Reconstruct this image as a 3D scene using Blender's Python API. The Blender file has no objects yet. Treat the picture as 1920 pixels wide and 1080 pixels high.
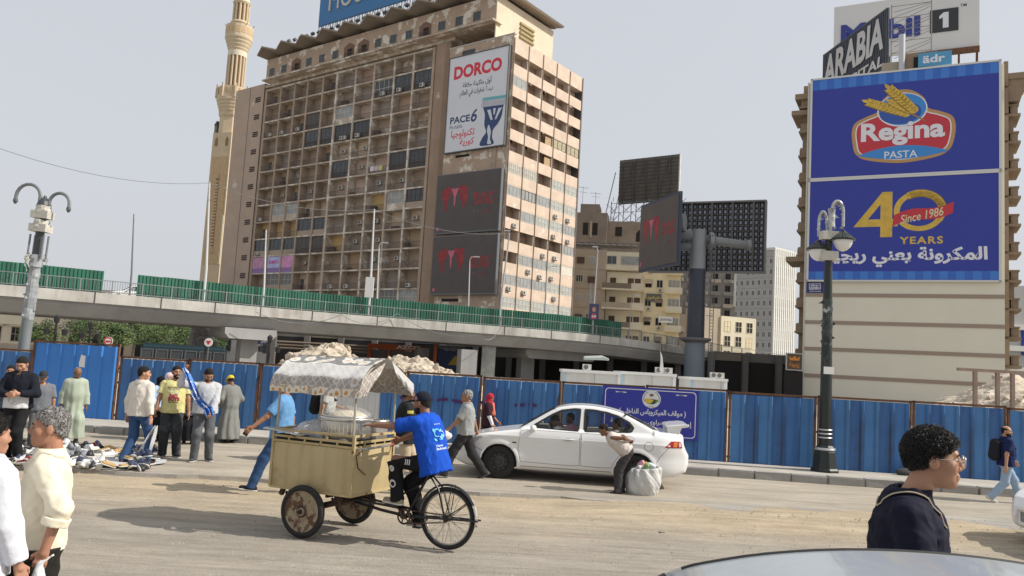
import bpy, bmesh, math, random, unicodedata
import numpy as np
from mathutils import Vector, Matrix
from mathutils.geometry import tessellate_polygon
from mathutils.bvhtree import BVHTree
SC = bpy.context.scene
COL = SC.collection
rnd = random.Random(7)
# camera
FPX = 1500.0
CAM = np.array([0.0, 0.0, 2.3])
PHI = math.atan(0.056)
THE = math.atan(143 * math.cos(PHI) / FPX)
cF = np.array([0, math.cos(THE), math.sin(THE)])
_r0 = np.array([1.0, 0, 0]); _u0 = np.array([0, -math.sin(THE), math.cos(THE)])
cR = _r0 * math.cos(PHI) + _u0 * math.sin(PHI)
cU = -_r0 * math.sin(PHI) + _u0 * math.cos(PHI)
cam_d = bpy.data.cameras.new('camera')
cam_o = bpy.data.objects.new('camera', cam_d)
COL.objects.link(cam_o)
cam_o.matrix_world = Matrix(((cR[0], cU[0], -cF[0], CAM[0]), (cR[1], cU[1], -cF[1], CAM[1]),
        (cR[2], cU[2], -cF[2], CAM[2]), (0, 0, 0, 1)))
cam_d.sensor_width = 36.0
cam_d.lens = 36.0 * FPX / 1920.0
cam_d.clip_end = 4000
cam_d.clip_start = 0.1
SC.camera = cam_o
# sky, sun, exposure
SUN = Vector((0.74, -0.09, 0.66)).normalized()
w = bpy.data.worlds.new('World'); SC.world = w; w.use_nodes = True
nt = w.node_tree; nt.nodes.clear()
sky = nt.nodes.new('ShaderNodeTexSky'); sky.sky_type = 'NISHITA'; sky.sun_disc = False
sky.sun_elevation = math.asin(SUN.z); sky.sun_rotation = math.atan2(SUN.x, SUN.y)
sky.air_density = 1.3; sky.dust_density = 4.0; sky.ozone_density = 1.5; sky.altitude = 30
hsv = nt.nodes.new('ShaderNodeHueSaturation'); hsv.inputs['Saturation'].default_value = 0.55
mixn = nt.nodes.new('ShaderNodeMix'); mixn.data_type = 'RGBA'
mixn.inputs[0].default_value = 0.72
mixn.inputs[7].default_value = (7.3, 7.5, 8.0, 1)      # thin dusty veil over the whole sky
bg = nt.nodes.new('ShaderNodeBackground'); bg.inputs[1].default_value = 0.104
wo = nt.nodes.new('ShaderNodeOutputWorld')
nt.links.new(sky.outputs[0], hsv.inputs['Color']); nt.links.new(hsv.outputs[0], mixn.inputs[6])
nt.links.new(mixn.outputs[2], bg.inputs[0]); nt.links.new(bg.outputs[0], wo.inputs[0])
sd = bpy.data.lights.new('sun', 'SUN'); sd.energy = 4.7; sd.angle = math.radians(0.6); sd.color = (1.0, 0.94, 0.85)
so = bpy.data.objects.new('sun', sd); COL.objects.link(so)
so.rotation_euler = SUN.to_track_quat('Z', 'Y').to_euler(); so.location = SUN * 60
SC.view_settings.view_transform = 'Standard'; SC.view_settings.look = 'None'
SC.view_settings.exposure = 0.0; SC.view_settings.gamma = 1.0; SC.view_settings.use_curve_mapping = False
SC.render.engine = 'CYCLES'
SC.cycles.max_bounces = 6; SC.cycles.diffuse_bounces = 3; SC.cycles.glossy_bounces = 3
SC.cycles.transparent_max_bounces = 8; SC.cycles.transmission_bounces = 4
try:
 SC.cycles.use_denoising = True
except Exception:
 pass
# placing helpers
def ray(px, py):
 return cF + cR * (px - 960) / FPX - cU * (py - 540) / FPX
def G(px, py, z=0.0):
 d = ray(px, py); return Vector(CAM + d * (z - CAM[2]) / d[2])
def D(px, py, Y):
 d = ray(px, py); return Vector(CAM + d * Y / d[1])
def Hh(px, py, p, n):
 d = ray(px, py); p = np.array(p, float); n = np.array(n, float)
 return Vector(CAM + d * ((p - CAM) @ n) / (d @ n))
# materials
def srgb(r, g, b):
 f = lambda c: (c / 255 / 12.92) if c / 255 <= 0.04045 else ((c / 255 + 0.055) / 1.055) ** 2.4
 return (f(r), f(g), f(b))
MATS = {}
def mat(name, col=None, rough=0.8, var=0.0, scale=3.0, bump=0.0, bscale=None, metal=0.0, col2=None, patch=0.5, soft=0.1,
  streak=None, spec=0.5, alpha=1.0, trans=0.0, coat=0.0, stretch=(1, 1, 1), emis=None, bdist=0.02):
 """noise-varied principled; col2 appears in patches above the 'patch' noise level; streak=(colour, amount) vertical stains"""
 if name in MATS: return MATS[name]
 m = bpy.data.materials.new(name); MATS[name] = m; m.use_nodes = True
 t = m.node_tree; b = t.nodes['Principled BSDF']; N = t.nodes; Lk = t.links.new
 b.inputs['Roughness'].default_value = rough; b.inputs['Metallic'].default_value = metal
 b.inputs['Specular IOR Level'].default_value = spec
 b.inputs['Alpha'].default_value = alpha
 if trans: b.inputs['Transmission Weight'].default_value = trans
 if coat: b.inputs['Coat Weight'].default_value = coat; b.inputs['Coat Roughness'].default_value = 0.05
 b.inputs['Base Color'].default_value = (*col, 1)
 if emis:
  b.inputs['Emission Color'].default_value = (*emis[0], 1); b.inputs['Emission Strength'].default_value = emis[1]
 if not (var or col2 or streak or bump): return m
 tc = N.new('ShaderNodeTexCoord'); mp = N.new('ShaderNodeMapping'); mp.inputs['Scale'].default_value = stretch
 Lk(tc.outputs['Object'], mp.inputs[0])
 out = None
 rgb = N.new('ShaderNodeRGB'); rgb.outputs[0].default_value = (*col, 1); out = rgb.outputs[0]
 if col2:
  n = N.new('ShaderNodeTexNoise'); n.inputs['Scale'].default_value = scale * 0.7; n.inputs['Detail'].default_value = 6; n.inputs['Roughness'].default_value = 0.65
  Lk(mp.outputs[0], n.inputs['Vector'])
  r = N.new('ShaderNodeMapRange'); r.inputs[1].default_value = patch; r.inputs[2].default_value = patch + soft
  Lk(n.outputs[0], r.inputs[0])
  mx = N.new('ShaderNodeMix'); mx.data_type = 'RGBA'; mx.inputs[7].default_value = (*col2, 1)
  Lk(out, mx.inputs[6]); Lk(r.outputs[0], mx.inputs[0]); out = mx.outputs[2]
 if streak:
  mp2 = N.new('ShaderNodeMapping'); mp2.inputs['Scale'].default_value = (streak[2], streak[2], streak[2] * 0.07) if len(streak) > 2 else (4, 4, 0.25)
  Lk(tc.outputs['Object'], mp2.inputs[0])
  n = N.new('ShaderNodeTexNoise'); n.inputs['Scale'].default_value = 1.0; n.inputs['Detail'].default_value = 5
  Lk(mp2.outputs[0], n.inputs['Vector'])
  r = N.new('ShaderNodeMapRange'); r.inputs[1].default_value = 0.48; r.inputs[2].default_value = 0.75; r.inputs[4].default_value = streak[1]
  Lk(n.outputs[0], r.inputs[0])
  mx = N.new('ShaderNodeMix'); mx.data_type = 'RGBA'; mx.inputs[7].default_value = (*streak[0], 1)
  Lk(out, mx.inputs[6]); Lk(r.outputs[0], mx.inputs[0]); out = mx.outputs[2]
 if var:
  n = N.new('ShaderNodeTexNoise'); n.inputs['Scale'].default_value = scale; n.inputs['Detail'].default_value = 5; n.inputs['Roughness'].default_value = 0.6
  Lk(mp.outputs[0], n.inputs['Vector'])
  r = N.new('ShaderNodeMapRange'); r.inputs[1].default_value = 0.25; r.inputs[2].default_value = 0.75
  r.inputs[3].default_value = 1 - var; r.inputs[4].default_value = 1 + var
  Lk(n.outputs[0], r.inputs[0])
  mx = N.new('ShaderNodeMix'); mx.data_type = 'RGBA'; mx.blend_type = 'MULTIPLY'; mx.inputs[0].default_value = 1
  Lk(out, mx.inputs[6]); Lk(r.outputs[0], mx.inputs[7]); out = mx.outputs[2]
 Lk(out, b.inputs['Base Color'])
 if bump:
  n = N.new('ShaderNodeTexNoise'); n.inputs['Scale'].default_value = bscale or scale * 4; n.inputs['Detail'].default_value = 6
  Lk(mp.outputs[0], n.inputs['Vector'])
  bp = N.new('ShaderNodeBump'); bp.inputs['Strength'].default_value = bump; bp.inputs['Distance'].default_value = bdist
  Lk(n.outputs[0], bp.inputs['Height']); Lk(bp.outputs[0], b.inputs['Normal'])
 return m
# objects
def link(name, data, parent=None, loc=(0, 0, 0), rot=(0, 0, 0), scale=(1, 1, 1)):
 o = bpy.data.objects.new(name, data); COL.objects.link(o)
 o.location = loc; o.rotation_euler = rot; o.scale = scale
 if parent is not None: o.parent = parent
 return o
def tag(o, label, cat, group=None):
 o['label'] = label; o['category'] = cat
 if group: o['group'] = group
 return o
def thing(name, label, cat, loc=(0, 0, 0), rz=0.0, group=None):
 o = link(name, None, None, loc, (0, 0, rz)); o.empty_display_size = 0.2
 return tag(o, label, cat, group)
def structure(o): o['kind'] = 'structure'; return o
def stuff(o): o['kind'] = 'stuff'; return o
def kids(o): return [c for c in COL.objects if c.parent == o]
def copy_tree(o, parent=None, allobj=None):
 c = o.copy(); COL.objects.link(c)
 if parent is not None: c.parent = parent
 for ch in o.children: copy_tree(ch, c)
 return c
class MB:
 def __init__(s): s.v = []; s.f = []; s.m = []
 def add(s, vs, fs, mi=0):
  k = len(s.v); s.v += [tuple(v) for v in vs]
  for f in fs: s.f.append(tuple(i + k for i in f)); s.m.append(mi)
  return s
 def box(s, x0, x1, y0, y1, z0, z1, mi=0):
  return s.add([(x0, y0, z0), (x1, y0, z0), (x1, y1, z0), (x0, y1, z0), (x0, y0, z1), (x1, y0, z1), (x1, y1, z1), (x0, y1, z1)],
      [(3, 2, 1, 0), (4, 5, 6, 7), (0, 1, 5, 4), (1, 2, 6, 5), (2, 3, 7, 6), (3, 0, 4, 7)], mi)
 def beam(s, p0, p1, w, h=None, mi=0, up=(0, 0, 1)):
  p0 = Vector(p0); p1 = Vector(p1); h = h or w; d = (p1 - p0).normalized(); u = Vector(up)
  if abs(d.dot(u)) > 0.99: u = Vector((1, 0, 0))
  a = d.cross(u).normalized() * w / 2; b = a.cross(d).normalized() * h / 2
  vs = [p0 - a - b, p0 + a - b, p0 + a + b, p0 - a + b, p1 - a - b, p1 + a - b, p1 + a + b, p1 - a + b]
  return s.add(vs, [(3, 2, 1, 0), (4, 5, 6, 7), (0, 1, 5, 4), (1, 2, 6, 5), (2, 3, 7, 6), (3, 0, 4, 7)], mi)
 def tube(s, pts, r, n=8, mi=0, cap=True):
  pts = [Vector(p) for p in pts]; rs = r if hasattr(r, '__len__') else [r] * len(pts)
  k0 = len(s.v); prev = None
  for i, p in enumerate(pts):
   d = (pts[min(i + 1, len(pts) - 1)] - pts[max(i - 1, 0)]).normalized()
   if prev is None:
    u = Vector((0, 0, 1)) if abs(d.z) < 0.95 else Vector((1, 0, 0))
    a = d.cross(u).normalized()
   else:
    a = (prev - d * prev.dot(d)).normalized()
   prev = a; b = d.cross(a)
   for j in range(n):
    t = 2 * math.pi * j / n
    s.v.append(tuple(p + (a * math.cos(t) + b * math.sin(t)) * rs[i]))
  for i in range(len(pts) - 1):
   for j in range(n):
    q = k0 + i * n
    s.f.append((q + j, q + (j + 1) % n, q + n + (j + 1) % n, q + n + j)); s.m.append(mi)
  if cap:
   s.f.append(tuple(k0 + j for j in reversed(range(n)))); s.m.append(mi)
   q = k0 + (len(pts) - 1) * n
   s.f.append(tuple(q + j for j in range(n))); s.m.append(mi)
  return s
 def lathe(s, prof, n=16, mi=0, c=(0, 0, 0), M=None, cap=True):
  k = len(s.v); M = M or Matrix.Identity(3)
  for (r, z) in prof:
   for j in range(n):
    t = 2 * math.pi * j / n
    s.v.append(tuple(Vector(c) + M @ Vector((r * math.cos(t), r * math.sin(t), z))))
  for i in range(len(prof) - 1):
   for j in range(n):
    q = k + i * n
    s.f.append((q + j, q + (j + 1) % n, q + n + (j + 1) % n, q + n + j)); s.m.append(mi)
  if not cap: return s
  s.f.append(tuple(k + j for j in reversed(range(n)))); s.m.append(mi)
  q = k + (len(prof) - 1) * n
  s.f.append(tuple(q + j for j in range(n))); s.m.append(mi)
  return s
 def torus(s, c, R, r, ax=(0, 0, 1), n=32, k=8, mi=0, a0=0, a1=None):
  ax = Vector(ax).normalized(); u = ax.orthogonal().normalized(); v = ax.cross(u)
  full = a1 is None; a1 = 2 * math.pi if full else a1; k0 = len(s.v)
  cnt = n if full else n + 1
  for i in range(cnt):
   t = a0 + (a1 - a0) * i / n; d = u * math.cos(t) + v * math.sin(t)
   for j in range(k):
    q = 2 * math.pi * j / k
    s.v.append(tuple(Vector(c) + d * (R + r * math.cos(q)) + ax * r * math.sin(q)))
  for i in range(n if full else n):
   i2 = (i + 1) % cnt
   for j in range(k):
    s.f.append((k0 + i * k + j, k0 + i * k + (j + 1) % k, k0 + i2 * k + (j + 1) % k, k0 + i2 * k + j)); s.m.append(mi)
  return s
 def prism(s, poly, a, b, plane='xz', mi=0):
  """polygon in a plane extruded from a to b along the third axis"""
  n = len(poly)
  def P(p, t):
   return (p[0], t, p[1]) if plane == 'xz' else (p[0], p[1], t) if plane == 'xy' else (t, p[0], p[1])
  k = len(s.v)
  s.v += [P(p, a) for p in poly] + [P(p, b) for p in poly]
  tris = tessellate_polygon([[Vector((p[0], p[1], 0)) for p in poly]])
  for t in tris:
   s.f.append(tuple(k + i for i in t)); s.m.append(mi)
   s.f.append(tuple(k + n + i for i in reversed(t))); s.m.append(mi)
  for i in range(n):
   s.f.append((k + i, k + (i + 1) % n, k + n + (i + 1) % n, k + n + i)); s.m.append(mi)
  return s
 def mesh(s, name, mats, smooth=False):
  me = bpy.data.meshes.new(name); me.from_pydata(s.v, [], s.f)
  mats = mats if isinstance(mats, (list, tuple)) else [mats]
  for m in mats: me.materials.append(m)
  if len(mats) > 1: me.polygons.foreach_set('material_index', np.array(s.m, dtype=np.int32))
  if smooth: me.polygons.foreach_set('use_smooth', np.ones(len(s.f), dtype=bool))
  bm = bmesh.new(); bm.from_mesh(me); bmesh.ops.recalc_face_normals(bm, faces=bm.faces); bm.to_mesh(me); bm.free()
  if smooth: me.set_sharp_from_angle(angle=math.radians(38))
  me.update(); return me
 def build(s, name, mats, parent=None, loc=(0, 0, 0), rot=(0, 0, 0), smooth=False):
  return link(name, s.mesh(name, mats, smooth), parent, loc, rot)
def boxm(name, m, x0, x1, y0, y1, z0, z1, parent=None, bev=0.0):
 o = MB().box(x0, x1, y0, y1, z0, z1).build(name, m, parent)
 if bev:
  md = o.modifiers.new('bevel', 'BEVEL'); md.width = bev; md.segments = 2
 return o
# lettering
_names = {}
def arab(s):
 """join the letters into their presentation forms and lay them out left to right"""
 D2 = 'ابتثجحخدذرزسشصضطظعغفقكلمنهويىةآأإؤئء'
 nonjoin = set('اأإآدذرزوؤةىء')
 def form(ch, kind):
  try: return unicodedata.lookup(unicodedata.name(ch) + ' ' + kind + ' FORM')
  except Exception: return ch
 out = []; i = 0; s2 = []
 while i < len(s):
  if s[i] == 'ل' and i + 1 < len(s) and s[i + 1] in 'اأإآ': s2.append('ل' + s[i + 1]); i += 2
  else: s2.append(s[i]); i += 1
 isl = lambda c: c is not None and c[0] in D2 + 'چ'
 for i, c in enumerate(s2):
  p = s2[i - 1] if i else None; n = s2[i + 1] if i + 1 < len(s2) else None
  jp = isl(p) and isl(c) and p[-1] not in nonjoin
  jn = isl(c) and isl(n) and c[-1] not in nonjoin and n != 'ء'
  kind = 'MEDIAL' if jp and jn else 'FINAL' if jp else 'INITIAL' if jn else 'ISOLATED'
  if len(c) == 2:
   nm = {'ا': 'ALEF', 'أ': 'ALEF WITH HAMZA ABOVE', 'إ': 'ALEF WITH HAMZA BELOW', 'آ': 'ALEF WITH MADDA ABOVE'}[c[1]]
   out.append(unicodedata.lookup('ARABIC LIGATURE LAM WITH ' + nm + ' ' + ('FINAL' if jp else 'ISOLATED') + ' FORM'))
  elif isl(c): out.append(form(c, kind))
  else: out.append({'(': ')', ')': '('}.get(c, c))
 return ''.join(reversed(out))
_tc = {}
def text2d(s, bold=0.0, shear=0.0, ar=False, spacing=1.0):
 key = (s, bold, shear, ar, spacing)
 if key in _tc: return _tc[key]
 c = bpy.data.curves.new('lettering', 'FONT'); c.body = arab(s) if ar else s
 c.offset = bold; c.shear = shear; c.space_character = spacing; c.resolution_u = 3
 o = bpy.data.objects.new('lettering', c); COL.objects.link(o)
 bpy.context.view_layer.update()
 dg = bpy.context.evaluated_depsgraph_get(); ev = o.evaluated_get(dg); me = ev.to_mesh()
 vs = np.array([v.co[:2] for v in me.vertices]) if len(me.vertices) else np.zeros((0, 2))
 fs = [tuple(p.vertices) for p in me.polygons]
 ev.to_mesh_clear(); bpy.data.objects.remove(o); bpy.data.curves.remove(c)
 if len(vs):
  mn = vs.min(0); mx = vs.max(0); vs = (vs - mn) / (mx - mn)
  asp = (mx[0] - mn[0]) / (mx[1] - mn[1])
 else: asp = 1
 _tc[key] = (vs, fs, asp); return _tc[key]
def lettering(name, s, m, parent, x0, x1, z0, z1, y, bold=0.02, shear=0.0, ar=False, rot=0.0, depth=0.0, spacing=1.0, curve=None):
 """flat letters stretched to a box in the parent's XZ plane, facing -Y"""
 vs, fs, asp = text2d(s, bold, shear, ar, spacing)
 P = np.stack([x0 + vs[:, 0] * (x1 - x0), z0 + vs[:, 1] * (z1 - z0)], 1)
 if rot:
  c = np.array([(x0 + x1) / 2, (z0 + z1) / 2]); q = P - c
  P = c + np.stack([q[:, 0] * math.cos(rot) - q[:, 1] * math.sin(rot), q[:, 0] * math.sin(rot) + q[:, 1] * math.cos(rot)], 1)
 b = MB()
 if depth:
  n = len(P)
  cnt = {}
  for f in fs:
   for i in range(len(f)):
    e = (f[i], f[(i + 1) % len(f)]); cnt[e] = 1
  edges = [e for e in cnt if (e[1], e[0]) not in cnt]
  b.add([(p[0], y - depth, p[1]) for p in P] + [(p[0], y, p[1]) for p in P],
    [tuple(f) for f in fs] + [(e[0], e[1], e[1] + n, e[0] + n) for e in edges])
 else: b.add([(p[0], y, p[1]) for p in P], fs)
 return b.build(name, m, parent)
def shape(name, polys, m, parent, y, depth=0.0):
 """flat filled polygons (x, z) facing -Y; a polygon may be (outer, hole)"""
 b = MB()
 for pl in polys:
  loops = pl if isinstance(pl[0][0], (list, tuple)) else [pl]
  vv = [[Vector((p[0], p[1], 0)) for p in lp] for lp in loops]
  flat = [p for lp in loops for p in lp]
  b.add([(p[0], y, p[1]) for p in flat], tessellate_polygon(vv))
 return b.build(name, m, parent)
def ell(cx, cz, rx, rz, n=40, a0=0, a1=2 * math.pi, rot=0.0):
 c, s_ = math.cos(rot), math.sin(rot); full = abs(a1 - a0 - 2 * math.pi) < 1e-6; k = n if full else n + 1; o = []
 for i in range(k):
  t = a0 + (a1 - a0) * i / n; x, z = rx * math.cos(t), rz * math.sin(t)
  o.append((cx + x * c - z * s_, cz + x * s_ + z * c))
 return o
def smooth_poly(pts, n=6):
 """closed Catmull-Rom through the points"""
 o = []; N = len(pts)
 for i in range(N):
  p0, p1, p2, p3 = [np.array(pts[(i + k) % N], float) for k in (-1, 0, 1, 2)]
  for j in range(n):
   t = j / n
   o.append(tuple(0.5 * (2 * p1 + (p2 - p0) * t + (2 * p0 - 5 * p1 + 4 * p2 - p3) * t * t + (3 * p1 - p0 - 3 * p2 + p3) * t ** 3)))
 return o
# implicit surfaces (bodies, clothes, car shells, heaps)
def A3(p): return np.array(p, dtype=np.float32)
def smin(a, b, k):
 if k <= 0: return np.minimum(a, b)
 h = np.maximum(k - np.abs(a - b), 0) / k
 return np.minimum(a, b) - h * h * k * 0.25
def smax(a, b, k): return -smin(-a, -b, k)
def cone(P, a, b, ra, rb, wide=None, wr=1.0):
 a = A3(a); b = A3(b); ba = b - a; L2 = float(ba @ ba) + 1e-12
 q = P - a; t = np.clip((q @ ba) / L2, 0, 1); q = q - t[..., None] * ba
 d2 = (q * q).sum(-1)
 if wide is not None:
  l = A3(wide); ql = q @ l; d2 = d2 - ql * ql * (1 - 1 / (wr * wr))
 return np.sqrt(np.maximum(d2, 0)) - (ra + (rb - ra) * t)
def ball(P, c, r): return np.sqrt(((P - A3(c)) ** 2).sum(-1)) - r
def ellip(P, c, r):
 r = A3(r); q = (P - A3(c)) / r; k0 = np.sqrt((q * q).sum(-1)) + 1e-9; k1 = np.sqrt(((q / r) ** 2).sum(-1)) + 1e-9
 return k0 * (k0 - 1) / k1
def half(P, p, n): return (P - A3(p)) @ A3(n)
_wv = np.random.RandomState(3).normal(size=(24, 3)).astype(np.float32)
_wv /= np.linalg.norm(_wv, axis=1)[:, None]
def wob(P, freq, seed=0, n=5):
 o = 0
 for i in range(n):
  k = (seed * 5 + i) % 24
  o = o + np.sin((P @ _wv[k]) * (freq * (1 + 0.37 * i)) + seed * 1.7 + i * 2.1)
 return o / n
def nets(fn, lo, hi, h):
 lo = np.array(lo, float); hi = np.array(hi, float)
 n = np.ceil((hi - lo) / h).astype(int) + 1
 ax = [(lo[i] + np.arange(n[i]) * h).astype(np.float32) for i in range(3)]
 P = np.stack(np.meshgrid(*ax, indexing='ij'), -1)
 V = fn(P); S = V < 0
 S[0] = S[-1] = False; S[:, 0] = S[:, -1] = False; S[:, :, 0] = S[:, :, -1] = False
 V = np.where(S, np.minimum(V, -1e-6), np.maximum(V, 1e-6))
 c = [S[i:n[0] - 1 + i, j:n[1] - 1 + j, k:n[2] - 1 + k] for i in (0, 1) for j in (0, 1) for k in (0, 1)]
 cnt = sum(x.astype(np.int8) for x in c); act = (cnt > 0) & (cnt < 8)
 idx = -np.ones(act.shape, dtype=np.int64); cells = np.argwhere(act); idx[act] = np.arange(len(cells))
 acc = np.zeros((len(cells), 3)); num = np.zeros(len(cells))
 corners = [(i, j, k) for i in (0, 1) for j in (0, 1) for k in (0, 1)]
 for ci in corners:
  for d in range(3):
   if ci[d]: continue
   cj = list(ci); cj[d] = 1
   va = V[cells[:, 0] + ci[0], cells[:, 1] + ci[1], cells[:, 2] + ci[2]]; vb = V[cells[:, 0] + cj[0], cells[:, 1] + cj[1], cells[:, 2] + cj[2]]
   m = (va < 0) != (vb < 0); t = np.where(m, va / np.where(m, va - vb, 1), 0)
   p = np.array(ci, float)[None, :].repeat(len(cells), 0); p[:, d] += t
   acc += p * m[:, None]; num += m
 verts = lo + (cells + acc / num[:, None]) * h
 faces = []
 for d in range(3):
  e0 = [slice(None)] * 3; e1 = [slice(None)] * 3; e0[d] = slice(0, -1); e1[d] = slice(1, None)
  a = S[tuple(e0)]; b = S[tuple(e1)]
  u, v = (d + 1) % 3, (d + 2) % 3
  for flip in (False, True):
   E = np.argwhere((a & ~b) if not flip else (~a & b))
   if not len(E): continue
   E = E[(E[:, u] > 0) & (E[:, v] > 0)]
   q = []
   for du, dv in ((0, 0), (1, 0), (1, 1), (0, 1)):
    k = E.copy(); k[:, u] -= du; k[:, v] -= dv; q.append(idx[k[:, 0], k[:, 1], k[:, 2]])
   q = np.stack(q, 1)
   if flip: q = q[:, ::-1]
   faces.append(q)
 faces = np.concatenate(faces) if faces else np.zeros((0, 4), int)
 faces = faces[(faces >= 0).all(1)]
 return verts, faces
def join_nets(parts):
 vs = []; fs = []; k = 0
 for v, f in parts:
  vs.append(v); fs.append(f + k); k += len(v)
 return np.concatenate(vs), np.concatenate(fs)
def net_obj(name, vf, m, parent=None, smooth=True):
 v, f = vf
 me = bpy.data.meshes.new(name)
 me.vertices.add(len(v)); me.vertices.foreach_set('co', v.astype(np.float32).ravel())
 me.loops.add(len(f) * 4); me.loops.foreach_set('vertex_index', f.astype(np.int32).ravel())
 me.polygons.add(len(f)); me.polygons.foreach_set('loop_start', np.arange(0, len(f) * 4, 4, dtype=np.int32))
 me.update(calc_edges=True); me.validate()
 if smooth: me.polygons.foreach_set('use_smooth', np.ones(len(me.polygons), dtype=bool))
 me.materials.append(m); me.update()
 return link(name, me, parent)
# ground, road, kerb
def ground_mat(name, sand, grey, y_lo, y_hi, rut=0.5):
 m = bpy.data.materials.new(name); m.use_nodes = True; t = m.node_tree; N = t.nodes; Lk = t.links.new; b = N['Principled BSDF']
 b.inputs['Roughness'].default_value = 0.93; b.inputs['Specular IOR Level'].default_value = 0.25
 tc = N.new('ShaderNodeTexCoord')
 def noise(scale, detail, st=(1, 1, 1), rough=0.6):
  mp = N.new('ShaderNodeMapping'); mp.inputs['Scale'].default_value = st; Lk(tc.outputs['Object'], mp.inputs[0])
  n = N.new('ShaderNodeTexNoise'); n.inputs['Scale'].default_value = scale; n.inputs['Detail'].default_value = detail; n.inputs['Roughness'].default_value = rough
  Lk(mp.outputs[0], n.inputs['Vector']); return n.outputs[0]
 def mr(x, a, b_, c=0, d=1):
  r = N.new('ShaderNodeMapRange'); r.inputs[1].default_value = a; r.inputs[2].default_value = b_; r.inputs[3].default_value = c; r.inputs[4].default_value = d
  Lk(x, r.inputs[0]); return r.outputs[0]
 def ma(op, x, y):
  n = N.new('ShaderNodeMath'); n.operation = op
  for i, q in enumerate((x, y)):
   if isinstance(q, (int, float)): n.inputs[i].default_value = q
   else: Lk(q, n.inputs[i])
  return n.outputs[0]
 def mix(f, a, c, mode='MIX'):
  n = N.new('ShaderNodeMix'); n.data_type = 'RGBA'; n.blend_type = mode
  if isinstance(f, (int, float)): n.inputs[0].default_value = f
  else: Lk(f, n.inputs[0])
  for k, q in ((6, a), (7, c)):
   if isinstance(q, tuple): n.inputs[k].default_value = (*q, 1)
   else: Lk(q, n.inputs[k])
  return n.outputs[2]
 sep = N.new('ShaderNodeSeparateXYZ'); Lk(tc.outputs['Object'], sep.inputs[0])
 yy = sep.outputs[1]
 edge = ma('ADD', yy, ma('MULTIPLY', ma('SUBTRACT', noise(0.35, 4, (0.5, 1, 1)), 0.5), 3.2))
 f = mr(edge, y_lo, y_hi)
 big = mr(noise(0.9, 5, (0.35, 1, 1)), 0.3, 0.7, 0.0, 1.0)
 f = ma('ADD', ma('MULTIPLY', f, 0.80), ma('MULTIPLY', big, 0.20))
 c = mix(f, grey, sand)
 streak = mr(noise(2.2, 10, (0.14, 1.6, 1), 0.78), 0.35, 0.7, 0.74, 1.16); c = mix(1.0, c, mr(noise(6.0, 8, (0.13, 1.8, 1), 0.8), 0.3, 0.7, 0.82, 1.14), 'MULTIPLY')
 c = mix(1.0, c, streak, 'MULTIPLY')
 blot = mr(noise(1.3, 6, (.6, 1, 1), .7), 0.3, 0.75, 0.82, 1.12); c = mix(1.0, c, blot, 'MULTIPLY')
 grit = mr(noise(60, 6, (1, 1, 1), .75), 0.25, 0.75, 0.62, 1.34); c = mix(1.0, c, grit, 'MULTIPLY')
 dark = mr(noise(17, 2), 0.68, 0.74, 0, 0.45); c = mix(dark, c, tuple(x * 0.5 for x in grey))
 Lk(c, b.inputs['Base Color'])
 bp = N.new('ShaderNodeBump'); bp.inputs['Strength'].default_value = 0.75; bp.inputs['Distance'].default_value = 0.02
 h = ma('ADD', ma('MULTIPLY', noise(28, 5), 0.55), ma('MULTIPLY', noise(4, 6, (0.10, 2.4, 1), 0.7), rut))
 Lk(h, bp.inputs['Height']); Lk(bp.outputs[0], b.inputs['Normal'])
 return m
M_dust = ground_mat('sandy_road_dust', (0.46, 0.375, 0.26), (0.335, 0.305, 0.26), 10.8, 12.8, 1.5)
M_asph = ground_mat('dusty_asphalt', (0.42, 0.37, 0.295), (0.36, 0.34, 0.305), 13.9, 14.6, 0.5)
M_far = mat('far_ground', (0.30, 0.27, 0.22), 0.95, 0.15, 0.3)
M_conc = mat('pavement_concrete', (0.42, 0.39, 0.34), 0.9, 0.2, 1.5, 0.3, 20)
M_kerb = mat('kerb_stone', (0.31, 0.30, 0.28), 0.9, 0.25, 2.0, 0.4, 18, streak=((0.18, 0.165, 0.145), 0.5, 3))
structure(MB().add([(-900, -60, -0.03), (900, -60, -0.03), (900, 1500, -0.03), (-900, 1500, -0.03)], [(0, 1, 2, 3)]).build('ground', M_far))
def road_edge(x): return 14.14 - 0.03 * max(x + 2, 0) if x < 1.0 else 14.05 - 0.22 * (x - 1.0) * math.exp(-(x - 1) / 9)
def kerb_y(x): return 18.57 - 0.115 * x
def fence_y(x): return 20.42 - 0.125 * x
def sand_h(X, Y):
 P = np.stack([X, Y, X * 0], -1).astype(np.float32)
 h = 0.012 * wob(P * np.array([0.4, 1.5, 1], np.float32), 2.2, 1) + 0.008 * wob(P * np.array([0.5, 1.6, 1], np.float32), 6.5, 2)
 h += 0.010 * np.sin(Y * 9.0 + 1.2 * np.sin(X * 0.35) + 0.5 * wob(P, 1.1, 5)) * np.clip((12.2 - Y) / 4, 0.15, 1) * 0.6
 h += 0.007 * wob(P, 17, 3) + 0.005 * wob(P, 31, 4)
 for y0, sl, a in ((9.1, .02, .014), (10.5, .03, .016), (11.9, -.015, .022), (12.6, -.015, .022), (8.0, .0, .010), (13.2, .01, .016)):
  d = (Y - y0 - sl * X - .08 * np.sin(X * .45 + y0)) / .085; e = np.exp(-d * d); h += -a * e * (.75 + .25 * np.sin(X * 38 + 3 * np.abs(d))) + a * .55 * np.exp(-((np.abs(d) - 1.7) / .6) ** 2)
 bank = np.clip((X - 0.2) / 2.6, 0, 1); bank = bank * bank * (3 - 2 * bank)
 t = np.clip((Y - 11.6) / 2.2, 0, 1)
 h += (0.015 + 0.085 * bank) * t * t * (3 - 2 * t)
 return h
nx, ny = 440, 300
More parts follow.
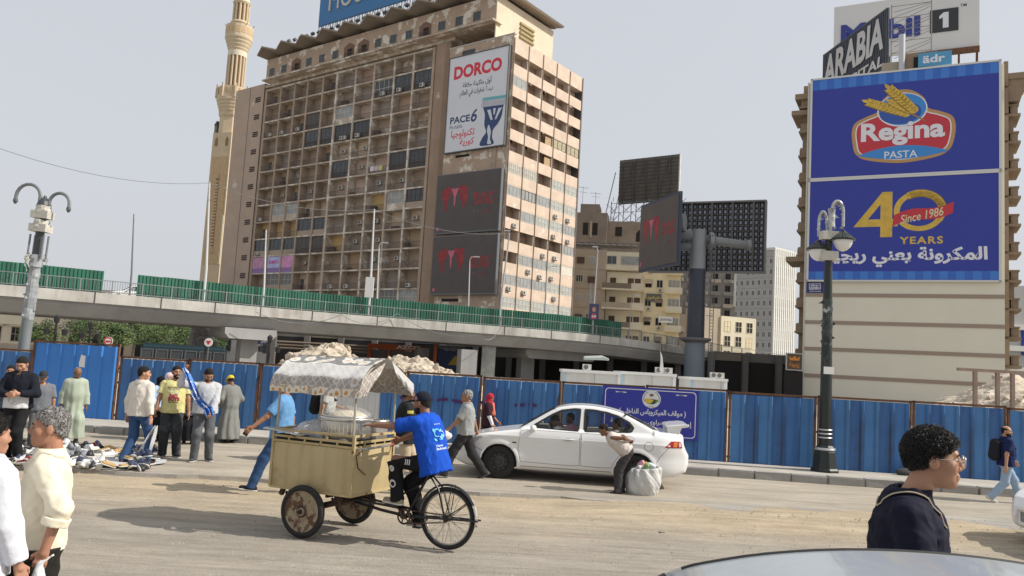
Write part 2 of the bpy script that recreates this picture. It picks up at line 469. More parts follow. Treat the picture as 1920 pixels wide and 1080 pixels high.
gx = np.linspace(-16, 22, nx); gy = 3.0 + (16.2 - 3.0) * np.linspace(0, 1, ny) ** 1.0
X, Y = np.meshgrid(gx, gy, indexing='ij')
edge = np.array([road_edge(x) for x in gx])[:, None] + 0.10 * np.sin(gx * 3.1)[:, None] * 0.3
run = np.clip((gx - 0.6) / 1.5, 0, 1)[:, None]               # to the right of the car the sand runs out over the asphalt
limit = edge + 0.25 + run * (0.65 + 0.3 * np.sin(gx * 1.3)[:, None] + 0.2 * np.sin(gx * 4.1 + 1)[:, None])
Z = sand_h(X, Y)
over = np.clip((Y - (limit - 1.0)) / 1.0, 0, 1) * run
Z = Z * (1 - over) + (0.088 - 0.03 * over) * over
v = np.stack([X, Y, Z], -1).reshape(-1, 3)
I = np.arange(nx * ny).reshape(nx, ny)
keep = (Y[:-1, :-1] < np.maximum(limit, edge + 0.25)[:-1])
f = np.stack([I[:-1, :-1], I[1:, :-1], I[1:, 1:], I[:-1, 1:]], -1)[keep]
sand_o = structure(net_obj('sandy_road', (v, f), M_dust))
xs = np.arange(-70, 70.01, 0.35); b = MB()
fr = [(x, road_edge(x) + 0.05 * math.sin(x * 2.3) + 0.035 * math.sin(x * 7.1 + 1) + rnd.uniform(-.02, .02), 0.08) for x in xs]
bk = [(x, kerb_y(x) + 0.15, 0.08) for x in xs]
k = len(xs)
b.add(fr + bk + [(p[0], p[1] - 0.03, -0.02) for p in fr], [(i, i + 1, k + i + 1, k + i) for i in range(k - 1)] + [(2 * k + i, 2 * k + i + 1, i + 1, i) for i in range(k - 1)])
structure(b.build('road', M_asph))
b = MB(); b.add([(-70, kerb_y(-70) + .1, .232), (70, kerb_y(70) + .1, .232), (70, 40, .232), (-70, 60, .232)], [(0, 1, 2, 3)])
structure(b.build('pavement', M_conc))
structure(MB().box(-30, 30, -8, 4.3, -0.02, 0.40).build('near_pavement', M_conc))
kerb = structure(link('kerb', None))
kdir = math.atan(-0.115); L = 0.78
km = []
for q in range(3):
 bm = bmesh.new(); bmesh.ops.create_cube(bm, size=1)
 bmesh.ops.scale(bm, vec=(L - 0.012, 0.26, 0.185), verts=bm.verts)
 bmesh.ops.bevel(bm, geom=bm.edges[:], offset=0.018, segments=2, affect='EDGES')
 for vv in bm.verts: vv.co += Vector((rnd.uniform(-.006, .006), rnd.uniform(-.008, .008), rnd.uniform(-.006, .006)))
 me = bpy.data.meshes.new('kerb_stone'); bm.to_mesh(me); bm.free(); me.materials.append(M_kerb); km.append(me)
n = int(33 / L)
for i in range(n):
 x = -16.5 + i * L * math.cos(kdir)
 link('kerb_stone', km[i % 3], kerb, (x, kerb_y(x) + 0.11 + rnd.uniform(-.008, .008), 0.155 + rnd.uniform(-.006, .006)), (0, 0, kdir + rnd.uniform(-.008, .008)))
def rock_mesh(name, m, r, seed, sub=1):
 bm = bmesh.new(); bmesh.ops.create_icosphere(bm, subdivisions=sub, radius=r); q = random.Random(seed)
 for vv in bm.verts: vv.co *= q.uniform(0.65, 1.25); vv.co.z *= 0.7
 me = bpy.data.meshes.new(name); bm.to_mesh(me); bm.free(); me.materials.append(m); return me
M_peb = mat('pebbles', (0.33, 0.28, 0.21), 0.95, 0.3, 30)
b = MB()
for i in range(3200):
 y = rnd.uniform(7.2, 14.0); x = rnd.uniform(-0.7, 0.72) * y
 if i > 2700: y = road_edge(x) + rnd.uniform(-.25, .05)
 r = 0.006 + 0.014 * rnd.random() ** 3
 z = float(sand_h(np.array([[x]]), np.array([[y]]))[0, 0])
 b.add([(x + r * rnd.uniform(.7, 1.3), y, z), (x - r * .6, y + r, z), (x - r * .6, y - r, z), (x, y, z + r * 1.1)], [(0, 1, 3), (1, 2, 3), (2, 0, 3)])
stuff(b.build('gravel', M_peb))
# blue hoarding along the pavement
M_blue = mat('blue_sheet', (0.044, 0.152, 0.375), 0.55, 0.28, 1.3, 0.08, 6, col2=(0.05, 0.11, 0.24), patch=0.60, soft=0.12, streak=((0.022, 0.07, 0.17), 0.75, 5))
M_blueB = mat('faded_blue_sheet', (0.058, 0.185, 0.41), 0.6, 0.25, 1.3, 0.08, 6, col2=(0.16, 0.20, 0.25), patch=0.56, soft=0.15, streak=((0.06, 0.075, 0.10), 0.6, 4))
M_blueG = mat('grimy_blue_sheet', (0.035, 0.12, 0.31), 0.6, 0.3, 1.6, 0.12, 6, col2=(0.035, 0.065, 0.12), patch=0.52, soft=0.18, streak=((0.035, 0.045, 0.065), 0.85, 6))
M_blueT = mat('bright_blue_sheet', (0.035, 0.20, 0.58), 0.45, 0.1, 1.0)
M_white_sheet = mat('white_sheet', (0.55, 0.55, 0.53), 0.55, 0.2, 1.2, streak=((0.3, 0.26, 0.22), 0.5, 4))
M_rust = mat('rusty_frame', (0.16, 0.075, 0.042), 0.85, 0.35, 4, 0.3, 20, col2=(0.055, 0.04, 0.035), patch=0.52)
def rib_sheet(m, wdt, h):
 b = MB(); r = 0.055; d = 0.045
 prof = [(0, 0), (wdt - 2.2 * r, 0), (wdt - 1.6 * r, -d), (wdt - 0.6 * r, -d), (wdt, 0)]
 k = len(prof); zs = [0, h * .33, h * .66, h]
 for z in zs: b.v += [(p[0], p[1], z) for p in prof]
 for j in range(3):
  for i in range(k - 1):
   b.f.append((j * k + i, j * k + i + 1, (j + 1) * k + i + 1, (j + 1) * k + i)); b.m.append(0)
 return b.mesh('sheet', m)
fd = Vector((1, -0.125, 0)).normalized(); fang = math.atan(-0.125)
def fence_x(px, py): return Hh(px, py, (0, fence_y(0), 0), (0.125, 1, 0)).x
posts_px = [(-95, 660), (64, 665), (227, 672), (355, 680), (490, 690), (628, 697), (763, 704), (906, 712), (1054, 720), (1211, 728), (1367, 737), (1533, 745), (1711, 754), (1888, 763), (2075, 772)]
fx = [fence_x(*p) for p in posts_px]
labs = ['blue corrugated hoarding panel at the end behind the man in the black jacket', 'tallest and brightest blue hoarding panel, with a torn white paper on it',
  'blue hoarding panel behind the man in the yellow shirt and the two veiled women', 'blue hoarding panel behind the man in the yellow cap',
  'blue hoarding panel behind the man in the plain blue shirt', 'blue hoarding panel with a whitish sheet behind the cart canopy posts',
  'blue hoarding panel directly behind the tricycle rider', 'blue hoarding panel behind the woman in the red headscarf', 'blue hoarding panel half covered by the blue bus station sign',
  'blue hoarding panel at the rear end of the white saloon car', 'streaky blue hoarding panel just before the lamp post', 'blue hoarding panel behind and past the standing lamp post',
  'blue hoarding panel behind the young man with glasses', 'blue hoarding panel behind the man in the navy shirt walking with a bag']
sheet_cache = {}
for i in range(len(fx) - 1):
 x0, x1 = fx[i], fx[i + 1]; tall = (i == 1)
 Lp = (x1 - x0) / math.cos(fang); h = 1.98 if tall else 1.70 + 0.02 * math.sin(i * 2.3)
 t = thing('hoarding_panel', labs[i], 'fence panel', (x0, fence_y(x0) + (-0.06 if tall else 0), 0.232), fang, 'blue hoarding panels along the pavement')
 fb = MB()
 for (a, bb) in (((0.03, 0, 0), (0.03, 0, h + .03)), ((Lp - .05, 0, 0), (Lp - .05, 0, h + .03)), ((0, 0, h), (Lp - .02, 0, h)), ((0, .09, .12), (Lp - .02, .09, .12)), ((0, .06, h * .5), (Lp - .02, .06, h * .5))):
  fb.beam(a, bb, 0.06, 0.05)
 fb.build('frame', M_rust, t)
 nsh = 6 if not tall else 6; ws = (Lp - 0.14) / nsh
 for j in range(nsh):
  m = M_blueT if tall else (M_white_sheet if i == 5 and j >= 3 - 3 and j < 4 and False else (M_blueB if (i * 7 + j * 3) % 5 < 2 else M_blueG if (i >= 8 and (i + j) % 2) or (i * 3 + j) % 7 == 0 else M_blue))
  if i == 5 and j < 4: m = M_white_sheet
  key = (round(ws, 2), round(h, 2), m.name)
  if key not in sheet_cache: sheet_cache[key] = rib_sheet(m, ws + 0.012, h - 0.04)
  link('sheet', sheet_cache[key], t, (0.06 + j * ws, -0.012 + rnd.uniform(-.006, .006), 0.0), (rnd.uniform(-.008, .008), 0, 0))
 if tall:
  shape('torn_poster', [[(0.0, 0), (0.22, -.02), (0.24, .2), (.2, .33), (.12, .30), (.03, .34), (-.02, .1)]], mat('paper', (0.7, 0.7, 0.68), 0.9), t, 0).location = (1.42, -0.035, 1.35)
M_spray = mat('spray_paint', (0.06, 0.015, 0.11), 0.7)
sp = MB(); x = fence_x(770, 820)
segs = [(-0.35, .25), (.0, .5), (.62, .9), (1.0, 1.35), (1.75, 2.0), (2.6, 2.85), (2.95, 3.15)]
for a, bb in segs:
 pts = []
 for s_ in np.linspace(a, bb, 6):
  xx = x + s_; pts.append((xx, fence_y(xx) - 0.055, 1.30 + 0.02 * math.sin(s_ * 9)))
 k = len(sp.v)
 for p in pts: sp.v += [(p[0], p[1], p[2] - .035), (p[0], p[1], p[2] + .035)]
 for q in range(5): sp.f.append((k + 2 * q, k + 2 * q + 2, k + 2 * q + 3, k + 2 * q + 1)); sp.m.append(0)
tag(sp.build('spray_paint_line', M_spray), 'broken purple spray paint line on the blue hoarding behind the walkers', 'graffiti')
# flyover
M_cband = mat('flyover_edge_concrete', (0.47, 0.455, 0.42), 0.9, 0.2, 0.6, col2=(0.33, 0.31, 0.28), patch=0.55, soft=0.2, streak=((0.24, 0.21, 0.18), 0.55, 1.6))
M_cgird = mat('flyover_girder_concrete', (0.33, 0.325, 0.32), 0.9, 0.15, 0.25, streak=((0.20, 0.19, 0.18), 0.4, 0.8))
M_rail = mat('railing_steel', (0.20, 0.225, 0.22), 0.6, 0.15, 1)
M_green = mat('green_sheet', (0.030, 0.150, 0.095), 0.5, 0.25, 0.5, streak=((0.02, 0.06, 0.045), 0.6, 1.2))
bp = [(0, 533, 6.15), (104, 541.5, 6.15), (208, 550, 6.15), (340, 562, 6.15), (478, 575, 6.15), (620, 587.5, 6.15), (740, 597, 6.15), (860, 606, 6.15), (1000, 616, 6.15), (1100, 624.5, 6.05), (1180, 633, 5.95), (1240, 643, 5.7), (1300, 655, 5.4), (1390, 668, 5.0), (1480, 681, 4.6)]
BP = [G(*p) for p in bp]
d0 = (BP[0] - BP[2]).normalized(); BP = [BP[0] + d0 * 45, BP[0] + d0 * 20] + BP
d1 = (BP[-1] - BP[-2]).normalized(); BP.append(BP[-1] + d1 * 60)
for it in range(3):
 BP = [BP[0]] + [(BP[i - 1] + BP[i] * 2 + BP[i + 1]) / 4 for i in range(1, len(BP) - 1)] + [BP[-1]]
def bnorm(i):
 a = BP[max(i - 1, 0)]; c = BP[min(i + 1, len(BP) - 1)]; d = (c - a); d.z = 0; d.normalize(); return Vector((-d.y, d.x, 0))
def sweep(prof, name, m, parent):
 """prof: closed list of (offset away from the camera side, height above the parapet top)"""
 b = MB(); k = len(prof)
 for i, p in enumerate(BP):
  nn = bnorm(i)
  b.v += [tuple(p + nn * q[0] + Vector((0, 0, q[1]))) for q in prof]
 for i in range(len(BP) - 1):
  for j in range(k):
   b.f.append((i * k + j, i * k + (j + 1) % k, (i + 1) * k + (j + 1) % k, (i + 1) * k + j)); b.m.append(0)
 return b.build(name, m, parent)
M_frmD0 = mat('joint_dark', (.07, .065, .06), .9)
fly = thing('flyover', 'long grey concrete flyover crossing in front of the tower block', 'flyover')
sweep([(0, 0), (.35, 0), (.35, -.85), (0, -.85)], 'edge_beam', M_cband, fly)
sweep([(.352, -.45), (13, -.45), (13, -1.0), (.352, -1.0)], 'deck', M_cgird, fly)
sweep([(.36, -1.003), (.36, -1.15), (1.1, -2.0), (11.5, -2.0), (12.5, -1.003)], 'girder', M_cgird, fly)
sweep([(13.003, 0), (13.35, 0), (13.35, -.85), (13.003, -.85)], 'edge_beam', M_cband, fly)
def arc(px):   # point on the flyover under picture column px
 best = None
 for i in range(len(BP) - 1):
  a, c = BP[i], BP[i + 1]; r = ray(px, 560); nx_, ny_ = r[1], -r[0]
  da = a.x * nx_ + a.y * ny_; dc = c.x * nx_ + c.y * ny_
  if da * dc <= 0 and a.y > 0 and c.y > 0:
   t = da / (da - dc); return a.lerp(c, t), bnorm(i if t < .5 else i + 1)
 return BP[0], bnorm(0)
for px in range(-40, 1300, 108):
 p, nn = arc(px + 20 * math.sin(px)); MB().box(-.05, .05, -.012, .02, -.86, .02).build('expansion_joint', M_frmD0, fly, p, (0, 0, math.atan2(nn.y, nn.x) - math.pi / 2))
for px, wdt, off in ((485, 1.5, 2.2), (432, 1.3, 9.5), (886, 1.7, .6), (846, 1.3, 9.5), (1040, 1.6, 7.0), (1345, 1.6, 4.0), (1440, 1.6, 4.0)):
 p, nn = arc(px); q = p + nn * off; an = math.atan2(nn.y, nn.x) - math.pi / 2
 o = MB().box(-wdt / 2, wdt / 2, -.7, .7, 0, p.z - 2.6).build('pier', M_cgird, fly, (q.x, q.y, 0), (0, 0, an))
for px, w0 in ((478, 4.6), (1090, 9.0)):
 p, nn = arc(px); an = math.atan2(nn.y, nn.x) - math.pi / 2
 MB().prism([(-w0 / 2, 0), (w0 / 2, 0), (w0 / 2, -.5), (w0 / 2 - .4, -.95), (-w0 / 2 + .4, -.95), (-w0 / 2, -.5)], (.2 if px < 900 else 3.5), 11.8).build('pier_cap', M_cgird, fly, (p.x, p.y, p.z - 2.003), (0, 0, an))
rl = thing('flyover_railing', 'grey steel railing along the edge of the flyover', 'railing')
rb = MB()
for i in range(len(BP) - 1):
 for z in (0.12, 1.02): rb.beam(BP[i] + bnorm(i) * .17 + Vector((0, 0, z)), BP[i + 1] + bnorm(i + 1) * .17 + Vector((0, 0, z)), .075, .06)
rb.build('rail', M_rail, rl)
pm = MB().box(-.045, .045, -.045, .045, 0, 1.06).mesh('post', M_rail); bal = MB()
acc = 0.0; nxt = 0.0; step = 0.19; cnt = 0
for i in range(1, len(BP) - 1):
 a, c = BP[i], BP[i + 1]; Ls = (c - a).length; nn = bnorm(i); an = math.atan2(c.y - a.y, c.x - a.x)
 while nxt < acc + Ls:
  p = a.lerp(c, (nxt - acc) / Ls) + nn * .17
  if p.x > 32: break
  if cnt % 12 == 0: link('post', pm, rl, p, (0, 0, an))
  else:
   z = p.z; bal.box(p.x - .012, p.x + .012, p.y - .012, p.y + .012, z + .1, z + 1.0)
  cnt += 1; nxt += step
 acc += Ls
stuff(bal.build('baluster', M_rail, rl))
def corr(m, wdt, h, ribs, d=.07):
 b = MB(); prof = []; s = wdt / ribs
 for i in range(ribs):
  x = i * s; prof += [(x, 0), (x + s * .42, 0), (x + s * .52, -d), (x + s * .9, -d)]
 prof.append((wdt, 0)); k = len(prof)
 b.v = [(p[0], p[1], 0) for p in prof] + [(p[0], p[1], h) for p in prof]
 b.f = [(i, i + 1, k + i + 1, k + i) for i in range(k - 1)]; b.m = [0] * (k - 1)
 return b.mesh('sheet', m)
gm = [corr(M_green, 1.98, 1.85, 7), corr(mat('green_sheet_dark', (0.014, 0.115, 0.07), 0.5, 0.2, .5, streak=((0.02, 0.06, 0.045), 0.6, 1.2)), 1.98, 1.85, 7)]
def path_pts(px0, px1, step):
 a, _ = arc(px0); out = []; dist = 0
 tot = 0; seg = []
 for i in range(len(BP) - 1): seg.append((tot, BP[i], BP[i + 1], i)); tot += (BP[i + 1] - BP[i]).length
 def s_of(p):
  best = (1e9, 0)
  for s0, u, v_, i in seg:
   L_ = (v_ - u).length; t = max(0, min(1, (p - u).dot(v_ - u) / L_ ** 2)); d = (u.lerp(v_, t) - p).length
   if d < best[0]: best = (d, s0 + t * L_)
  return best[1]
 def p_of(s):
  for s0, u, v_, i in seg:
   L_ = (v_ - u).length
   if s <= s0 + L_: return u.lerp(v_, (s - s0) / L_), bnorm(i).lerp(bnorm(i + 1), (s - s0) / L_)
  return BP[-1], bnorm(len(BP) - 1)
 s0 = s_of(arc(px0)[0]) if px0 > -50 else 30.0; s1 = s_of(arc(px1)[0])
 while s0 + step * .6 < s1: out.append((p_of(s0), p_of(min(s0 + step, tot)))); s0 += step
 return out
for px0, px1, lab in ((-100, 203, 'shorter run of green corrugated sheets on the flyover, before the gap with the car'), (258, 1190, 'long run of green corrugated sheets on the flyover in front of the tower block')):
 t = thing('green_hoarding', lab, 'hoarding', (0, 0, 0), 0, 'green sheet runs on the flyover')
 for q, ((p, nn), (p2, n2)) in enumerate(path_pts(px0, px1, 2.0)):
  a = p + nn * .85; c = p2 + n2 * .85
  link('sheet', gm[1 if q % 5 == 3 else 0], t, (a.x, a.y, a.z - .02 + rnd.uniform(-.03, .03)), (0, -math.asin((c.z - a.z) / (c - a).length), math.atan2(c.y - a.y, c.x - a.x)))
# building helpers
_wm = {}
def win_mesh(wd, h, cols, rows, fm, d=0.08, bar=0.07):
 key = ('w', round(wd, 2), round(h, 2), cols, rows, fm.name)
 if key not in _wm:
  b = MB()
  for i in range(cols + 1):
   x = -wd / 2 + wd * i / cols; x = min(max(x, -wd / 2 + bar / 2), wd / 2 - bar / 2)
   b.box(x - bar / 2, x + bar / 2, -d, 0, 0, h)
  for j in range(rows + 1):
   z = h * j / rows; z = min(max(z, bar / 2), h - bar / 2)
   b.box(-wd / 2 + .002, wd / 2 - .002, -d + .004, -.004, z - bar / 2, z + bar / 2)
  _wm[key] = b.mesh('window', fm)
 return _wm[key]
def pane_mesh(wd, h, pm_):
 key = ('p', round(wd, 2), round(h, 2), pm_.name)
 if key not in _wm: _wm[key] = MB().box(-wd / 2 + .03, wd / 2 - .03, -.03, -.002, .03, h - .03).mesh('pane', pm_)
 return _wm[key]
def add_window(parent, p, wd, h, cols, rows, fm, pm_, rz=0.0):
 o = link('window', win_mesh(wd, h, cols, rows, fm), parent, p, (0, 0, rz))
 link('pane', pane_mesh(wd, h, pm_), o)
 return o
M_glass = mat('window_glass', (0.05, 0.055, 0.06), 0.12, 0.5, 0.6)
M_glassP = mat('dusty_pane', (0.30, 0.31, 0.30), 0.45, 0.35, 0.8)
M_dark = mat('dark_opening', (0.02, 0.018, 0.017), 0.9)
M_wood = mat('old_brown_shutter', (0.085, 0.055, 0.04), 0.8, 0.2, 2)
M_alu = mat('aluminium_frame', (0.42, 0.42, 0.40), 0.5)
M_frmD = mat('dark_metal_frame', (0.10, 0.10, 0.10), 0.5)
M_frmW = mat('white_window_frame', (0.55, 0.53, 0.48), 0.6)
M_ac = mat('ac_casing', (0.50, 0.49, 0.45), 0.6, 0.2, 2, streak=((0.25, 0.2, 0.15), .4, 3))
def ac_mesh():
 if 'ac' not in _wm:
  b = MB(); b.box(-.45, .45, -.38, 0, 0, .62); b.lathe([(.24, 0), (.24, .03), (.18, .035)], 12, 1, (-.12, -.381, .31), Matrix.Rotation(math.pi / 2, 3, 'X'))
  b.box(-.4, -.34, -.36, 0, -.12, 0, 1); b.box(.34, .4, -.36, 0, -.12, 0, 1)
  _wm['ac'] = b.mesh('air_conditioner', [M_ac, M_frmD])
 return _wm['ac']
def add_ac(parent, p, rz=0.0, s=1.0): return link('air_conditioner', ac_mesh(), parent, p, (0, 0, rz), (s, s, s))
# the tower block
HA = math.radians(36.5)
hX = Vector((math.cos(HA), -math.sin(HA), 0)); hY = Vector((math.sin(HA), math.cos(HA), 0))
HC = D(965, 60, 119.0); HC.z = 0
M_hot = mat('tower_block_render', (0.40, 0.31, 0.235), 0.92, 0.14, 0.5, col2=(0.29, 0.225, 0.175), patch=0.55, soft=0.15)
M_hotl = mat('peeling_render', (0.42, 0.315, 0.235), 0.92, 0.12, 0.6, col2=(0.66, 0.60, 0.50), patch=0.545, soft=0.02)
M_ledge = mat('peeling_ledge', (0.46, 0.38, 0.30), 0.92, 0.15, 0.8, col2=(0.66, 0.61, 0.53), patch=0.53, soft=0.02)
M_cream = mat('cream_balcony_wall', (0.62, 0.49, 0.36), 0.9, 0.1, .6)
M_pink = mat('pinkish_balcony_wall', (0.56, 0.43, 0.36), 0.9, 0.1, .6)
M_yel = mat('yellow_balcony_wall', (0.60, 0.43, 0.20), 0.9, 0.1, .6)
M_stair = mat('stair_tower_render', (0.44, 0.335, 0.26), 0.92, 0.1, 0.35, col2=(0.58, 0.52, 0.45), patch=0.66, soft=0.02)
M_span = mat('pink_beige_spandrel', (0.60, 0.475, 0.375), 0.9, 0.14, 0.5, col2=(0.70, 0.62, 0.53), patch=0.62, soft=0.02)
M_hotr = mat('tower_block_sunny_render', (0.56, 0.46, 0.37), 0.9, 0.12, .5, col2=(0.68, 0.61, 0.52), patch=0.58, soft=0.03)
M_railb = mat('balcony_rail_metal', (0.13, 0.10, 0.085), 0.7)
M_pipe = mat('drain_pipe_iron', (0.23, 0.17, 0.13), 0.8)
hot = thing('tower_block', 'fifteen storey beige tower block with a grid of deep balconies and peeling render', 'building', HC, -HA)
BAYX = [-63.5, -58.75, -54.45, -50.6, -46.1, -42.2, -37.1, -32.25, -27.2, -22.6, -18.0]
ZL = [51.55 - 3.42 * k for k in range(16)]          # balcony floor levels, from the top
FY = 1.5; RE = 1.75                                   # face of the grid and depth of the balconies
boxm('wall', M_hot, -63.5, -13.4, FY + RE, 16, 0, 55.2, hot)
for i, x in enumerate(BAYX):
 hw = 0.28 if i in (0, 5, 10) else 0.2
 boxm('fin', M_ledge if i in (5, 6, 7, 8, 9) else M_hot, x - hw, x + hw, FY, FY + RE - .002, 0, 54.9, hot)
for k, z in enumerate(ZL):
 boxm('balcony_slab', M_ledge, BAYX[0] + .25, BAYX[-1] - .25, FY + .05, FY + RE - .003, z - .26, z, hot)
boxm('balcony_slab', M_ledge, BAYX[0] + .25, BAYX[-1] - .25, FY + .03, FY + RE - .003, 54.9 - .4, 54.88, hot)
def rail_mesh(wd):
 k = ('rail', round(wd, 1))
 if k not in _wm:
  b = MB(); b.box(-wd / 2, wd / 2, -.03, .03, .98, 1.05); b.box(-wd / 2, wd / 2, -.02, .02, .08, .12)
  n = max(6, int(wd / .24))
  for i in range(n): x = -wd / 2 + wd * (i + .5) / n; b.box(x - .022, x + .022, -.012, .012, .12, .98)
  _wm[k] = b.mesh('balcony_railing', M_railb)
 return _wm[k]
door_me = MB().box(-.5, .5, -.06, 0, 0, 2.2).mesh('balcony_door', M_wood)
door_dk = MB().box(-.5, .5, -.06, 0, 0, 2.2).mesh('balcony_door', M_frmD)
glazed = {(1, 7): 'l', (1, 8): 'd', (1, 9): 'd', (2, 3): 'n', (2, 5): 'w', (3, 3): 'd', (3, 4): 'd', (3, 5): 'k', (3, 6): 'k', (5, 5): 'd', (7, 1): 'w', (7, 2): 'w', (8, 3): 'd', (8, 4): 'd',
   (9, 0): 'd', (9, 1): 'd', (9, 2): 'd', (9, 3): 'n', (9, 4): 'n', (11, 1): 'g', (11, 2): 'g', (7, 8): 'w', (7, 9): 'b', (12, 8): 'g', (12, 9): 'w', (5, 8): 'k', (5, 9): 'k'}
paint = {(4, 5): M_cream, (4, 6): M_cream, (5, 6): M_pink, (5, 7): M_pink, (6, 5): M_pink, (6, 6): M_pink, (7, 3): M_cream, (7, 4): M_cream, (8, 0): M_yel, (8, 1): M_yel, (8, 2): M_yel, (7, 7): M_yel,
   (9, 5): M_yel, (11, 3): M_cream, (11, 4): M_cream, (2, 6): M_pink, (0, 8): M_hotl, (3, 7): M_hotl, (3, 9): M_hotl, (5, 8): M_pink, (5, 9): M_pink, (8, 9): M_cream, (8, 8): M_cream}
acs = [(2, 0), (2, 1), (2, 2), (3, 5), (3, 6), (4, 2), (4, 5), (4, 6), (5, 2), (5, 6), (6, 0), (6, 1), (6, 2), (6, 3), (6, 5), (7, 0), (6, 7), (8, 6), (8, 9), (9, 6), (9, 7), (9, 0), (10, 3), (10, 7), (10, 8), (11, 5), (11, 6), (11, 9), (1, 7), (1, 8), (1, 9), (6, 8), (8, 7)]
tints = [mat('tint_tan', (.46, .33, .22), .9, .12, .7), mat('tint_dusty', (.34, .26, .20), .9, .15, .7), mat('tint_warm', (.50, .36, .26), .9, .1, .7), mat('tint_grey', (.36, .31, .27), .9, .15, .7)]
for r in range(14):
 for c in range(10):
  x0, x1 = BAYX[c] + .25, BAYX[c + 1] - .25; xm = (x0 + x1) / 2; wd = x1 - x0; z = ZL[r]
  hcell = 3.42 - .26
  if (r, c) in paint: boxm('painted_wall', paint[r, c], x0, x1, FY + RE - .09, FY + RE - .004, z + .002, z + hcell - .002, hot)
  elif (r * 7 + c * 11) % 9 < 4: boxm('painted_wall', tints[(r * 5 + c * 3) % 4], x0, x1, FY + RE - .09, FY + RE - .004, z + .002, z + hcell - .002, hot)
  g = glazed.get((r, c))
  yb = FY + RE - .1
  if g:
   fm, pm_ = {'d': (M_frmD, M_glass), 'l': (M_frmW, M_glass), 'w': (M_frmW, M_glassP), 'k': (M_frmD, mat('shade_glazing', (.045, .045, .05), .35)), 'n': (M_frmD, mat('grey_netting', (0.11, 0.10, 0.09), 0.95)), 'g': (M_alu, mat('grey_panes', (0.17, 0.165, 0.155), 0.6)), 'b': (M_wood, M_glass)}[g]
   solid = g in 'wgb' or (r >= 8 and g == 'd')
   lo = 0.95 if solid else 0.02
   if solid: boxm('parapet', M_hot if g != 'w' else M_ledge, x0 + .002, x1 - .002, FY + .18, FY + .30, z + .002, z + lo, hot)
   add_window(hot, (xm, FY + .3, z + lo), wd - .01, hcell - lo - .02, 3 if c < 5 else 4, 2, fm, pm_)
   if not solid: link('balcony_railing', rail_mesh(wd), hot, (xm, FY + .12, z))
  else:
   link('balcony_railing', rail_mesh(wd), hot, (xm, FY + .14, z))
   if c >= 5: link('balcony_door', door_me if (r + c) % 3 else door_dk, hot, (x1 - .55, yb, z))
   elif (r * 3 + c) % 4 == 0: link('balcony_door', door_dk, hot, (x0 + .8, yb, z))
   if (r * 5 + c * 3) % 4 == 0:        # boxes and junk stored on the balcony floor
    boxm('stored_junk', (M_wood, M_frmD, M_ac, M_pipe)[(r + c * 3) % 4], x0 + .3 + (r % 3) * .5, x0 + .3 + (r % 3) * .5 + wd * (.18 + .1 * (c % 3)), FY + .35, FY + 1.0, z + .003, z + .45 + .25 * ((r + c) % 4), hot)
  if (r, c) in acs:
   hi = (r in (4, 5, 6, 8, 9, 10)) and not g
   add_ac(hot, (xm + (-.6 if (r + c) % 2 else .2), (FY + .02) if not hi else (yb - .05), z + (.12 if not hi else 1.55)), 0, 1.05 if c > 4 else .95)
   if (r, c) == (3, 5): add_ac(hot, (xm + .9, FY + .02, z + .12), 0, 1.05)
for c, (colr, tx) in enumerate((((0.52, 0.26, 0.40), ''), ((0.42, 0.45, 0.68), 'aloha'), ((0.60, 0.27, 0.47), ''))):
 x0, x1 = BAYX[c] + .25, BAYX[c + 1] - .25; z = ZL[10]
 bo = boxm('shop_banner', mat('banner_%d' % c, colr, .7, .25, .9, col2=(0.62, 0.45, 0.6), patch=.56), x0, x1, FY + .1, FY + .16, z + .9, z + 3.1, hot)
 boxm('parapet', mat('banner_base_%d' % c, (0.26, 0.17, 0.36), .8), x0, x1, FY + .1, FY + .18, z + .002, z + .89, hot)
 if tx: lettering('lettering', 'MOMENTO', mat('magenta_print', (0.55, 0.05, 0.3), .7), hot, x0 + .4, x1 - .4, z + 1.7, z + 2.4, FY + .09, .04)
lettering('lettering', 'عيادة الأسنان', M_glassP, hot, BAYX[2] + .5, BAYX[3] - .4, ZL[9] + .2, ZL[9] + .75, FY + .16, .02, ar=True)
lm = [mat('laundry_white', (0.65, 0.62, 0.62), .9), mat('laundry_pink', (0.6, 0.42, 0.5), .9), mat('laundry_lime', (0.5, 0.55, 0.2), .9)]
for q in range(3):
 x = BAYX[7] + .8 + q * 1.05
 boxm('hanging_laundry', lm[q], x, x + .9, FY - .05, FY + .0, ZL[5] + .3, ZL[5] + 1.15, hot)
boxm('parapet', M_ledge, -64.2, -13.4, FY - .12, 16, 55.2, 55.75, hot)
b = MB(); b.prism([(-17.7, FY + .2), (-17.3, FY - .1), (-16.4, FY - .3), (-15.2, FY - .3), (-14.4, FY + .2), (-14.4, 4), (-17.7, 4)], 0, 55.15, 'xy')
b.build('corner_pier', mat('smooth_brown_render', (0.33, 0.235, 0.17), .9, .12, .4, col2=(0.5, 0.43, 0.36), patch=.66, soft=.03), hot)
boxm('screen_wall', M_dark, -14.398, -12.9, FY + 1.2, 4, 0, 53.5, hot)
lat = MB()
for k in range(60):
 z = 1 + k * .88
 for q in range(2): lat.lathe([(.36, 0), (.36, .12), (.27, .12)], 6, 0, (-14.0 + q * .72, FY + 1.19, z + (.44 if q else 0)), Matrix.Rotation(math.pi / 2, 3, 'X'))
stuff(lat.build('lattice_block', mat('lattice_concrete', (0.13, 0.095, 0.075), .9), hot))
boxm('stair_tower', M_stair, -73.7, -63.78, FY - .1, 16, 0, 56.2, hot)
boxm('stair_joint', M_frmD, -68.75, -68.6, FY - .13, FY, 0, 56.1, hot)
boxm('stair_joint', M_dark, -63.98, -63.80, FY - .16, FY, 0, 56.1, hot)
ventm = MB()
for j in range(3): ventm.box(-.85, .85, -.04, .02, j * .38, j * .38 + .25)
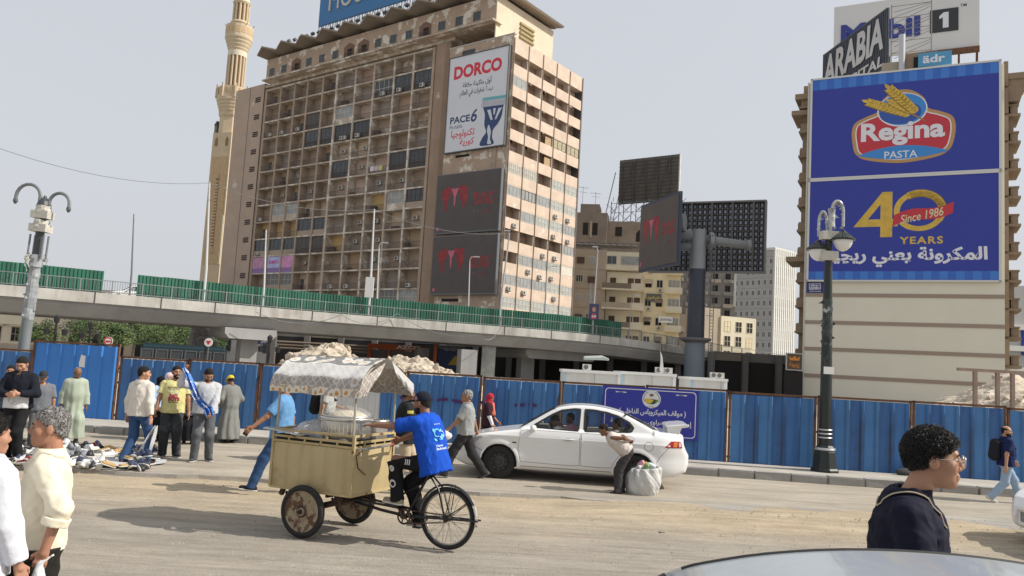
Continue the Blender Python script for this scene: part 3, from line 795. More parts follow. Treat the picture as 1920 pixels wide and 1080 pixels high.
ventm = ventm.mesh('stair_vent', M_dark)
for k in range(15): link('stair_vent', ventm, hot, (-65.9, FY - .1, 52.6 - k * 3.62))
PZ0, PZ1 = 55.75, 60.4
boxm('penthouse', M_hotl, -62.3, -4.2, 0.3, 16.5, PZ0, PZ1, hot)
b = MB(); zig = []
nz = 15
for i in range(nz + 1):
 x = -63.6 + i * (60 / nz); zig.append((x, -1.1 if i % 2 else .25))
for i in range(nz):
 (xa, ya), (xb, yb2) = zig[i], zig[i + 1]
 za, zb = (PZ0 + .55 if i % 2 == 0 else PZ0 - .1), (PZ0 - .1 if i % 2 == 0 else PZ0 + .55)
 b.add([(xa, ya, za), (xb, yb2, zb), (xb, 1.45, zb), (xa, 1.45, za), (xa, ya, za + .25), (xb, yb2, zb + .25), (xb, .3, zb + .25), (xa, .3, za + .25)],
   [(0, 1, 2, 3), (4, 5, 6, 7), (0, 1, 5, 4), (2, 3, 7, 6), (0, 3, 7, 4), (1, 2, 6, 5)])
b.build('zigzag_ledge', M_ledge, hot)
for i in range(15):
 x = -60.5 + i * 3.75; z = PZ0 + 1.15
 if i in (2, 6, 7, 11):
  b = MB(); b.prism([(x - 1.35, z - .3), (x + 1.35, z - .3), (x + 1.35, z + 1.6), (x, z + 2.3), (x - 1.35, z + 1.6)], .22, .3)
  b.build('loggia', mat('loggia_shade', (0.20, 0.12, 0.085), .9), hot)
  add_window(hot, (x + .3, .2, z - .2), 1.2, 1.3, 2, 1, M_wood, M_dark)
  link('balcony_railing', rail_mesh(2.4), hot, (x, .05, z - .3), (0, 0, 0), (1, 1, .7))
 else: add_window(hot, (x, .3, z), 1.5, 1.5, 2, 1, mat('green_grey_frame', (0.12, 0.16, 0.15), .6), M_glass)
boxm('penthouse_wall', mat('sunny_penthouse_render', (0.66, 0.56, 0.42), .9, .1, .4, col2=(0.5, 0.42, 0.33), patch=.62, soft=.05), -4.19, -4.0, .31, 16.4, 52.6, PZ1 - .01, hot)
for j in range(4): boxm('louvre', mat('yellow_louvre', (0.34, 0.27, 0.12), .7), -3.99, -3.72, 6.5, 10.5, 55.6 + j * .75, 55.95 + j * .75, hot)
cz = PZ1 + .35; b = MB(); ev = []; k = 20
for i in range(k + 1):
 x = -63.5 + i * (59.5 / k); ev.append((x, -2.6 if i % 2 else -1.4, cz + (.95 if i % 2 else .2)))
n = len(ev)
b.add(ev + [(p[0], 17, p[2]) for p in ev] + [(p[0], p[1], p[2] + .28) for p in ev] + [(p[0], 17, p[2] + .28) for p in ev],
  [(i, i + 1, n + i + 1, n + i) for i in range(k)] + [(2 * n + i, 2 * n + i + 1, 3 * n + i + 1, 3 * n + i) for i in range(k)] + [(i, i + 1, 2 * n + i + 1, 2 * n + i) for i in range(k)] + [(0, n, 3 * n, 2 * n), (n - 1, 2 * n - 1, 4 * n - 1, 3 * n - 1)])
b.build('folded_canopy', mat('canopy_concrete', (0.30, 0.25, 0.20), .9, .15, .3), hot)
b = MB(); b.prism([(-4.1, cz + .4), (-2.4, cz + .1), (-2.2, cz + .4), (-4.1, cz + .9)], -2.2, 17, 'xz'); b.build('canopy_eave', MATS['canopy_concrete'], hot)
for x in np.arange(-60, -2, 4.2): boxm('canopy_post', M_frmD, x, x + .2, 1.2, 1.4, PZ1, cz + .5, hot)
boxm('canopy_shade_wall', M_wood, -60, -5, 3.2, 3.4, PZ1 + .002, cz + .45, hot)
fl = MB().box(-.35, .35, -.25, .25, .35, .8).box(-.06, .06, -.06, .06, 0, .36).mesh('floodlight', M_frmD)
for i in range(26): link('floodlight', fl, hot, (-56 + i * 1.75, -1.2, cz + 1.02 + (.1 if i % 2 else 0)), (-.5, 0, 0))
MB().lathe([(.05, .6), (1.6, 0.15), (1.75, 0), (1.6, 0.1), (.05, .5)], 20, 0, (0, 0, 0), Matrix.Rotation(-1.1, 3, 'X')).build('satellite_dish', M_frmD, hot, (-3.0, 2.0, cz + 1.9))
boxm('advert_wall', M_hotl, -13.0, -1.46, 0, 6, 0, 52.9, hot); boxm('advert_wall_end', M_hotl, -1.459, -.003, 0, .018, 0, 52.9, hot)
boxm('advert_wall_cap', M_conc, -13.1, .05, -.06, .5, 52.9, 53.15, hot)
add_window(hot, (-9.0, 0, 51.2), 2.6, .9, 3, 1, M_frmD, M_glass)
boxm('wall_vent', M_dark, -10.4, -7.6, -.04, 0, 34.5, 34.9, hot)
boxm('wall_vent', M_dark, -11.4, -8.0, -.04, 0, 11.5, 11.95, hot)
boxm('wall_rib', M_hot, -3.1, -2.2, -.12, -.002, 31.5, 36.5, hot)
boxm('wall_rib', M_hotl, -2.6, -1.6, -.12, -.002, 50.9, 52.89, hot)
W = 20.3; bw = W / 5
boxm('side_wall', M_hot, -12, -1.45, 6.002, W, 0, 52.4, hot)
boxm('end_pier', M_frmD, -1.45, .06, W - .001, W + .25, 0, 52.6, hot)
boxm('side_parapet', M_span, -1.44, .0, 0.02, W - .01, 50.1, 52.55, hot)
R90 = math.pi / 2
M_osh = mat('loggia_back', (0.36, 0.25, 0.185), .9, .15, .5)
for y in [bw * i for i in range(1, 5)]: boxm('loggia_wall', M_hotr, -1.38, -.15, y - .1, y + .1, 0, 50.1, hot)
for y in [bw * i for i in range(0, 6)]: boxm('drain_pipe', M_pipe, .002, .12, y - .06 + (.15 if y == 0 else -.05 if y > 20 else 0), y + .06 + (.15 if y == 0 else -.05 if y > 20 else 0), 3, 52.4, hot)
sr = random.Random(11)
kind_map = {0: 'ooooo', 1: 'Boooo', 2: 'ooooo', 3: 'oovGG', 4: 'oovoo', 5: 'WWoww', 6: 'BSBww', 7: 'oBwwB', 8: 'ooooB', 9: 'oBBwP', 10: 'BBBww', 11: 'wwwww', 12: 'wwwwB', 13: 'wwwww', 14: 'kkkWo'}
for r in range(15):
 zt = 50.1 - 3.42 * r; zo = zt - 1.72; zs = zt - 3.42      # opening from zo to zt, spandrel from zs to zo
 for c in range(5):
  y0, y1 = c * bw + .06, (c + 1) * bw - .06; ym = (y0 + y1) / 2
  boxm('spandrel', M_span, -.18, 0, y0 - .05, y1 + .05, zs, zo, hot)
  kd = kind_map[r][c]
  if kd == 'o' or kd == 'v':
   boxm('loggia_back', M_osh if (r + c) % 4 else M_pink, -1.4, -1.36, y0 + .1, y1 - .1, zs, zt - .3, hot)
   add_window(hot, (-1.35, y0 + 1.2 + sr.random(), zs + .1), 1.0, 2.3, 2, 1, M_wood, M_dark, R90)
   if kd == 'v': boxm('reed_screen', mat('reed_screen', (0.42, 0.30, 0.17), .9, .3, 4), -.3, -.22, ym, y1 - .3, zo + .002, zt - .35, hot)
  elif kd in 'Bkw' or kd in 'WSGP':
   fm, pm_ = {'B': (M_alu, M_glassP), 'w': (M_frmW, mat('pale_pane', (0.40, 0.41, 0.38), .4, .3, .7)), 'W': (M_frmW, mat('frosted_pane', (0.42, 0.40, 0.34), .5, .3, .7)), 'S': (M_wood, M_glassP), 'G': (M_wood, mat('straw_blind', (0.38, 0.34, 0.23), .9, .3, 2)),
      'P': (M_frmW, mat('white_panel', (0.6, 0.56, 0.48), .7, .1, 1)), 'k': (M_frmD, M_dark)}[kd]
   nn = 1 if kd in 'P' else (7 if kd == 'W' else sr.choice((3, 4)))
   add_window(hot, (-.08, ym, zo + .02), bw - .32, 1.55, nn, 2 if kd in 'wW' else 1, fm, pm_, R90)
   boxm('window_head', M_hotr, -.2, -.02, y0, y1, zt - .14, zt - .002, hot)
   if kd in 'wB' and sr.random() < .4: boxm('open_sash', M_dark, -.16, -.10, ym - .45, ym + .35, zo + .1, zo + 1.45, hot)
  if r >= 6 and sr.random() < .42: add_ac(hot, (.05, ym + sr.uniform(-1, 1), zs + sr.uniform(.2, .9)), R90, .95)
boxm('side_base', M_span, -.25, -.002, .02, W, 0, zs - .003, hot)
boxm('shop_front', M_dark, -63, -.1, -.2, FY + .1, 0, 5.6, hot)
# signs on the tower block
def on_hotel(name, label, cat, x, y, z, group=None):
 p = HC + hX * x + hY * y; return thing(name, label, cat, (p.x, p.y, z), -HA, group)
s = on_hotel('billboard', 'white razor billboard with red lettering high on the tower block wall', 'billboard', -12.4, -.002, 35.4)
Wd, Ht = 11.9, 15.6
boxm('panel', mat('billboard_white', (0.66, 0.67, 0.70), .6, .04, .2), 0, Wd, -.5, 0, 0, Ht, s)
fr = MB(); fr.box(-.12, 0, -.6, 0, -.12, Ht + .12); fr.box(Wd, Wd + .14, -.6, 0, -.12, Ht + .12); fr.box(-.12, Wd + .14, -.6, 0, -.14, -.001); fr.box(-.12, Wd + .14, -.6, 0, Ht, Ht + .14); fr.build('frame', M_frmD, s)
Y0 = -.505
lettering('lettering', 'DORCO', mat('billboard_red', (0.62, 0.035, 0.06), .6), s, 1.0, 10.7, Ht - 3.7, Ht - 1.5, Y0, .045)
M_ink = mat('billboard_ink', (0.035, 0.035, 0.045), .6); M_navy = mat('billboard_navy', (0.03, 0.06, 0.16), .6)
lettering('lettering', 'أول ماكينة حلاقة', M_ink, s, 3.0, 8.9, Ht - 5.5, Ht - 4.25, Y0, .02, ar=True)
lettering('lettering', 'بـ ٦ شفرات في العالم', M_ink, s, 2.5, 9.2, Ht - 7.0, Ht - 5.7, Y0, .02, ar=True)
lettering('lettering', 'PACE', M_navy, s, .8, 4.9, 4.6, 5.75, Y0, .03)
lettering('lettering', '6', M_navy, s, 5.1, 6.3, 4.4, 6.5, Y0, .02, .2)
lettering('lettering', 'Portable', M_navy, s, .8, 3.4, 3.75, 4.4, Y0, .0)
lettering('lettering', 'تكنولوجيا', MATS['billboard_red'], s, 1.2, 6.0, 2.0, 3.5, Y0, .02, ar=True)
lettering('lettering', 'كورية', MATS['billboard_red'], s, 3.1, 6.0, .6, 2.0, Y0, .02, ar=True)
rz_ = smooth_poly([(7.6, 7.2), (11.6, 7.2), (11.4, 6.0), (11.2, 4.6), (10.6, 3.5), (9.7, 2.6), (9.6, 1.4), (9.9, .35), (7.3, .35), (7.6, 1.5), (8.3, 2.4), (7.9, 3.6), (7.9, 5.2)], 5)
shape('razor_picture', [rz_], M_navy, s, Y0 - .004)
shape('razor_picture', [[(7.1, 6.5), (12.0, 6.3), (12.1, 7.7), (7.2, 7.9)]], mat('razor_silver', (0.45, 0.46, 0.5), .4, .2, 2), s, Y0 - .008)
shape('razor_picture', [[(7.25, 7.55), (12.0, 7.35), (12.05, 7.8), (7.3, 8.0)]], mat('razor_teal', (0.12, 0.42, 0.45), .4), s, Y0 - .012)
MP = mat('razor_pale', (0.6, 0.62, 0.66), .5)
shape('razor_picture', [[(8.3, 5.9), (9.0, 5.9), (9.5, 4.2), (9.1, 4.2)], [(11.2, 5.9), (10.5, 5.9), (9.9, 4.2), (10.2, 4.2)], [(9.5, 6.0), (10.0, 6.0), (9.85, 5.0), (9.6, 5.0)], smooth_poly([(8.8, 3.5), (9.3, 2.4), (9.2, 1.2), (9.5, .5), (8.7, .5), (8.8, 1.6), (8.5, 2.6)], 4)], MP, s, Y0 - .016)
M_led = mat('led_screen_face', (0.075, 0.062, 0.056), .45, .15, .6)
M_ledr = mat('led_red_dim', (0.27, 0.03, 0.035), .6, .4, 1.2)
M_ledp = mat('led_pink_dim', (0.58, 0.13, 0.20), .6, .3, 1.2)
M_casing = mat('screen_casing', (0.14, 0.145, 0.15), .5)
def led_art(s, Wd, Ht, y):
 k = Wd / 12.6
 def S(pts): return [(x * k, z * Ht / 9.4) for x, z in pts]
 shape('screen_picture', [S(smooth_poly([(1.4, 6.9), (2.9, 7.3), (3.1, 6.2), (2.6, 5.2), (2.5, 4.0), (2.0, 3.4), (1.9, 4.8), (1.4, 5.4)], 4)), S(smooth_poly([(4.6, 7.3), (6.4, 7.2), (6.6, 5.6), (6.2, 4.4), (5.8, 3.6), (5.5, 4.8), (5.0, 5.6), (4.9, 6.5)], 4))], M_ledr, s, y)
 shape('screen_picture', [S([(3.2, 7.0), (4.7, 7.0), (4.2, 5.9), (4.05, 4.2), (3.9, 4.2), (3.75, 5.9)])], M_ledp, s, y - .004)
 lettering('lettering', '7DOGS', M_ledr, s, 7.6 * k, 11.6 * k, 4.1 * Ht / 9.4, 6.0 * Ht / 9.4, y, .03, .12)
 lettering('lettering', '27 MAY', M_ledr, s, 9.6 * k, 11.3 * k, 2.8 * Ht / 9.4, 3.3 * Ht / 9.4, y, .0)
 shape('screen_picture', [S(ell(8.0, 3.2, .28, .28, 16)), S(ell(8.75, 3.2, .25, .25, 16))], mat('led_grey_dim', (0.13, 0.09, 0.09), .6), s, y)
 shape('screen_picture', [S(ell(.75, .8, .25, .3, 12))], M_ledp, s, y - .004)
for (z, h, lab) in ((22.15, 9.6, 'upper of the two dark film poster screens stacked on the tower block'), (12.5, 9.3, 'lower of the two dark film poster screens stacked on the tower block')):
 s = on_hotel('led_screen', lab, 'screen', -13.3, -.004, z, 'dark screens on the tower block wall')
 boxm('casing', M_casing, 0, 12.95, -.75, 0, 0, h, s)
 boxm('display', M_led, .12, 12.75, -.79, -.751, .25, h - .12, s)
 led_art(s, 12.6, h, -.8)
s = on_hotel('roof_sign', 'big blue rooftop sign with pale serif capitals above the tower block', 'sign', -48.0, 1.2, 63.6)
boxm('panel', mat('roof_sign_blue', (0.035, 0.16, 0.36), .5, .05, .1), 0, 56, -.4, 0, 1.0, 14, s)
lettering('lettering', 'MOUNTAIN VIEW', mat('roof_sign_letters', (0.55, 0.52, 0.46), .5), s, 2.9, 37.5, 3.3, 7.6, -.41, -.005, depth=.25)
fb = MB()
for i in range(24):
 x = i * 2.0; fb.beam((x, -.2, -2.2), (x, -.2, 2.0), .12); fb.beam((x, -.2, -2), (x + 1, -.2, 1.9), .08); fb.beam((x + 1, -.2, 1.9), (x + 2, -.2, -2), .08); fb.beam((x, 3, -2.2), (x, -.1, 2.5), .1)
stuff(fb.build('support_frame', M_frmD, s))
# minaret
M_min = mat('minaret_stone', (0.58, 0.47, 0.32), .9, .08, .4)
M_minp = mat('minaret_pale_stone', (0.66, 0.60, 0.46), .9, .06, .4)
M_mind = mat('minaret_recess', (0.27, 0.17, 0.09), .95)
pmn = D(441, 150, 190)
mn = thing('minaret', 'tall sandy stone minaret with fluted shafts and a carved gallery', 'minaret', (pmn.x, pmn.y, 0), -.35); mn.scale = (.70, .70, 1)
def oct_(b, prof, n=8, mi=0): return b.lathe(prof, n, mi)
def mz(py): return D(441, py, 190).z
zt, z1, z2, z3, z4, z5 = mz(-60), mz(55), mz(105), mz(115), mz(165), mz(190)
b = MB(); b.prism([(-3.9, -3.9), (3.9, -3.9), (3.9, 3.9), (-3.9, 3.9)], 0, mz(255), 'xy'); b.build('square_shaft', M_min, mn)
b = MB(); b.box(-3.2, 3.2, -4.05, -3.9, mz(500), mz(300), 0); b.box(-.55, .55, -4.2, -4.05, mz(480), mz(330)); b.build('recessed_panel', mat('minaret_carving', (0.52, 0.38, 0.22), .9, .2, 1.2, .5, 3), mn)
boxm('niche', M_mind, -.5, .5, -4.3, -4.2, mz(470), mz(340), mn)
for k in range(22): boxm('niche_carving', M_min, -.5, .5, -4.34, -4.301, mz(470) + k * .75, mz(470) + k * .75 + .35, mn)
b = MB()
for i in range(2): b.box(3.2 + i * .35, 3.4 + i * .35, -4.15, -3.9, mz(500), mz(410))
b.build('corner_colonnette', M_minp, mn)
for s_ in (-1, 1):
 b = MB(); b.prism([(s_ * 2.2 - .6, mz(255) - 3.3), (s_ * 2.2 + .6, mz(255) - 3.3), (s_ * 2.2 + .6, mz(255) - 1.7), (s_ * 2.2, mz(255) - 1.0), (s_ * 2.2 - .6, mz(255) - 1.7)], -3.96, -3.9); b.build('arched_window', M_mind, mn)
boxm('balcony_box', mat('balcony_wood', (0.2, 0.17, 0.15), .8), -4.9, -3.91, -2.4, .2, mz(262), mz(238), mn)
b = MB(); b.prism([(-5.1, mz(238)), (-3.9, mz(238)), (-3.9, mz(230))], -2.6, .4); b.build('balcony_roof', M_frmD, mn)
zb = mz(255)
b = MB(); oct_(b, [(3.9, zb), (3.9, zb + 4), (4.3, zb + 4.5), (4.5, zb + 6)], 8); b.build('octagon_stage', M_min, mn)
b = MB()
for i in range(4):
 oct_(b, [(4.3 + i * .35, zb + 5.4 + i * .8), (4.5 + i * .35, zb + 5.8 + i * .8), (4.5 + i * .35, zb + 6.2 + i * .8)], 24)
b.build('muqarnas', M_min, mn)
zg = zb + 9.0
b = MB(); oct_(b, [(5.5, zg - .6), (5.6, zg), (5.6, zg + 2.4), (5.3, zg + 2.4), (5.3, zg)], 8); b.build('gallery_parapet', M_min, mn)
for i in range(8):
 a = math.pi / 8 + i * math.pi / 4 + math.pi / 8; link('gallery_panel', MB().box(-1.5, 1.5, -.06, 0, .5, 2.0).mesh('gallery_panel', mat('minaret_carving')), mn, (5.22 * math.sin(a), -5.22 * math.cos(a), zg), (0, 0, a))
 link('gallery_post', MB().box(-.25, .25, -.25, .25, 0, 3.4).mesh('gallery_post', M_min), mn, (5.75 * math.cos(i * math.pi / 4), 5.75 * math.sin(i * math.pi / 4), zg - .4), (0, 0, i * math.pi / 4))
def fluted(z0, z1_, R, n, r, name):
 b = MB(); b.lathe([(R - .25, z0), (R - .25, z1_)], 24, 0); b.build(name + '_core', M_mind if name == 'arcade' else M_min, mn)
 me = MB().lathe([(r, z0), (r, z1_)], 8).mesh('column', M_min)
 for i in range(n):
  a = 2 * math.pi * i / n; link('column', me, mn, ((R - .1) * math.cos(a), (R - .1) * math.sin(a), 0))
za = mz(178); zc = mz(108)
MB().lathe([(3.2, zg), (3.15, za)], 24).build('shaft_foot', M_minp, mn, smooth=True)
fluted(za, zc, 3.0, 14, .36, 'arcade')
MB().lathe([(3.2, zc), (3.2, mz(98))], 24).build('shaft_band', M_minp, mn, smooth=True)
b = MB()
zc2 = mz(98)
for i in range(4): b.lathe([(3.1 + .4 * i, zc2 + i * .85), (3.45 + .4 * i, zc2 + .5 + i * .85), (3.45 + .4 * i, zc2 + .85 + i * .85)], 28)
b.build('muqarnas', M_min, mn)
zd = zc2 + 3.4
b = MB(); b.lathe([(4.6, zd), (4.6, zd + 2.9), (4.3, zd + 2.9), (4.3, zd)], 16); b.build('gallery_parapet', M_min, mn)
for i in range(16):
 a = (i + .5) * math.pi / 8; link('gallery_panel', MB().box(-.6, .6, -.05, 0, .7, 2.3).mesh('gallery_panel', mat('minaret_carving')), mn, (4.54 * math.cos(a), 4.54 * math.sin(a), zd), (0, 0, a + math.pi / 2))
for a in (.3, 2.9, -.4, 3.6): MB().beam((0, 0, 0), (.6 * math.cos(a), .6 * math.sin(a), .7), .12).build('loudspeaker', M_frmD, mn, (4.6 * math.cos(a), 4.6 * math.sin(a), zd + 2.8))
ze = mz(48); zf = mz(10)
MB().lathe([(2.9, zd + .02), (2.9, ze)], 24).build('shaft_band', M_minp, mn, smooth=True)
b = MB(); b.lathe([(3.1, ze), (3.3, ze + .4), (3.0, ze + .8)], 24); b.build('ring_moulding', M_min, mn)
fluted(ze + .8, zf, 2.6, 12, .38, 'arcade')
b = MB(); b.lathe([(2.8, zf), (3.1, zf + .5), (2.6, zf + 1)], 24); b.build('ring_moulding', M_min, mn)
MB().lathe([(2.4, zf + 1), (2.3, zf + 5), (3.4, zf + 8), (3.4, zf + 10), (1.6, zf + 12), (1.9, zf + 16), (.1, zf + 22)], 24).build('finial', M_minp, mn, smooth=True)
# generic apartment block (local: front faces -Y, x to the right)
def block(name, label, cat, p, rz, wd, dp, h, m, z0=0, group=None):
 t = thing(name, label, cat, (p[0], p[1], 0), rz, group)
 boxm('wall', m, 0, wd, 0, dp, z0, h, t)
 return t
# beige corner apartment block
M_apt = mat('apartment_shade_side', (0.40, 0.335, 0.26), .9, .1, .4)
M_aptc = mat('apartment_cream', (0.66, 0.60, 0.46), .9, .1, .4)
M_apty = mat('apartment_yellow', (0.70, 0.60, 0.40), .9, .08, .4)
M_grill = mat('balcony_dark_panel', (0.20, 0.16, 0.12), .8)
pa = D(1076, 470, 150)
ap = thing('apartment_block', 'cream and tan corner apartment block with stacked balconies beyond the flyover', 'building', (pa.x, pa.y, 0), math.radians(-8))
lv = [D(1100, y, 150).z for y in (470, 520, 556, 590, 622)]
zt = D(1100, 468, 150).z
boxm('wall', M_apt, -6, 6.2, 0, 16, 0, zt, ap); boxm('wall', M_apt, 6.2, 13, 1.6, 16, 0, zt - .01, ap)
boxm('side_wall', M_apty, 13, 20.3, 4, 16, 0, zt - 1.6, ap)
rz_s = math.radians(22)
fh = (zt - 3.0) / 6
for k in range(6):
 z = zt - (k + 1) * fh
 for x in (1.0, 3.2):
  if (k + int(x)) % 3 != 1: add_window(ap, (x + .3, 0, z + 1.0), 1.35, 1.35, 3, 1, M_frmW, M_glass if k % 2 else M_glassP)
  else: boxm('shutter', M_wood, x - .3, x + 1.1, -.25, -.01, z + .9, z + 2.1, ap)
 if k: boxm('cornice_band', M_apt, -6, 6.2, -.12, -.001, z + fh - .15, z + fh, ap)
 if k == 0:
  boxm('corner_bay', M_aptc, 5.0, 12.6, .3, 4, z + .01, z + fh - .2, ap)
  add_window(ap, (10.6, .3, z + 1.0), 3.4, 1.6, 4, 1, M_alu, M_glassP); add_window(ap, (7.2, .3, z + 1.0), 1.8, 1.6, 2, 1, M_alu, M_glass)
 else:
  boxm('balcony_slab', M_aptc, 5.6, 13.4, -.9, 4.2, z - .25, z, ap)
  boxm('balcony_parapet', M_grill if k % 2 else M_apt, 5.61, 11.0, -.88, -.78, z + .001, z + 1.0, ap)
  boxm('balcony_parapet', M_aptc, 11.01, 13.38, -.88, -.78, z + .001, z + 1.05, ap)
  boxm('balcony_wall', M_aptc, 6.4, 12.9, 1.5, 1.59, z + .001, z + fh - .3, ap)
  for x in (7.6, 10.9, 12.2): link('balcony_door', MB().box(-.55, .55, -.05, 0, 0, 2.2).mesh('balcony_door', M_wood), ap, (x, 1.49, z))
 for j, x in enumerate((14.3, 16.4, 18.8)):
  if j == 2:
   boxm('balcony_slab', M_apty, 17.6, 20.6, 2.9, 4.0, z - .2, z, ap); boxm('balcony_parapet', M_aptc, 17.6, 20.6, 2.88, 2.99, z + .001, z + 1.0, ap)
   add_window(ap, (19.1, 4, z + 1.0), 2.2, 1.5, 3, 1, M_frmW, M_glassP)
  elif (k + j) % 2:
   add_window(ap, (x, 4, z + .9), 1.2, 1.5, 2, 1, M_wood, M_dark)
   o = boxm('awning', M_grill, -.7, .7, -.03, .03, -1.0, 0, ap); o.location = (x, 3.9, z + 2.4); o.rotation_euler = (-.6, 0, 0)
  else:
   add_window(ap, (x, 4, z + .9), 1.2, 1.5, 2, 1, M_frmW, M_dark); add_ac(ap, (x + .2, 3.95, z + .1), 0, .9)
boxm('sign_board', M_frmD, 14.0, 16.8, 3.7, 3.85, zt - 2.5 * fh, zt - 2.5 * fh + 1.5, ap)
lettering('lettering', 'دكتور العيون', mat('sign_yellow', (0.6, 0.45, 0.05), .6), ap, 14.2, 16.6, zt - 2.5 * fh + .4, zt - 2.5 * fh + 1.1, 3.69, .03, ar=True)
boxm('sign_board', mat('sign_white', (0.7, 0.7, 0.68), .6), 16.4, 19.0, 2.7, 2.8, zt - 3.6 * fh, zt - 3.6 * fh + 1.2, ap)
lettering('lettering', 'عيادة اسنان', M_ink, ap, 16.6, 18.8, zt - 3.6 * fh + .3, zt - 3.6 * fh + .9, 2.69, .03, ar=True)
b = MB()
for x in np.arange(-5, 13, 1.3):
 b.beam((x, .3, zt), (x, .3, zt + 1.3), .1); b.beam((x, .3, zt + 1.3), (x + 1.3, 2, zt + 1.2), .1)
b.box(-6, 13, .2, .4, zt + 1.25, zt + 1.4); b.box(-6, 13, 2, 6, zt + 1.1, zt + 1.25); stuff(b.build('roof_pergola', M_frmD, ap))
# unfinished brown block behind it
M_brn = mat('bare_brown_render', (0.235, 0.20, 0.17), .95, .2, .3)
pb_ = D(1082, 400, 168)
ub = thing('unfinished_block', 'bare brown unfinished block with empty window holes behind the cream apartments', 'building', (pb_.x, pb_.y, 0), math.radians(-10))
boxm('wall', M_brn, -6, 6.5, 0, 12, 0, D(1082, 398, 168).z, ub); boxm('upper_room', M_brn, 0.5, 4.6, 2, 10, D(1082, 398, 168).z, D(1100, 383, 170).z, ub)
boxm('side_wing', mat('bare_brick', (0.26, 0.215, 0.175), .95, .2, .5), 6.502, 15.5, 1.0, 12, 0, D(1140, 418, 170).z, ub)
zu = D(1082, 440, 168).z
for x, z, ww in ((1.4, zu, 1.1), (3.4, zu, 1.1), (4.2, zu - 5, 1.2)): boxm('window_hole', M_dark, x, x + ww, -.06, 0, z, z + 2.6, ub)
boxm('window_frame', M_apt, 2.9, 3.3, -.2, -.001, zu - .5, zu + 3, ub)
boxm('window_hole', M_dark, 8.2, 9.6, .93, 1.0, D(1140, 437, 170).z - 1, D(1140, 437, 170).z + 1, ub)
b = MB(); b.prism([(12.6, zu - 1), (14, zu - 1), (14, zu + .8), (13.3, zu + 1.6), (12.6, zu + .8)], .93, 1.0); b.build('window_hole', M_dark, ub)
def antenna(x, y, z, h, label):
 b = MB().beam((0, 0, 0), (0, 0, h), .07)
 b.beam((-1.2, 0, h * .95), (1.2, 0, h * .9), .05); b.beam((-.9, 0, h * .7), (.9, .1, h * .68), .05)
 for q in range(5): b.beam((-1 + q * .45, -.5, h * .94 - q * .01), (-1 + q * .45, .5, h * .94), .035)
 return tag(b.build('antenna', M_frmD, None, (x, y, z)), label, 'antenna', 'roof antennas')
for px, py, Yd, h, lab in ((1092, 383, 172, 4.2, 'thin roof antenna nearest the tower block edge'), (1116, 386, 172, 3.2, 'thin roof antenna over the middle of the unfinished block')):
 p = D(px, py, Yd); antenna(p.x, p.y, p.z - .2, h, lab)
# rooftop hoarding seen from behind
bz0, bz1 = D(1160, 380, 172).z, D(1160, 298, 172).z
pr0, pr1 = D(1159, 380, 174), D(1271, 372, 166)
rb_ = thing('rooftop_hoarding', 'rear of a grey rooftop hoarding on a tall steel lattice', 'billboard', (pr0.x, pr0.y, 0), math.atan2(pr1.y - pr0.y, pr1.x - pr0.x))
LW = (pr1 - pr0).length
boxm('panel', mat('hoarding_back', (0.12, 0.115, 0.105), .8, .15, .5), 0, LW, 0, .3, bz0, bz1 + .2, rb_)
boxm('panel_edge', M_white_sheet, LW, LW + .25, -.1, .4, bz0, bz1 + .3, rb_)
b = MB()
for j in range(12): z = bz0 + (bz1 - bz0) * (j + .3) / 12; b.beam((0, -.15, z), (LW, -.15, z), .09)
for j in range(5): x = LW * (j + .3) / 5; b.beam((x, -.35, bz0 - .3), (x, -.35, bz1), .2)
for j in range(4): x = LW * (j + .3) / 5; b.beam((x, -.4, bz0), (x + LW / 5, -.4, bz1), .12)
b.build('rear_bracing', mat('bracing_grey', (.085, .078, .07), .8), rb_)
b = MB(); zl = D(1160, 470, 172).z
for x in np.linspace(-1.0, LW, 6):
 for yy in (-1.2, 2.5): b.beam((x, yy, zl), (x, yy, bz0 + .5), .14)
 for q in range(5):
  za_, zb_ = zl + (bz0 - zl) * q / 5, zl + (bz0 - zl) * (q + 1) / 5
  b.beam((x, -1.2, za_), (x, 2.5, zb_), .08); b.beam((x - 1.2, -1.2, zb_), (x + 1.2, -1.2, za_), .08); b.beam((x, -1.2, zb_), (min(x + 2.7, LW), -1.2, zb_), .09); b.beam((x, -1.2, za_), (x + 2.4, -1.2, zb_), .08)
b.beam((-4.2, -1.2, zl), (-.3, -1.2, bz0 + 7), .14); b.beam((-4, 2.5, zl), (-.5, 2.5, bz0 + 6), .14)
for q in range(6): b.beam((-3.6 + q * .6, -1.2, zl + 2.2 * q), (-.5, -1.2, zl + 2.2 * q + 1), .08)
stuff(b.build('lattice', mat('blue_grey_steel', (0.16, 0.20, 0.25), .6), rb_))
# office slab with white fins
po = D(1375, 560, 236); pc = D(1450, 560, 226)
of = thing('office_block', 'pale grey office block with a regular grid of windows and white fins', 'building', (po.x, po.y, 0), math.atan2(pc.y - po.y, pc.x - po.x))
oh = D(1450, 468, 226).z; ow = (pc - po).length
M_off = mat('office_grey', (0.40, 0.40, 0.39), .9, .06, .2); M_offw = mat('office_white', (0.66, 0.65, 0.61), .9, .05, .2)
oend = Hh(1487, 485, (pc.x, pc.y, 0), (1, -.55, 0)); od = 10.5
boxm('wall', M_off, 0, ow, 0, od, 0, oh, of)
wm = (oh - 6) / 11
for k in range(11):
 for j in range(7):
  if j < 2 and k > 8: continue
  add_window(of, (ow * (j + .5) / 7, 0, 5 + k * wm), ow / 7 * .5, wm * .5, 2, 1, M_offw, M_glass)
 boxm('floor_band', M_off, 0, ow, -.12, -.001, 5 + k * wm + wm * .72, 5 + k * wm + wm * .84, of)
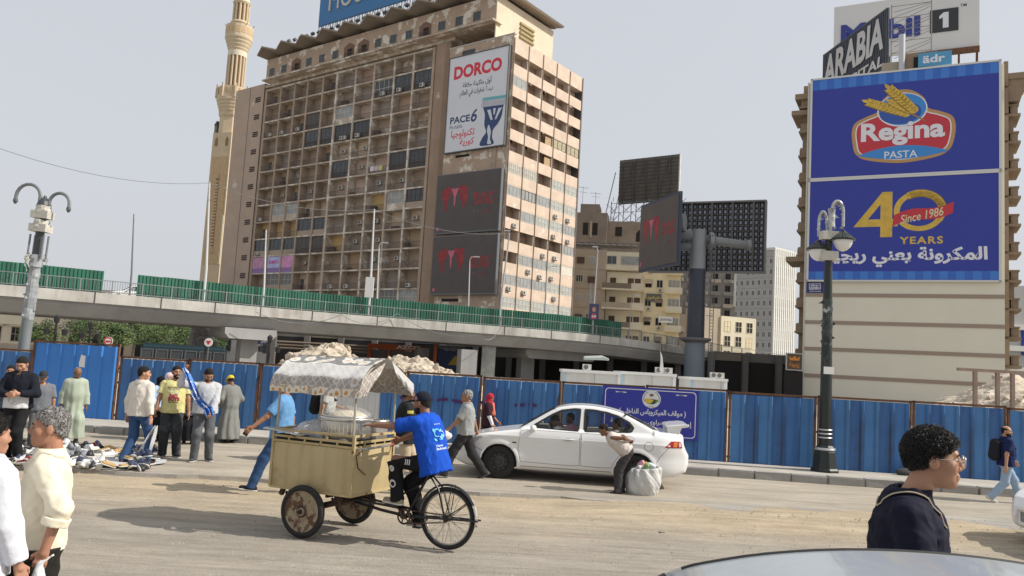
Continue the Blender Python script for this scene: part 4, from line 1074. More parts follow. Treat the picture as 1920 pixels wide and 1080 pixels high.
for k in range(11):
 for j in range(10):
  y = od * (j + .5) / 10
  o = add_window(of, (ow + .02, y, 5 + k * wm), od / 10 * .62, wm * .62, 1, 1, M_offw, M_glass, R90)
for j in range(11): boxm('fin', M_offw, ow + .0, ow + .5, od * j / 10 - .3, od * j / 10 + .3, 0, oh + .4, of)
for k in range(12): boxm('floor_band', M_offw, ow + .0, ow + .35, 0, od, 5 + k * wm - .75, 5 + k * wm - .3, of)
boxm('parapet', M_offw, -.2, ow + .3, -.2, od, oh, oh + .7, of)
# dark tower behind the screen column
pt = D(1258, 560, 195)
tw = thing('grey_tower', 'dull grey tower of balconies partly hidden by the screen column', 'building', (pt.x, pt.y, 0), math.radians(-4))
M_gt = mat('grey_tower_render', (0.24, 0.225, 0.205), .9, .12, .3)
th = D(1330, 505, 195).z
boxm('wall', M_gt, 0, 15.5, 0, 14, 0, th, tw)
boxm('side_pier', M_white_sheet, 15.0, 15.6, -.3, 0, th - 9, th, tw)
for k in range(7):
 for j in range(5):
  x = 1.6 + j * 3.0; z = th - 3.1 - k * 3.0
  add_window(tw, (x, 0, z + .6), 1.3, 1.6, 2, 1, M_frmD, M_dark)
  boxm('balcony_parapet', M_gt if (k + j) % 3 else M_apt, x - 1.2, x + 1.2, -.9, -.8, z - .3, z + .6, tw)
  if (k * 3 + j) % 4 == 0: add_ac(tw, (x + .6, -.85, z - .2), 0, .9)
boxm('blank_wall', M_apt, -6, 17, -6.0, -5.0, 0, D(1330, 592, 189).z, tw)
for x in (1.5, 13): add_ac(tw, (x, -6.0, D(1330, 625, 189).z), 0, 1.8)
# low yellow block with open loggias
py_ = D(1352, 620, 172)
yb_ = thing('low_yellow_block', 'small cream block with tall open window bays beside the screen column', 'building', (py_.x, py_.y, 0), math.radians(24))
yh = D(1352, 592, 172).z
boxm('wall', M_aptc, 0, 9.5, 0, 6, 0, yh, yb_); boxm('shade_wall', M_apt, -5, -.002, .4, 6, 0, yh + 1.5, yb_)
for k in range(3):
 for j in range(3): add_window(yb_, (1.7 + j * 3.0, 0, yh - 3.3 - k * 3.2), 1.7, 2.3, 2, 2, M_aptc, M_dark if (j + k) % 3 else M_apty)
# twin screens on a column
def dirv(a, c): v = c - a; v.z = 0; return v.normalized()
col = thing('screen_column', 'thick grey blue steel column carrying two large screens on horizontal arms', 'column', tuple(D(1306, 560, 91).xy) + (0,))
cz_ = lambda y: D(1306, y, 91).z
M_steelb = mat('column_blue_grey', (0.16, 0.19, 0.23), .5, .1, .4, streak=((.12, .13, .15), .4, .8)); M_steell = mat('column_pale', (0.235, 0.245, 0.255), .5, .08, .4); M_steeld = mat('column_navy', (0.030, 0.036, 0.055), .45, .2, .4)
MB().lathe([(1.15, 0), (1.12, cz_(643))], 28).build('lower_shaft', M_steelb, col, smooth=True)
b = MB(); b.lathe([(1.15, cz_(643)), (1.75, cz_(638)), (1.8, cz_(634)), (1.0, cz_(633))], 28); b.build('collar', mat('column_collar', (0.14, 0.145, 0.15), .6), col)
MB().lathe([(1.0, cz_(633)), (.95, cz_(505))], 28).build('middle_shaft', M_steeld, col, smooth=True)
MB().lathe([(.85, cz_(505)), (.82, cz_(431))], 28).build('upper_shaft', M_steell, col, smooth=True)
lad = MB()
for xx in (1.35, 1.75): lad.beam((xx, -.9, 0.5), (xx, -.9, cz_(440)), .07)
for q in range(46): lad.beam((1.35, -.9, .6 + q * .36), (1.75, -.9, .6 + q * .36), .05)
for q in range(3): lad.beam((1.0, -.6, 4 + q * 5), (1.7, -.9, 4 + q * 5), .06)
lad.build('ladder', M_frmD, col)
ar1 = MB(); zc_ = cz_(447)
p_end = D(1400, 447, 93.5) - col.location; p_end.z = zc_
ar1.tube([(0, 0, zc_), (p_end.x, p_end.y + .2, zc_)], .5, 16); ar1.tube([(p_end.x, p_end.y + .2, zc_), (p_end.x + .5, p_end.y + .2, zc_)], .64, 16)
ar1.tube([(1.2, 0, zc_ - .2), (1.6, 0, zc_ - .2)], 1.0, 16)
ar1.build('arm', M_steell, col, smooth=True)
ar2 = MB(); q_end = D(1262, 447, 92.5) - col.location
ar2.tube([(0, 0, zc_ + .4), (q_end.x, q_end.y, zc_ + .4)], .7, 16); ar2.tube([(0, 0, zc_ - .9), (q_end.x, q_end.y, zc_ - .9)], .5, 16); ar2.tube([(-1.6, 0, zc_ + 1.8), (-2.0, .2, zc_ + 1.8)], 1.0, 16); ar2.build('arm', M_steell, col, smooth=True)
A_ = D(1222, 450, 103); B_ = D(1432, 450, 97.5)
bk = thing('led_screen', 'large screen seen from its ribbed steel back beside the column', 'screen', (A_.x, A_.y, 0), math.atan2(B_.y - A_.y, B_.x - A_.x))
LW = (B_.xy - A_.xy).length; z0_, z1_ = D(1432, 509, 97.5).z, D(1432, 378, 97.5).z
M_back = mat('screen_back_dark', (0.022, 0.022, 0.026), .7); M_mod = mat('module_blue_grey', (0.30, 0.315, 0.38), .5, .35, .4)
boxm('back_sheet', M_back, 0, LW, .5, .8, z0_, z1_, bk)
b = MB()
for (x0, x1, za_, zb_) in ((-.1, LW + .1, z1_, z1_ + .2), (-.1, LW + .1, z0_ - .2, z0_), (-.25, -.1, z0_ - .2, z1_ + .2), (LW + .1, LW + .25, z0_ - .2, z1_ + .2)): b.box(x0, x1, -.3, .9, za_, zb_)
b.build('frame', mat('screen_frame_steel', (0.20, 0.20, 0.195), .6), bk)
ncol, nrow = 22, 12; mod = MB().box(-.13, .13, -.12, .1, -.2, .2).mesh('module', M_mod)
for i in range(ncol):
 for j in range(nrow): link('module', mod, bk, (LW * (i + .5) / ncol, .38, z0_ + (z1_ - z0_) * (j + .5) / nrow))
b = MB()
for i in range(ncol + 1): x = LW * i / ncol; b.box(x - .045, x + .045, .0, .12, z0_, z1_)
for j in range(nrow + 1): z = z0_ + (z1_ - z0_) * j / nrow; b.box(0, LW, .13, .24, z - .06, z + .06)
for i in range(0, ncol + 1, 4): x = LW * i / ncol; b.box(x - .13, x + .13, -.25, -.002, z0_, z1_)
b.build('rear_ribs', mat('rear_rib_steel', (0.12, 0.115, 0.11), .6), bk)
A_ = D(1199, 460, 98.5); B_ = D(1272, 430, 89.0)
fs = thing('led_screen', 'angled film poster screen facing the flyover on the column', 'screen', (A_.x, A_.y, 0), math.atan2(B_.y - A_.y, B_.x - A_.x))
LW = (B_.xy - A_.xy).length; z0_, z1_ = (D(1198, 515, 98.5).z + D(1272, 482, 89).z) / 2, (D(1200, 400, 98.5).z + D(1272, 352, 89).z) / 2
boxm('casing', mat('blue_casing', (0.03, 0.045, 0.085), .5), 0, LW, .02, .38, z0_ - .3, z1_ + .3, fs)
o_ = boxm('display', M_led, .05, LW - .1, -.03, .018, z0_, z1_, fs)
for ob_ in [led_art]:
 hold = link('art_origin', None);
 n0 = set(COL.objects.keys())
 ob_(fs, LW, z1_ - z0_, -.036)
 for k_ in set(COL.objects.keys()) - n0: COL.objects[k_].location.z += z0_
 bpy.data.objects.remove(hold)
# advertising wall building on the right
RA = math.radians(27.0); KR = .885; RC = D(1882, 125, 90 * KR); RC.z = 0
rX = Vector((math.cos(RA), -math.sin(RA), 0)); rY = Vector((math.sin(RA), math.cos(RA), 0))
M_rw = mat('cream_party_wall', (0.72, 0.68, 0.56), .85, .04, .25)
M_band = mat('brown_band', (0.33, 0.255, 0.20), .85)
M_rbrn = mat('brown_stone_balcony', (0.27, 0.20, 0.135), .9, .2, .5)
rg = thing('advert_building', 'cream apartment building with brown string courses under two blue pasta billboards', 'building', (RC.x, RC.y, 2.3 * (1 - KR)), -RA); rg.scale = (KR, KR, KR)
boxm('wall', M_rw, -21.3, .05, 0, 18, -.3, 40.3, rg)
for z in (13.0, 9.6, 6.3, 3.0): boxm('string_course', M_band, -21.32, .07, -.08, -.001, z - .22, z + .22, rg)
boxm('wall_edge', M_frmW, -21.5, -21.3, -.1, .3, 0, 40.4, rg)
for k in range(12):
 z = 39 - k * 3.25
 sx = -21.5
 boxm('balcony', M_rbrn, sx - 1.0, sx, 1.5, 6, z - 1.2, z - .2, rg); boxm('balcony_slab', M_rbrn, sx - 1.2, sx, 1.3, 6.3, z - 1.45, z - 1.2, rg)
 boxm('balcony_pier', M_rbrn, sx - .8, sx, 2.2, 6, z - .2, z + 1.8, rg)
 for q in range(3): boxm('baluster', M_wood, sx - 1.13, sx - 1.01, 2 + q * 1.2, 2.6 + q * 1.2, z - 1.1, z - .3, rg)
 if k < 11:
  boxm('balcony_slab', M_rbrn, .06, 1.75, 1.0, 6, z - 1.5, z - 1.2, rg)
  boxm('balcony', M_rbrn, .9, 1.5, 1.3, 5, z - 1.2, z - .2, rg)
  boxm('balcony_rail', M_rbrn, .06, 1.62, 1.2, 5, z - .2, z - .02, rg)
  for q in range(3): boxm('baluster', M_rbrn, .2 + q * .28, .32 + q * .28, 1.3, 1.5, z - 1.2, z - .2, rg)
  if k in (2, 3, 6, 8, 9): boxm('balcony_pier', M_rbrn, .06, 1.1, 1.6, 5.5, z - .02, z + 1.75, rg)
  boxm('wall_strip', M_rbrn, .052, .5, .5, 6, z - 1.2, z + 1.74, rg)
boxm('cornice', M_rbrn, .06, 2.6, .6, 7, 38.6, 39.3, rg); b = MB(); b.prism([(.06, 38.6), (2.5, 38.6), (1.7, 36.0), (.06, 36.0)], .8, 6); b.build('cornice_bracket', M_rbrn, rg)
boxm('cornice', M_rbrn, -23.2, -21.5, 1, 7, 38.7, 39.4, rg); boxm('cornice', M_rbrn, -23.6, -21.5, 1, 7, 36.6, 37.2, rg); boxm('cornice', M_rbrn, -23.9, -21.5, 1, 7, 17.4, 18.0, rg)
boxm('roof_room', M_rbrn, -10.5, -6.8, 1, 5, 40.31, 43.2, rg); boxm('roof_room_door', M_dark, -9.4, -7.7, .9, .99, 40.5, 42.6, rg); boxm('roof_room', M_apt, -13, -10.6, 1.5, 5, 40.31, 42.5, rg)
MB().tube([(-10.7, .8, 40.3), (-10.7, .8, 45.6)], .38, 12).build('roof_duct', mat('galvanised', (0.5, 0.5, 0.5), .35, metal=.6), rg)
def on_reg(name, label, cat, x, y, z, group=None):
 p = RC + (rX * x + rY * y) * KR; t = thing(name, label, cat, (p.x, p.y, 2.3 + (z - 2.3) * KR), -RA, group); t.scale = (KR, KR, KR); return t
M_ry = mat('billboard_royal_blue', (0.026, 0.042, 0.31), .55, .03, .1); M_rs = mat('billboard_stripe', (0.03, 0.13, 0.50), .55); M_rs2 = mat('billboard_stripe_pale', (0.05, 0.19, 0.58), .55)
M_rwht = mat('billboard_lettering_white', (0.72, 0.72, 0.76), .6); M_rred = mat('billboard_brand_red', (0.52, 0.035, 0.05), .55); M_rtan = mat('billboard_tan', (0.48, 0.27, 0.10), .55, .06, .6); M_rlb = mat('billboard_sky_blue', (0.045, 0.24, 0.60), .55)
M_gold = mat('billboard_gold', (0.62, 0.41, 0.06), .5, .2, 1.5); M_golds = mat('billboard_gold_shade', (0.34, 0.19, 0.03), .5)
Wd, Ht = 20.4, 12.75
frame_m = mat('billboard_frame', (0.62, 0.61, 0.58), .6)
def bb_panel(t):
 boxm('panel', M_ry, 0, Wd, -.35, 0, 0, Ht, t)
 b = MB(); b.box(-.25, 0, -.42, 0, -.2, Ht + .2); b.box(Wd, Wd + .25, -.42, 0, -.2, Ht + .2); b.box(-.25, Wd + .25, -.42, 0, -.22, -.001); b.box(-.25, Wd + .25, -.42, 0, Ht, Ht + .22); b.build('frame', frame_m, t)
def stripes(t, z0, z1):
 n = 24
 for i in range(n): shape('stripe', [[(Wd * i / n, z0), (Wd * (i + 1) / n, z0), (Wd * (i + 1) / n, z1), (Wd * i / n, z1)]], M_rs2 if i % 2 else M_rs, t, -.354)
def grain(cx, cz, a, l, wd):
 return [(cx + l * t * math.cos(a) - wd * s * math.sin(a), cz + l * t * math.sin(a) + wd * s * math.cos(a)) for t, s in ((0, 0), (.25, .42), (.6, .45), (1, 0), (.6, -.35), (.25, -.38))]
def ear(t, x0, z0, x1, z1, n, size, y):
 a = math.atan2(z1 - z0, x1 - x0); L_ = math.hypot(x1 - x0, z1 - z0)
 A, B = [], []
 for i in range(n):
  f = i / n; c = (x0 + (x1 - x0) * f, z0 + (z1 - z0) * f); sz = size * (1 - .35 * abs(f - .45))
  A.append(grain(c[0], c[1], a + .55, sz, sz * .62)); A.append(grain(c[0], c[1], a - .55, sz, sz * .62))
  B.append(grain(c[0] - .05, c[1] - .05, a + .55, sz * 1.12, sz * .7)); B.append(grain(c[0] - .05, c[1] - .05, a - .55, sz * 1.12, sz * .7))
 A.append(grain(x1 - .1 * math.cos(a), z1 - .1 * math.sin(a), a, size, size * .5))
 shape('wheat_ear', B, M_golds, t, y); shape('wheat_ear', A, M_gold, t, y - .004)
up = on_reg('billboard', 'upper blue pasta billboard with a red rounded logo and wheat ears', 'billboard', -20.9, -.02, 27.75, 'stacked blue pasta billboards')
bb_panel(up); stripes(up, Ht - 1.35, Ht)
logo = [(4.7, 5.2), (5.1, 6.3), (6.3, 7.0), (7.6, 7.6), (8.0, 8.9), (9.1, 10.0), (10.3, 10.3), (11.5, 10.0), (12.7, 8.9), (13.1, 7.6), (14.4, 7.0), (15.6, 6.3), (16.0, 5.2), (15.9, 3.5), (15.4, 2.0), (14.0, 1.1), (10.3, .55), (6.6, 1.1), (5.2, 2.0), (4.8, 3.5)]
def inset(pts, s):
 c = (10.35, 4.6); o = []
 n = len(pts)
 for i in range(n):
  a = np.array(pts[i - 1]); d = np.array(pts[(i + 1) % n]); t = d - a; nn = np.array([t[1], -t[0]]); nn = nn / np.linalg.norm(nn); o.append(tuple(np.array(pts[i]) + nn * s))
 return o
SPL = smooth_poly(logo, 8)
shape('logo', [SPL], M_rtan, up, -.358); shape('logo', [inset(SPL, .42)], M_rwht, up, -.362); shape('logo', [inset(SPL, .56)], M_rred, up, -.366)
shape('logo', [ell(10.3, 7.6, 2.75, 2.25)], M_rwht, up, -.370); shape('logo', [ell(10.3, 7.65, 2.6, 2.1)], M_rlb, up, -.374); shape('logo', [ell(10.1, 7.2, 2.3, 1.5)], mat('billboard_mid_blue', (.03, .09, .36), .55), up, -.376)
low = []
for x in np.linspace(5.4, 15.3, 24): low.append((x, 1.55 + 1.05 * (1 - ((x - 10.35) / 4.95) ** 2) + .25))
for x in np.linspace(15.3, 5.4, 24): low.append((x, 1.78 - .72 * (1 - ((x - 10.35) / 4.95) ** 2)))
shape('logo', [low], M_rlb, up, -.370)
lettering('lettering', 'Regina', M_rwht, up, 5.75, 14.9, 2.9, 6.1, -.380, .035)
lettering('lettering', 'PASTA', M_rwht, up, 8.4, 12.0, 1.2, 2.15, -.380, .01)
ear(up, 11.2, 6.9, 6.6, 9.0, 10, 1.05, -.384); ear(up, 11.9, 7.1, 9.0, 10.5, 9, 1.15, -.394); ear(up, 11.3, 7.2, 8.9, 8.9, 6, .75, -.390)
shape('wheat_stalk', [[(10.9, 7.1), (11.4, 7.0), (12.9, 5.9), (12.8, 5.8)]], M_golds, up, -.388)
for o in up.children:
 if o.name.split('.')[0] in ('logo', 'lettering', 'wheat_ear', 'wheat_stalk'): o.scale = (1, 1, .935); o.location.z = .836
lo_ = on_reg('billboard', 'lower blue anniversary billboard with golden numerals and a red ribbon', 'billboard', -20.95, -.02, 14.85, 'stacked blue pasta billboards')
Ht = 12.45; bb_panel(lo_); stripes(lo_, .05, 1.05)
shape('numeral', [([(5.1, 6.5), (8.3, 10.75), (9.4, 10.75), (9.4, 7.4), (10.0, 7.4), (10.0, 6.5), (9.4, 6.5), (9.4, 5.2), (8.1, 5.2), (8.1, 6.5)][::-1], [(6.7, 7.4), (8.1, 7.4), (8.1, 9.25)])], M_gold, lo_, -.358)
shape('numeral', [(ell(12.3, 8.3, 2.75, 2.45, 48), ell(12.3, 8.3, 2.1, 1.85, 48))], M_gold, lo_, -.358)
g1, g2 = [], []
for i in range(18):
 a = 1.9 - i * .115; c = (12.3 + 2.42 * math.cos(a), 8.3 + 2.15 * math.sin(a))
 g1.append(grain(c[0], c[1], a + 2.2, .62, .5)); g1.append(grain(c[0], c[1], a + .95, .62, .5)); g2.append(grain(c[0] + .03, c[1] - .05, a + 2.2, .74, .6)); g2.append(grain(c[0] + .03, c[1] - .05, a + .95, .74, .6))
for i in range(4):
 a = -.15 - i * .16; c = (12.3 + 2.42 * math.cos(a), 8.3 + 2.15 * math.sin(a)); g1.append(grain(c[0], c[1], a + 2.2, .62, .5)); g1.append(grain(c[0], c[1], a + .95, .62, .5))
shape('wheat_wreath', g2, M_golds, lo_, -.362); shape('wheat_wreath', g1, M_gold, lo_, -.366)
rib = [(9.2, 6.3), (9.4, 7.9)]
top_ = [(9.6 + 6.3 * t, 7.85 + 1.45 * t + .28 * math.sin(t * 6.2)) for t in np.linspace(0, 1, 14)]
bot_ = [(9.4 + 6.4 * t, 6.5 + 1.45 * t + .28 * math.sin(t * 6.2)) for t in np.linspace(1, 0, 14)]
shape('ribbon', [top_ + bot_], M_rred, lo_, -.370)
lettering('lettering', 'Since 1986', mat('ribbon_cream_print', (0.66, 0.6, 0.36), .6), lo_, 10.2, 14.9, 7.2, 8.25, -.374, .01, .35, rot=.20)
lettering('lettering', 'YEARS', M_gold, lo_, 10.2, 14.8, 4.3, 5.2, -.360, .03, spacing=1.2)
lettering('lettering', 'المكرونة يعني ريچينا', M_rwht, lo_, 1.5, 19.3, 1.55, 3.95, -.360, .035, ar=True)
sp_ = on_reg('sign', 'small navy notice under the lower blue billboard', 'sign', -21.2, -.02, 13.25)
boxm('panel', mat('notice_navy', (0.025, 0.03, 0.16), .5), 0, 2.1, -.1, 0, 0, 1.35, sp_)
lettering('lettering', 'silver', M_rwht, sp_, .5, 1.5, .8, 1.1, -.104, .02); lettering('lettering', 'screen', M_rwht, sp_, .5, 1.5, .45, .75, -.104, .02); lettering('lettering', '01001 000 000', M_rwht, sp_, .4, 1.7, .12, .24, -.104)
shape('outline', [([(.35, .38), (1.7, .45), (1.65, 1.2), (.3, 1.15)], [(.42, .43), (.36, 1.1), (1.58, 1.14), (1.62, .5)])], M_rwht, sp_, -.104)
q0 = Hh(1563, 118, RC + rY * 28, rY); q1 = Hh(1835, 108, RC + rY * 28, rY)
m1 = thing('roof_sign', 'white rooftop oil brand sign with blue letters and a boxed numeral', 'sign', q0, -RA)
mk = (q1 - q0).length / 17.0; m1.scale = (mk, 1, mk); Wm = 17.0
boxm('panel', mat('sign_off_white', (0.66, 0.65, 0.63), .6, .04, .2), 0, Wm, -.5, 0, 0.0, 7.6, m1)
lettering('lettering', 'Mobil', mat('sign_letter_blue', (0.03, 0.045, 0.25), .5), m1, .9, 10.4, 2.2, 4.9, -.51, .04, depth=.12)
shape('lettering', [(ell(4.15, 3.3, 1.2, 1.1, 32), ell(4.15, 3.3, .62, .58, 32))], M_rred, m1, -.64)
boxm('numeral_box', mat('sign_charcoal', (0.03, 0.032, 0.035), .5), 11.5, 14.7, -.6, -.501, 2.3, 5.3, m1)
shape('numeral', [[(12.95, 2.8), (13.6, 2.8), (13.6, 4.85), (13.05, 4.85), (12.55, 4.4), (12.55, 4.0), (12.95, 4.2)]], M_rwht, m1, -.61)
lettering('lettering', 'TM', M_ink, m1, 14.9, 15.6, 5.3, 5.7, -.51, .02)
b = MB()
for i in range(9): x = .8 + i * 2; b.beam((x, .1, -3), (x, .1, 7), .18); b.beam((x, 3, -3), (x, .1, 6), .14)
stuff(b.build('support_frame', M_rust, m1))
boxm('walkway', M_rust, 11, Wm, -1.0, -.502, -.9, -.2, m1)
m2 = on_reg('roof_sign', 'small sky blue rooftop sign below the white oil brand sign', 'sign', -8.9, .45, 41.0)
boxm('panel', mat('sign_sky_blue', (0.08, 0.30, 0.50), .5), 0, 3.6, -.3, 0, 0, 1.7, m2)
lettering('lettering', 'ädr', M_rwht, m2, .5, 2.9, .4, 1.4, -.31, .03)
a0_, a1_ = D(1543, 140, 109.5), D(1664, 60, 94.0)
m3 = thing('roof_sign', 'dark slatted rooftop sign with slanting pale letters set at an angle', 'sign', (a0_.x, a0_.y, 0), math.atan2(a1_.y - a0_.y, a1_.x - a0_.x))
LW = (a1_.xy - a0_.xy).length; zb0, zb1 = D(1660, 124, 94).z, (D(1543, 106, 109.5).z + D(1664, 11, 94).z) / 2
boxm('panel', mat('dark_sign_sheet', (0.035, 0.042, 0.055), .6), 0, LW, .05, .25, zb0, zb1, m3)
sl = MB().box(-.09, .09, -.1, .05, 0, zb1 - zb0).mesh('slat', mat('dark_sign_slat', (0.06, 0.07, 0.09), .6))
for i in range(42): link('slat', sl, m3, (LW * (i + .5) / 42, 0, zb0))
M_sg = mat('sign_grey_letter', (0.5, 0.5, 0.5), .5)
lettering('lettering', 'ARABIA', M_sg, m3, .5, LW - .6, zb0 + 2.5, zb1 - .7, -.16, .03, .1, depth=.05)
lettering('lettering', 'CAPITAL', M_sg, m3, 3.8, LW - .5, zb0 + .35, zb0 + 1.7, -.16, .02, .1, depth=.05)
b = MB()
for i in range(6): z = zb0 + (zb1 - zb0) * i / 5; b.beam((LW + .2, .3, z), (LW + 2.6, 4, z), .06); b.beam((LW + .2, .3, z), (LW + 2.6, 4, min(z + 1.3, zb1)), .05); b.beam((LW - 1, 1.5, z), (LW + 2.6, 4, min(z + 1, zb1)), .05)
for (x, y) in ((LW + .2, .4), (LW + 2.6, 4)): b.beam((x, y, zb0 - 1.5), (x, y, zb1 + .3), .09)
stuff(b.build('support_frame', mat('lattice_grey', (.22, .20, .18), .7), m3))
pf = D(1893, 640, 150)
fbk = thing('far_block', 'pale blocky building with a blue sign at the far edge beyond the advert building', 'building', (pf.x, pf.y, 0), 0)
boxm('wall', M_off, 0, 30, 0, 12, 0, D(1900, 535, 150).z, fbk); boxm('sign_panel', M_ry, 2.2, 12, -.3, 0, D(1900, 665, 150).z, D(1900, 612, 150).z, fbk)
for k in range(3): boxm('ledge', M_offw, -.4, 30, -.8, -.002, 6 + k * 4, 7 + k * 4, fbk)
ps = D(1474, 690, 86)
cs = thing('shop_sign', 'square lit shop sign with a crown hung by the corner of the cream building', 'sign', (ps.x, ps.y, 0), -.1)
zz = lambda y: D(1488, y, 86).z
boxm('panel', mat('crown_sign_brown', (0.10, 0.06, 0.035), .6, .3, 1), 0, 1.55, -.3, 0, zz(693), zz(664), cs)
b = MB(); b.box(-.08, 1.63, -.36, .05, zz(693) - .1, zz(693)); b.box(-.08, 1.63, -.36, .05, zz(664), zz(664) + .1); b.box(-.08, 0, -.36, .05, zz(693), zz(664)); b.box(1.55, 1.63, -.36, .05, zz(693), zz(664)); b.build('frame', M_alu, cs)
M_or = mat('orange_neon', (0.6, 0.22, 0.03), .5)
shape('crown', [[(.3, zz(676)), (.2, zz(667.5)), (.5, zz(672)), (.78, zz(667)), (1.05, zz(672)), (1.35, zz(667.5)), (1.25, zz(676))]], M_or, cs, -.31)
lettering('lettering', 'زيتونة', M_or, cs, .25, 1.3, zz(690), zz(679), -.31, .02, ar=True)
boxm('lower_shop', M_dark, -.1, 1.7, -.2, .5, 0, zz(696), cs)
# under and beyond the flyover
def along(px0, px1, Yd, z=0): return D(px0, 640, Yd), D(px1, 640, Yd)
p0, p1 = D(-60, 640, 135), D(115, 640, 135)
M_old = mat('old_cream_facade', (0.66, 0.58, 0.44), .9, .12, .4); M_oldd = mat('old_tan_facade', (0.46, 0.38, 0.29), .9, .15, .4)
ob = thing('old_building', 'old cream building with tall windows glimpsed under the flyover at the lamp post', 'building', (p0.x, 135, 0), 0)
w_ = p1.x - p0.x; boxm('wall', M_old, 0, w_, 0, 10, 0, 11, ob)
for i in range(5):
 x = w_ * (i + .5) / 5
 for z in (1.5, 6): add_window(ob, (x, 0, z), 1.5, 2.4, 2, 2, M_oldd, M_dark); boxm('window_hood', M_old, x - 1.1, x + 1.1, -.3, -.001, z + 2.5, z + 2.8, ob)
boxm('cornice', M_old, -.2, w_ + .2, -.5, -.002, 4.3, 4.8, ob); boxm('plinth', M_oldd, 0, w_, -.2, -.002, 0, 1.1, ob)
p0, p1 = D(118, 640, 128), D(285, 640, 128)
ob2 = thing('arcade_building', 'tan villa with a balustrade and round arches behind the trees under the flyover', 'building', (p0.x, 128, 0), 0)
w_ = p1.x - p0.x; boxm('wall', M_oldd, 0, w_, 0, 10, 0, 10.5, ob2)
for i in range(4):
 x = w_ * (i + .5) / 4
 b = MB(); b.prism([(x - .9, .2), (x + .9, .2)] + [(x + .9 * math.cos(t), 2.4 + .9 * math.sin(t)) for t in np.linspace(0, math.pi, 9)], -.06, 0); b.build('arch', M_dark, ob2)
boxm('balustrade_rail', M_old, 0, w_, -.6, -.45, 5.1, 5.3, ob2); boxm('balustrade_rail', M_old, 0, w_, -.6, -.45, 3.9, 4.1, ob2)
bm_ = MB().lathe([(.09, 0), (.13, .35), (.07, .7), (.1, 1.0)], 6).mesh('baluster', M_old)
for i in range(22): link('baluster', bm_, ob2, (w_ * (i + .5) / 22, -.52, 4.1))
p0, p1 = D(290, 640, 140), D(560, 640, 140)
ob3 = thing('pale_terrace', 'pale street terrace behind the trees under the middle of the flyover', 'building', (p0.x, 140, 0), 0)
w_ = p1.x - p0.x; boxm('wall', mat('pale_terrace_render', (0.5, 0.47, 0.42), .9, .2, .3), 0, w_, 0, 10, 0, 10.5, ob3)
for i in range(7):
 for z in (1.8, 6): add_window(ob3, (w_ * (i + .5) / 7, 0, z), 1.6, 2.2, 2, 1, M_frmD, M_glass)
M_leafs = [mat('leaf_%d' % i, c, .75, .35, 1.5) for i, c in enumerate(((0.065, 0.105, 0.030), (0.10, 0.14, 0.045), (0.045, 0.075, 0.028)))]
M_bark = mat('bark', (0.10, 0.08, 0.06), .95, .3, 5)
def tree(p, h, r, label, seed, n=2600):
 t = thing('street_tree', label, 'tree', p, 0, 'trees under the flyover'); q = random.Random(seed)
 b = MB(); b.tube([(0, 0, 0), (.1, 0, h * .3), (-.05, .1, h * .55)], [.22, .17, .12], 8)
 tips = []
 for i in range(6):
  a = i * 1.05 + q.random(); e = (math.cos(a) * r * q.uniform(.5, .8), math.sin(a) * r * q.uniform(.5, .8), h * q.uniform(.55, .9))
  b.tube([(0, 0, h * .38), (e[0] * .5, e[1] * .5, (h * .4 + e[2]) / 2), e], [.1, .07, .03], 6); tips.append(e)
 b.build('trunk', M_bark, t)
 cl = [(e, r * q.uniform(.3, .5)) for e in tips for _ in range(1)] + [((q.uniform(-r, r) * .7, q.uniform(-r, r) * .7, h * q.uniform(.42, .95)), r * q.uniform(.22, .4)) for _ in range(12)]
 V = []; F = []; MI = []
 for c, rr in cl:
  mi = q.choice((0, 0, 1, 2))
  for _ in range(n // len(cl)):
   d = Vector((q.gauss(0, 1), q.gauss(0, 1), q.gauss(0, .8))).normalized() * rr * q.random() ** .4
   o = Vector(c) + d; s = q.uniform(.08, .2); u = Vector((q.gauss(0, 1), q.gauss(0, 1), q.gauss(0, 1))).normalized(); v_ = u.orthogonal().normalized() * s; u = u * s * .55
   k = len(V); V += [tuple(o - v_), tuple(o + u), tuple(o + v_), tuple(o - u)]; F.append((k, k + 1, k + 2, k + 3)); MI.append(mi if q.random() < .8 else q.choice((0, 1, 2)))
 me = bpy.data.meshes.new('crown'); me.from_pydata(V, [], F)
 for m in M_leafs: me.materials.append(m)
 me.polygons.foreach_set('material_index', np.array(MI, dtype=np.int32)); link('crown', me, t)
for i, (px, Yd, h, r, lab) in enumerate(((70, 118, 4.6, 2.4, 'low dark tree left of the wrapped lamp post'), (165, 112, 5.6, 3.2, 'pale green tree just right of the wrapped lamp post'), (215, 100, 4.6, 2.2, 'small tree below the villa balustrade'),
  (270, 108, 5.6, 3.6, 'broad green tree above the tall blue hoarding edge'), (318, 104, 5.8, 3.4, 'fullest leafy tree in the gap under the flyover'), (355, 110, 5.4, 3.0, 'leafy tree beside the dark flyover pier'), (250, 122, 6.2, 3.0, 'taller tree set back behind the others'), (392, 118, 5.2, 2.4, 'last tree before the flyover pier'))):
 p = D(px, 650, Yd); tree((p.x, p.y, 0), h, r, lab, 40 + i)
M_blk0 = mat('lantern_black', (.012, .012, .013), .6)
def old_lamp(p, h, label):
 t = thing('street_lantern', label, 'street lamp', p, 0, 'black lanterns under the flyover')
 MB().tube([(0, 0, 0), (0, 0, h)], [.11, .07], 8).build('post', M_blk0, t)
 for s_ in (-1, 1):
  MB().tube([(0, 0, h * .93), (s_ * .45, 0, h * .96), (s_ * .6, 0, h * .90)], .03, 6).build('arm', M_frmD, t)
  MB().lathe([(.04, .32), (.2, .22), (.16, -.1), (.07, -.15)], 8).build('lantern', M_blk0, t, (s_ * .6, 0, h * .80))
 MB().lathe([(.04, .5), (.2, .35), (.16, 0), (.07, -.05)], 8).build('lantern', M_blk0, t, (0, 0, h))
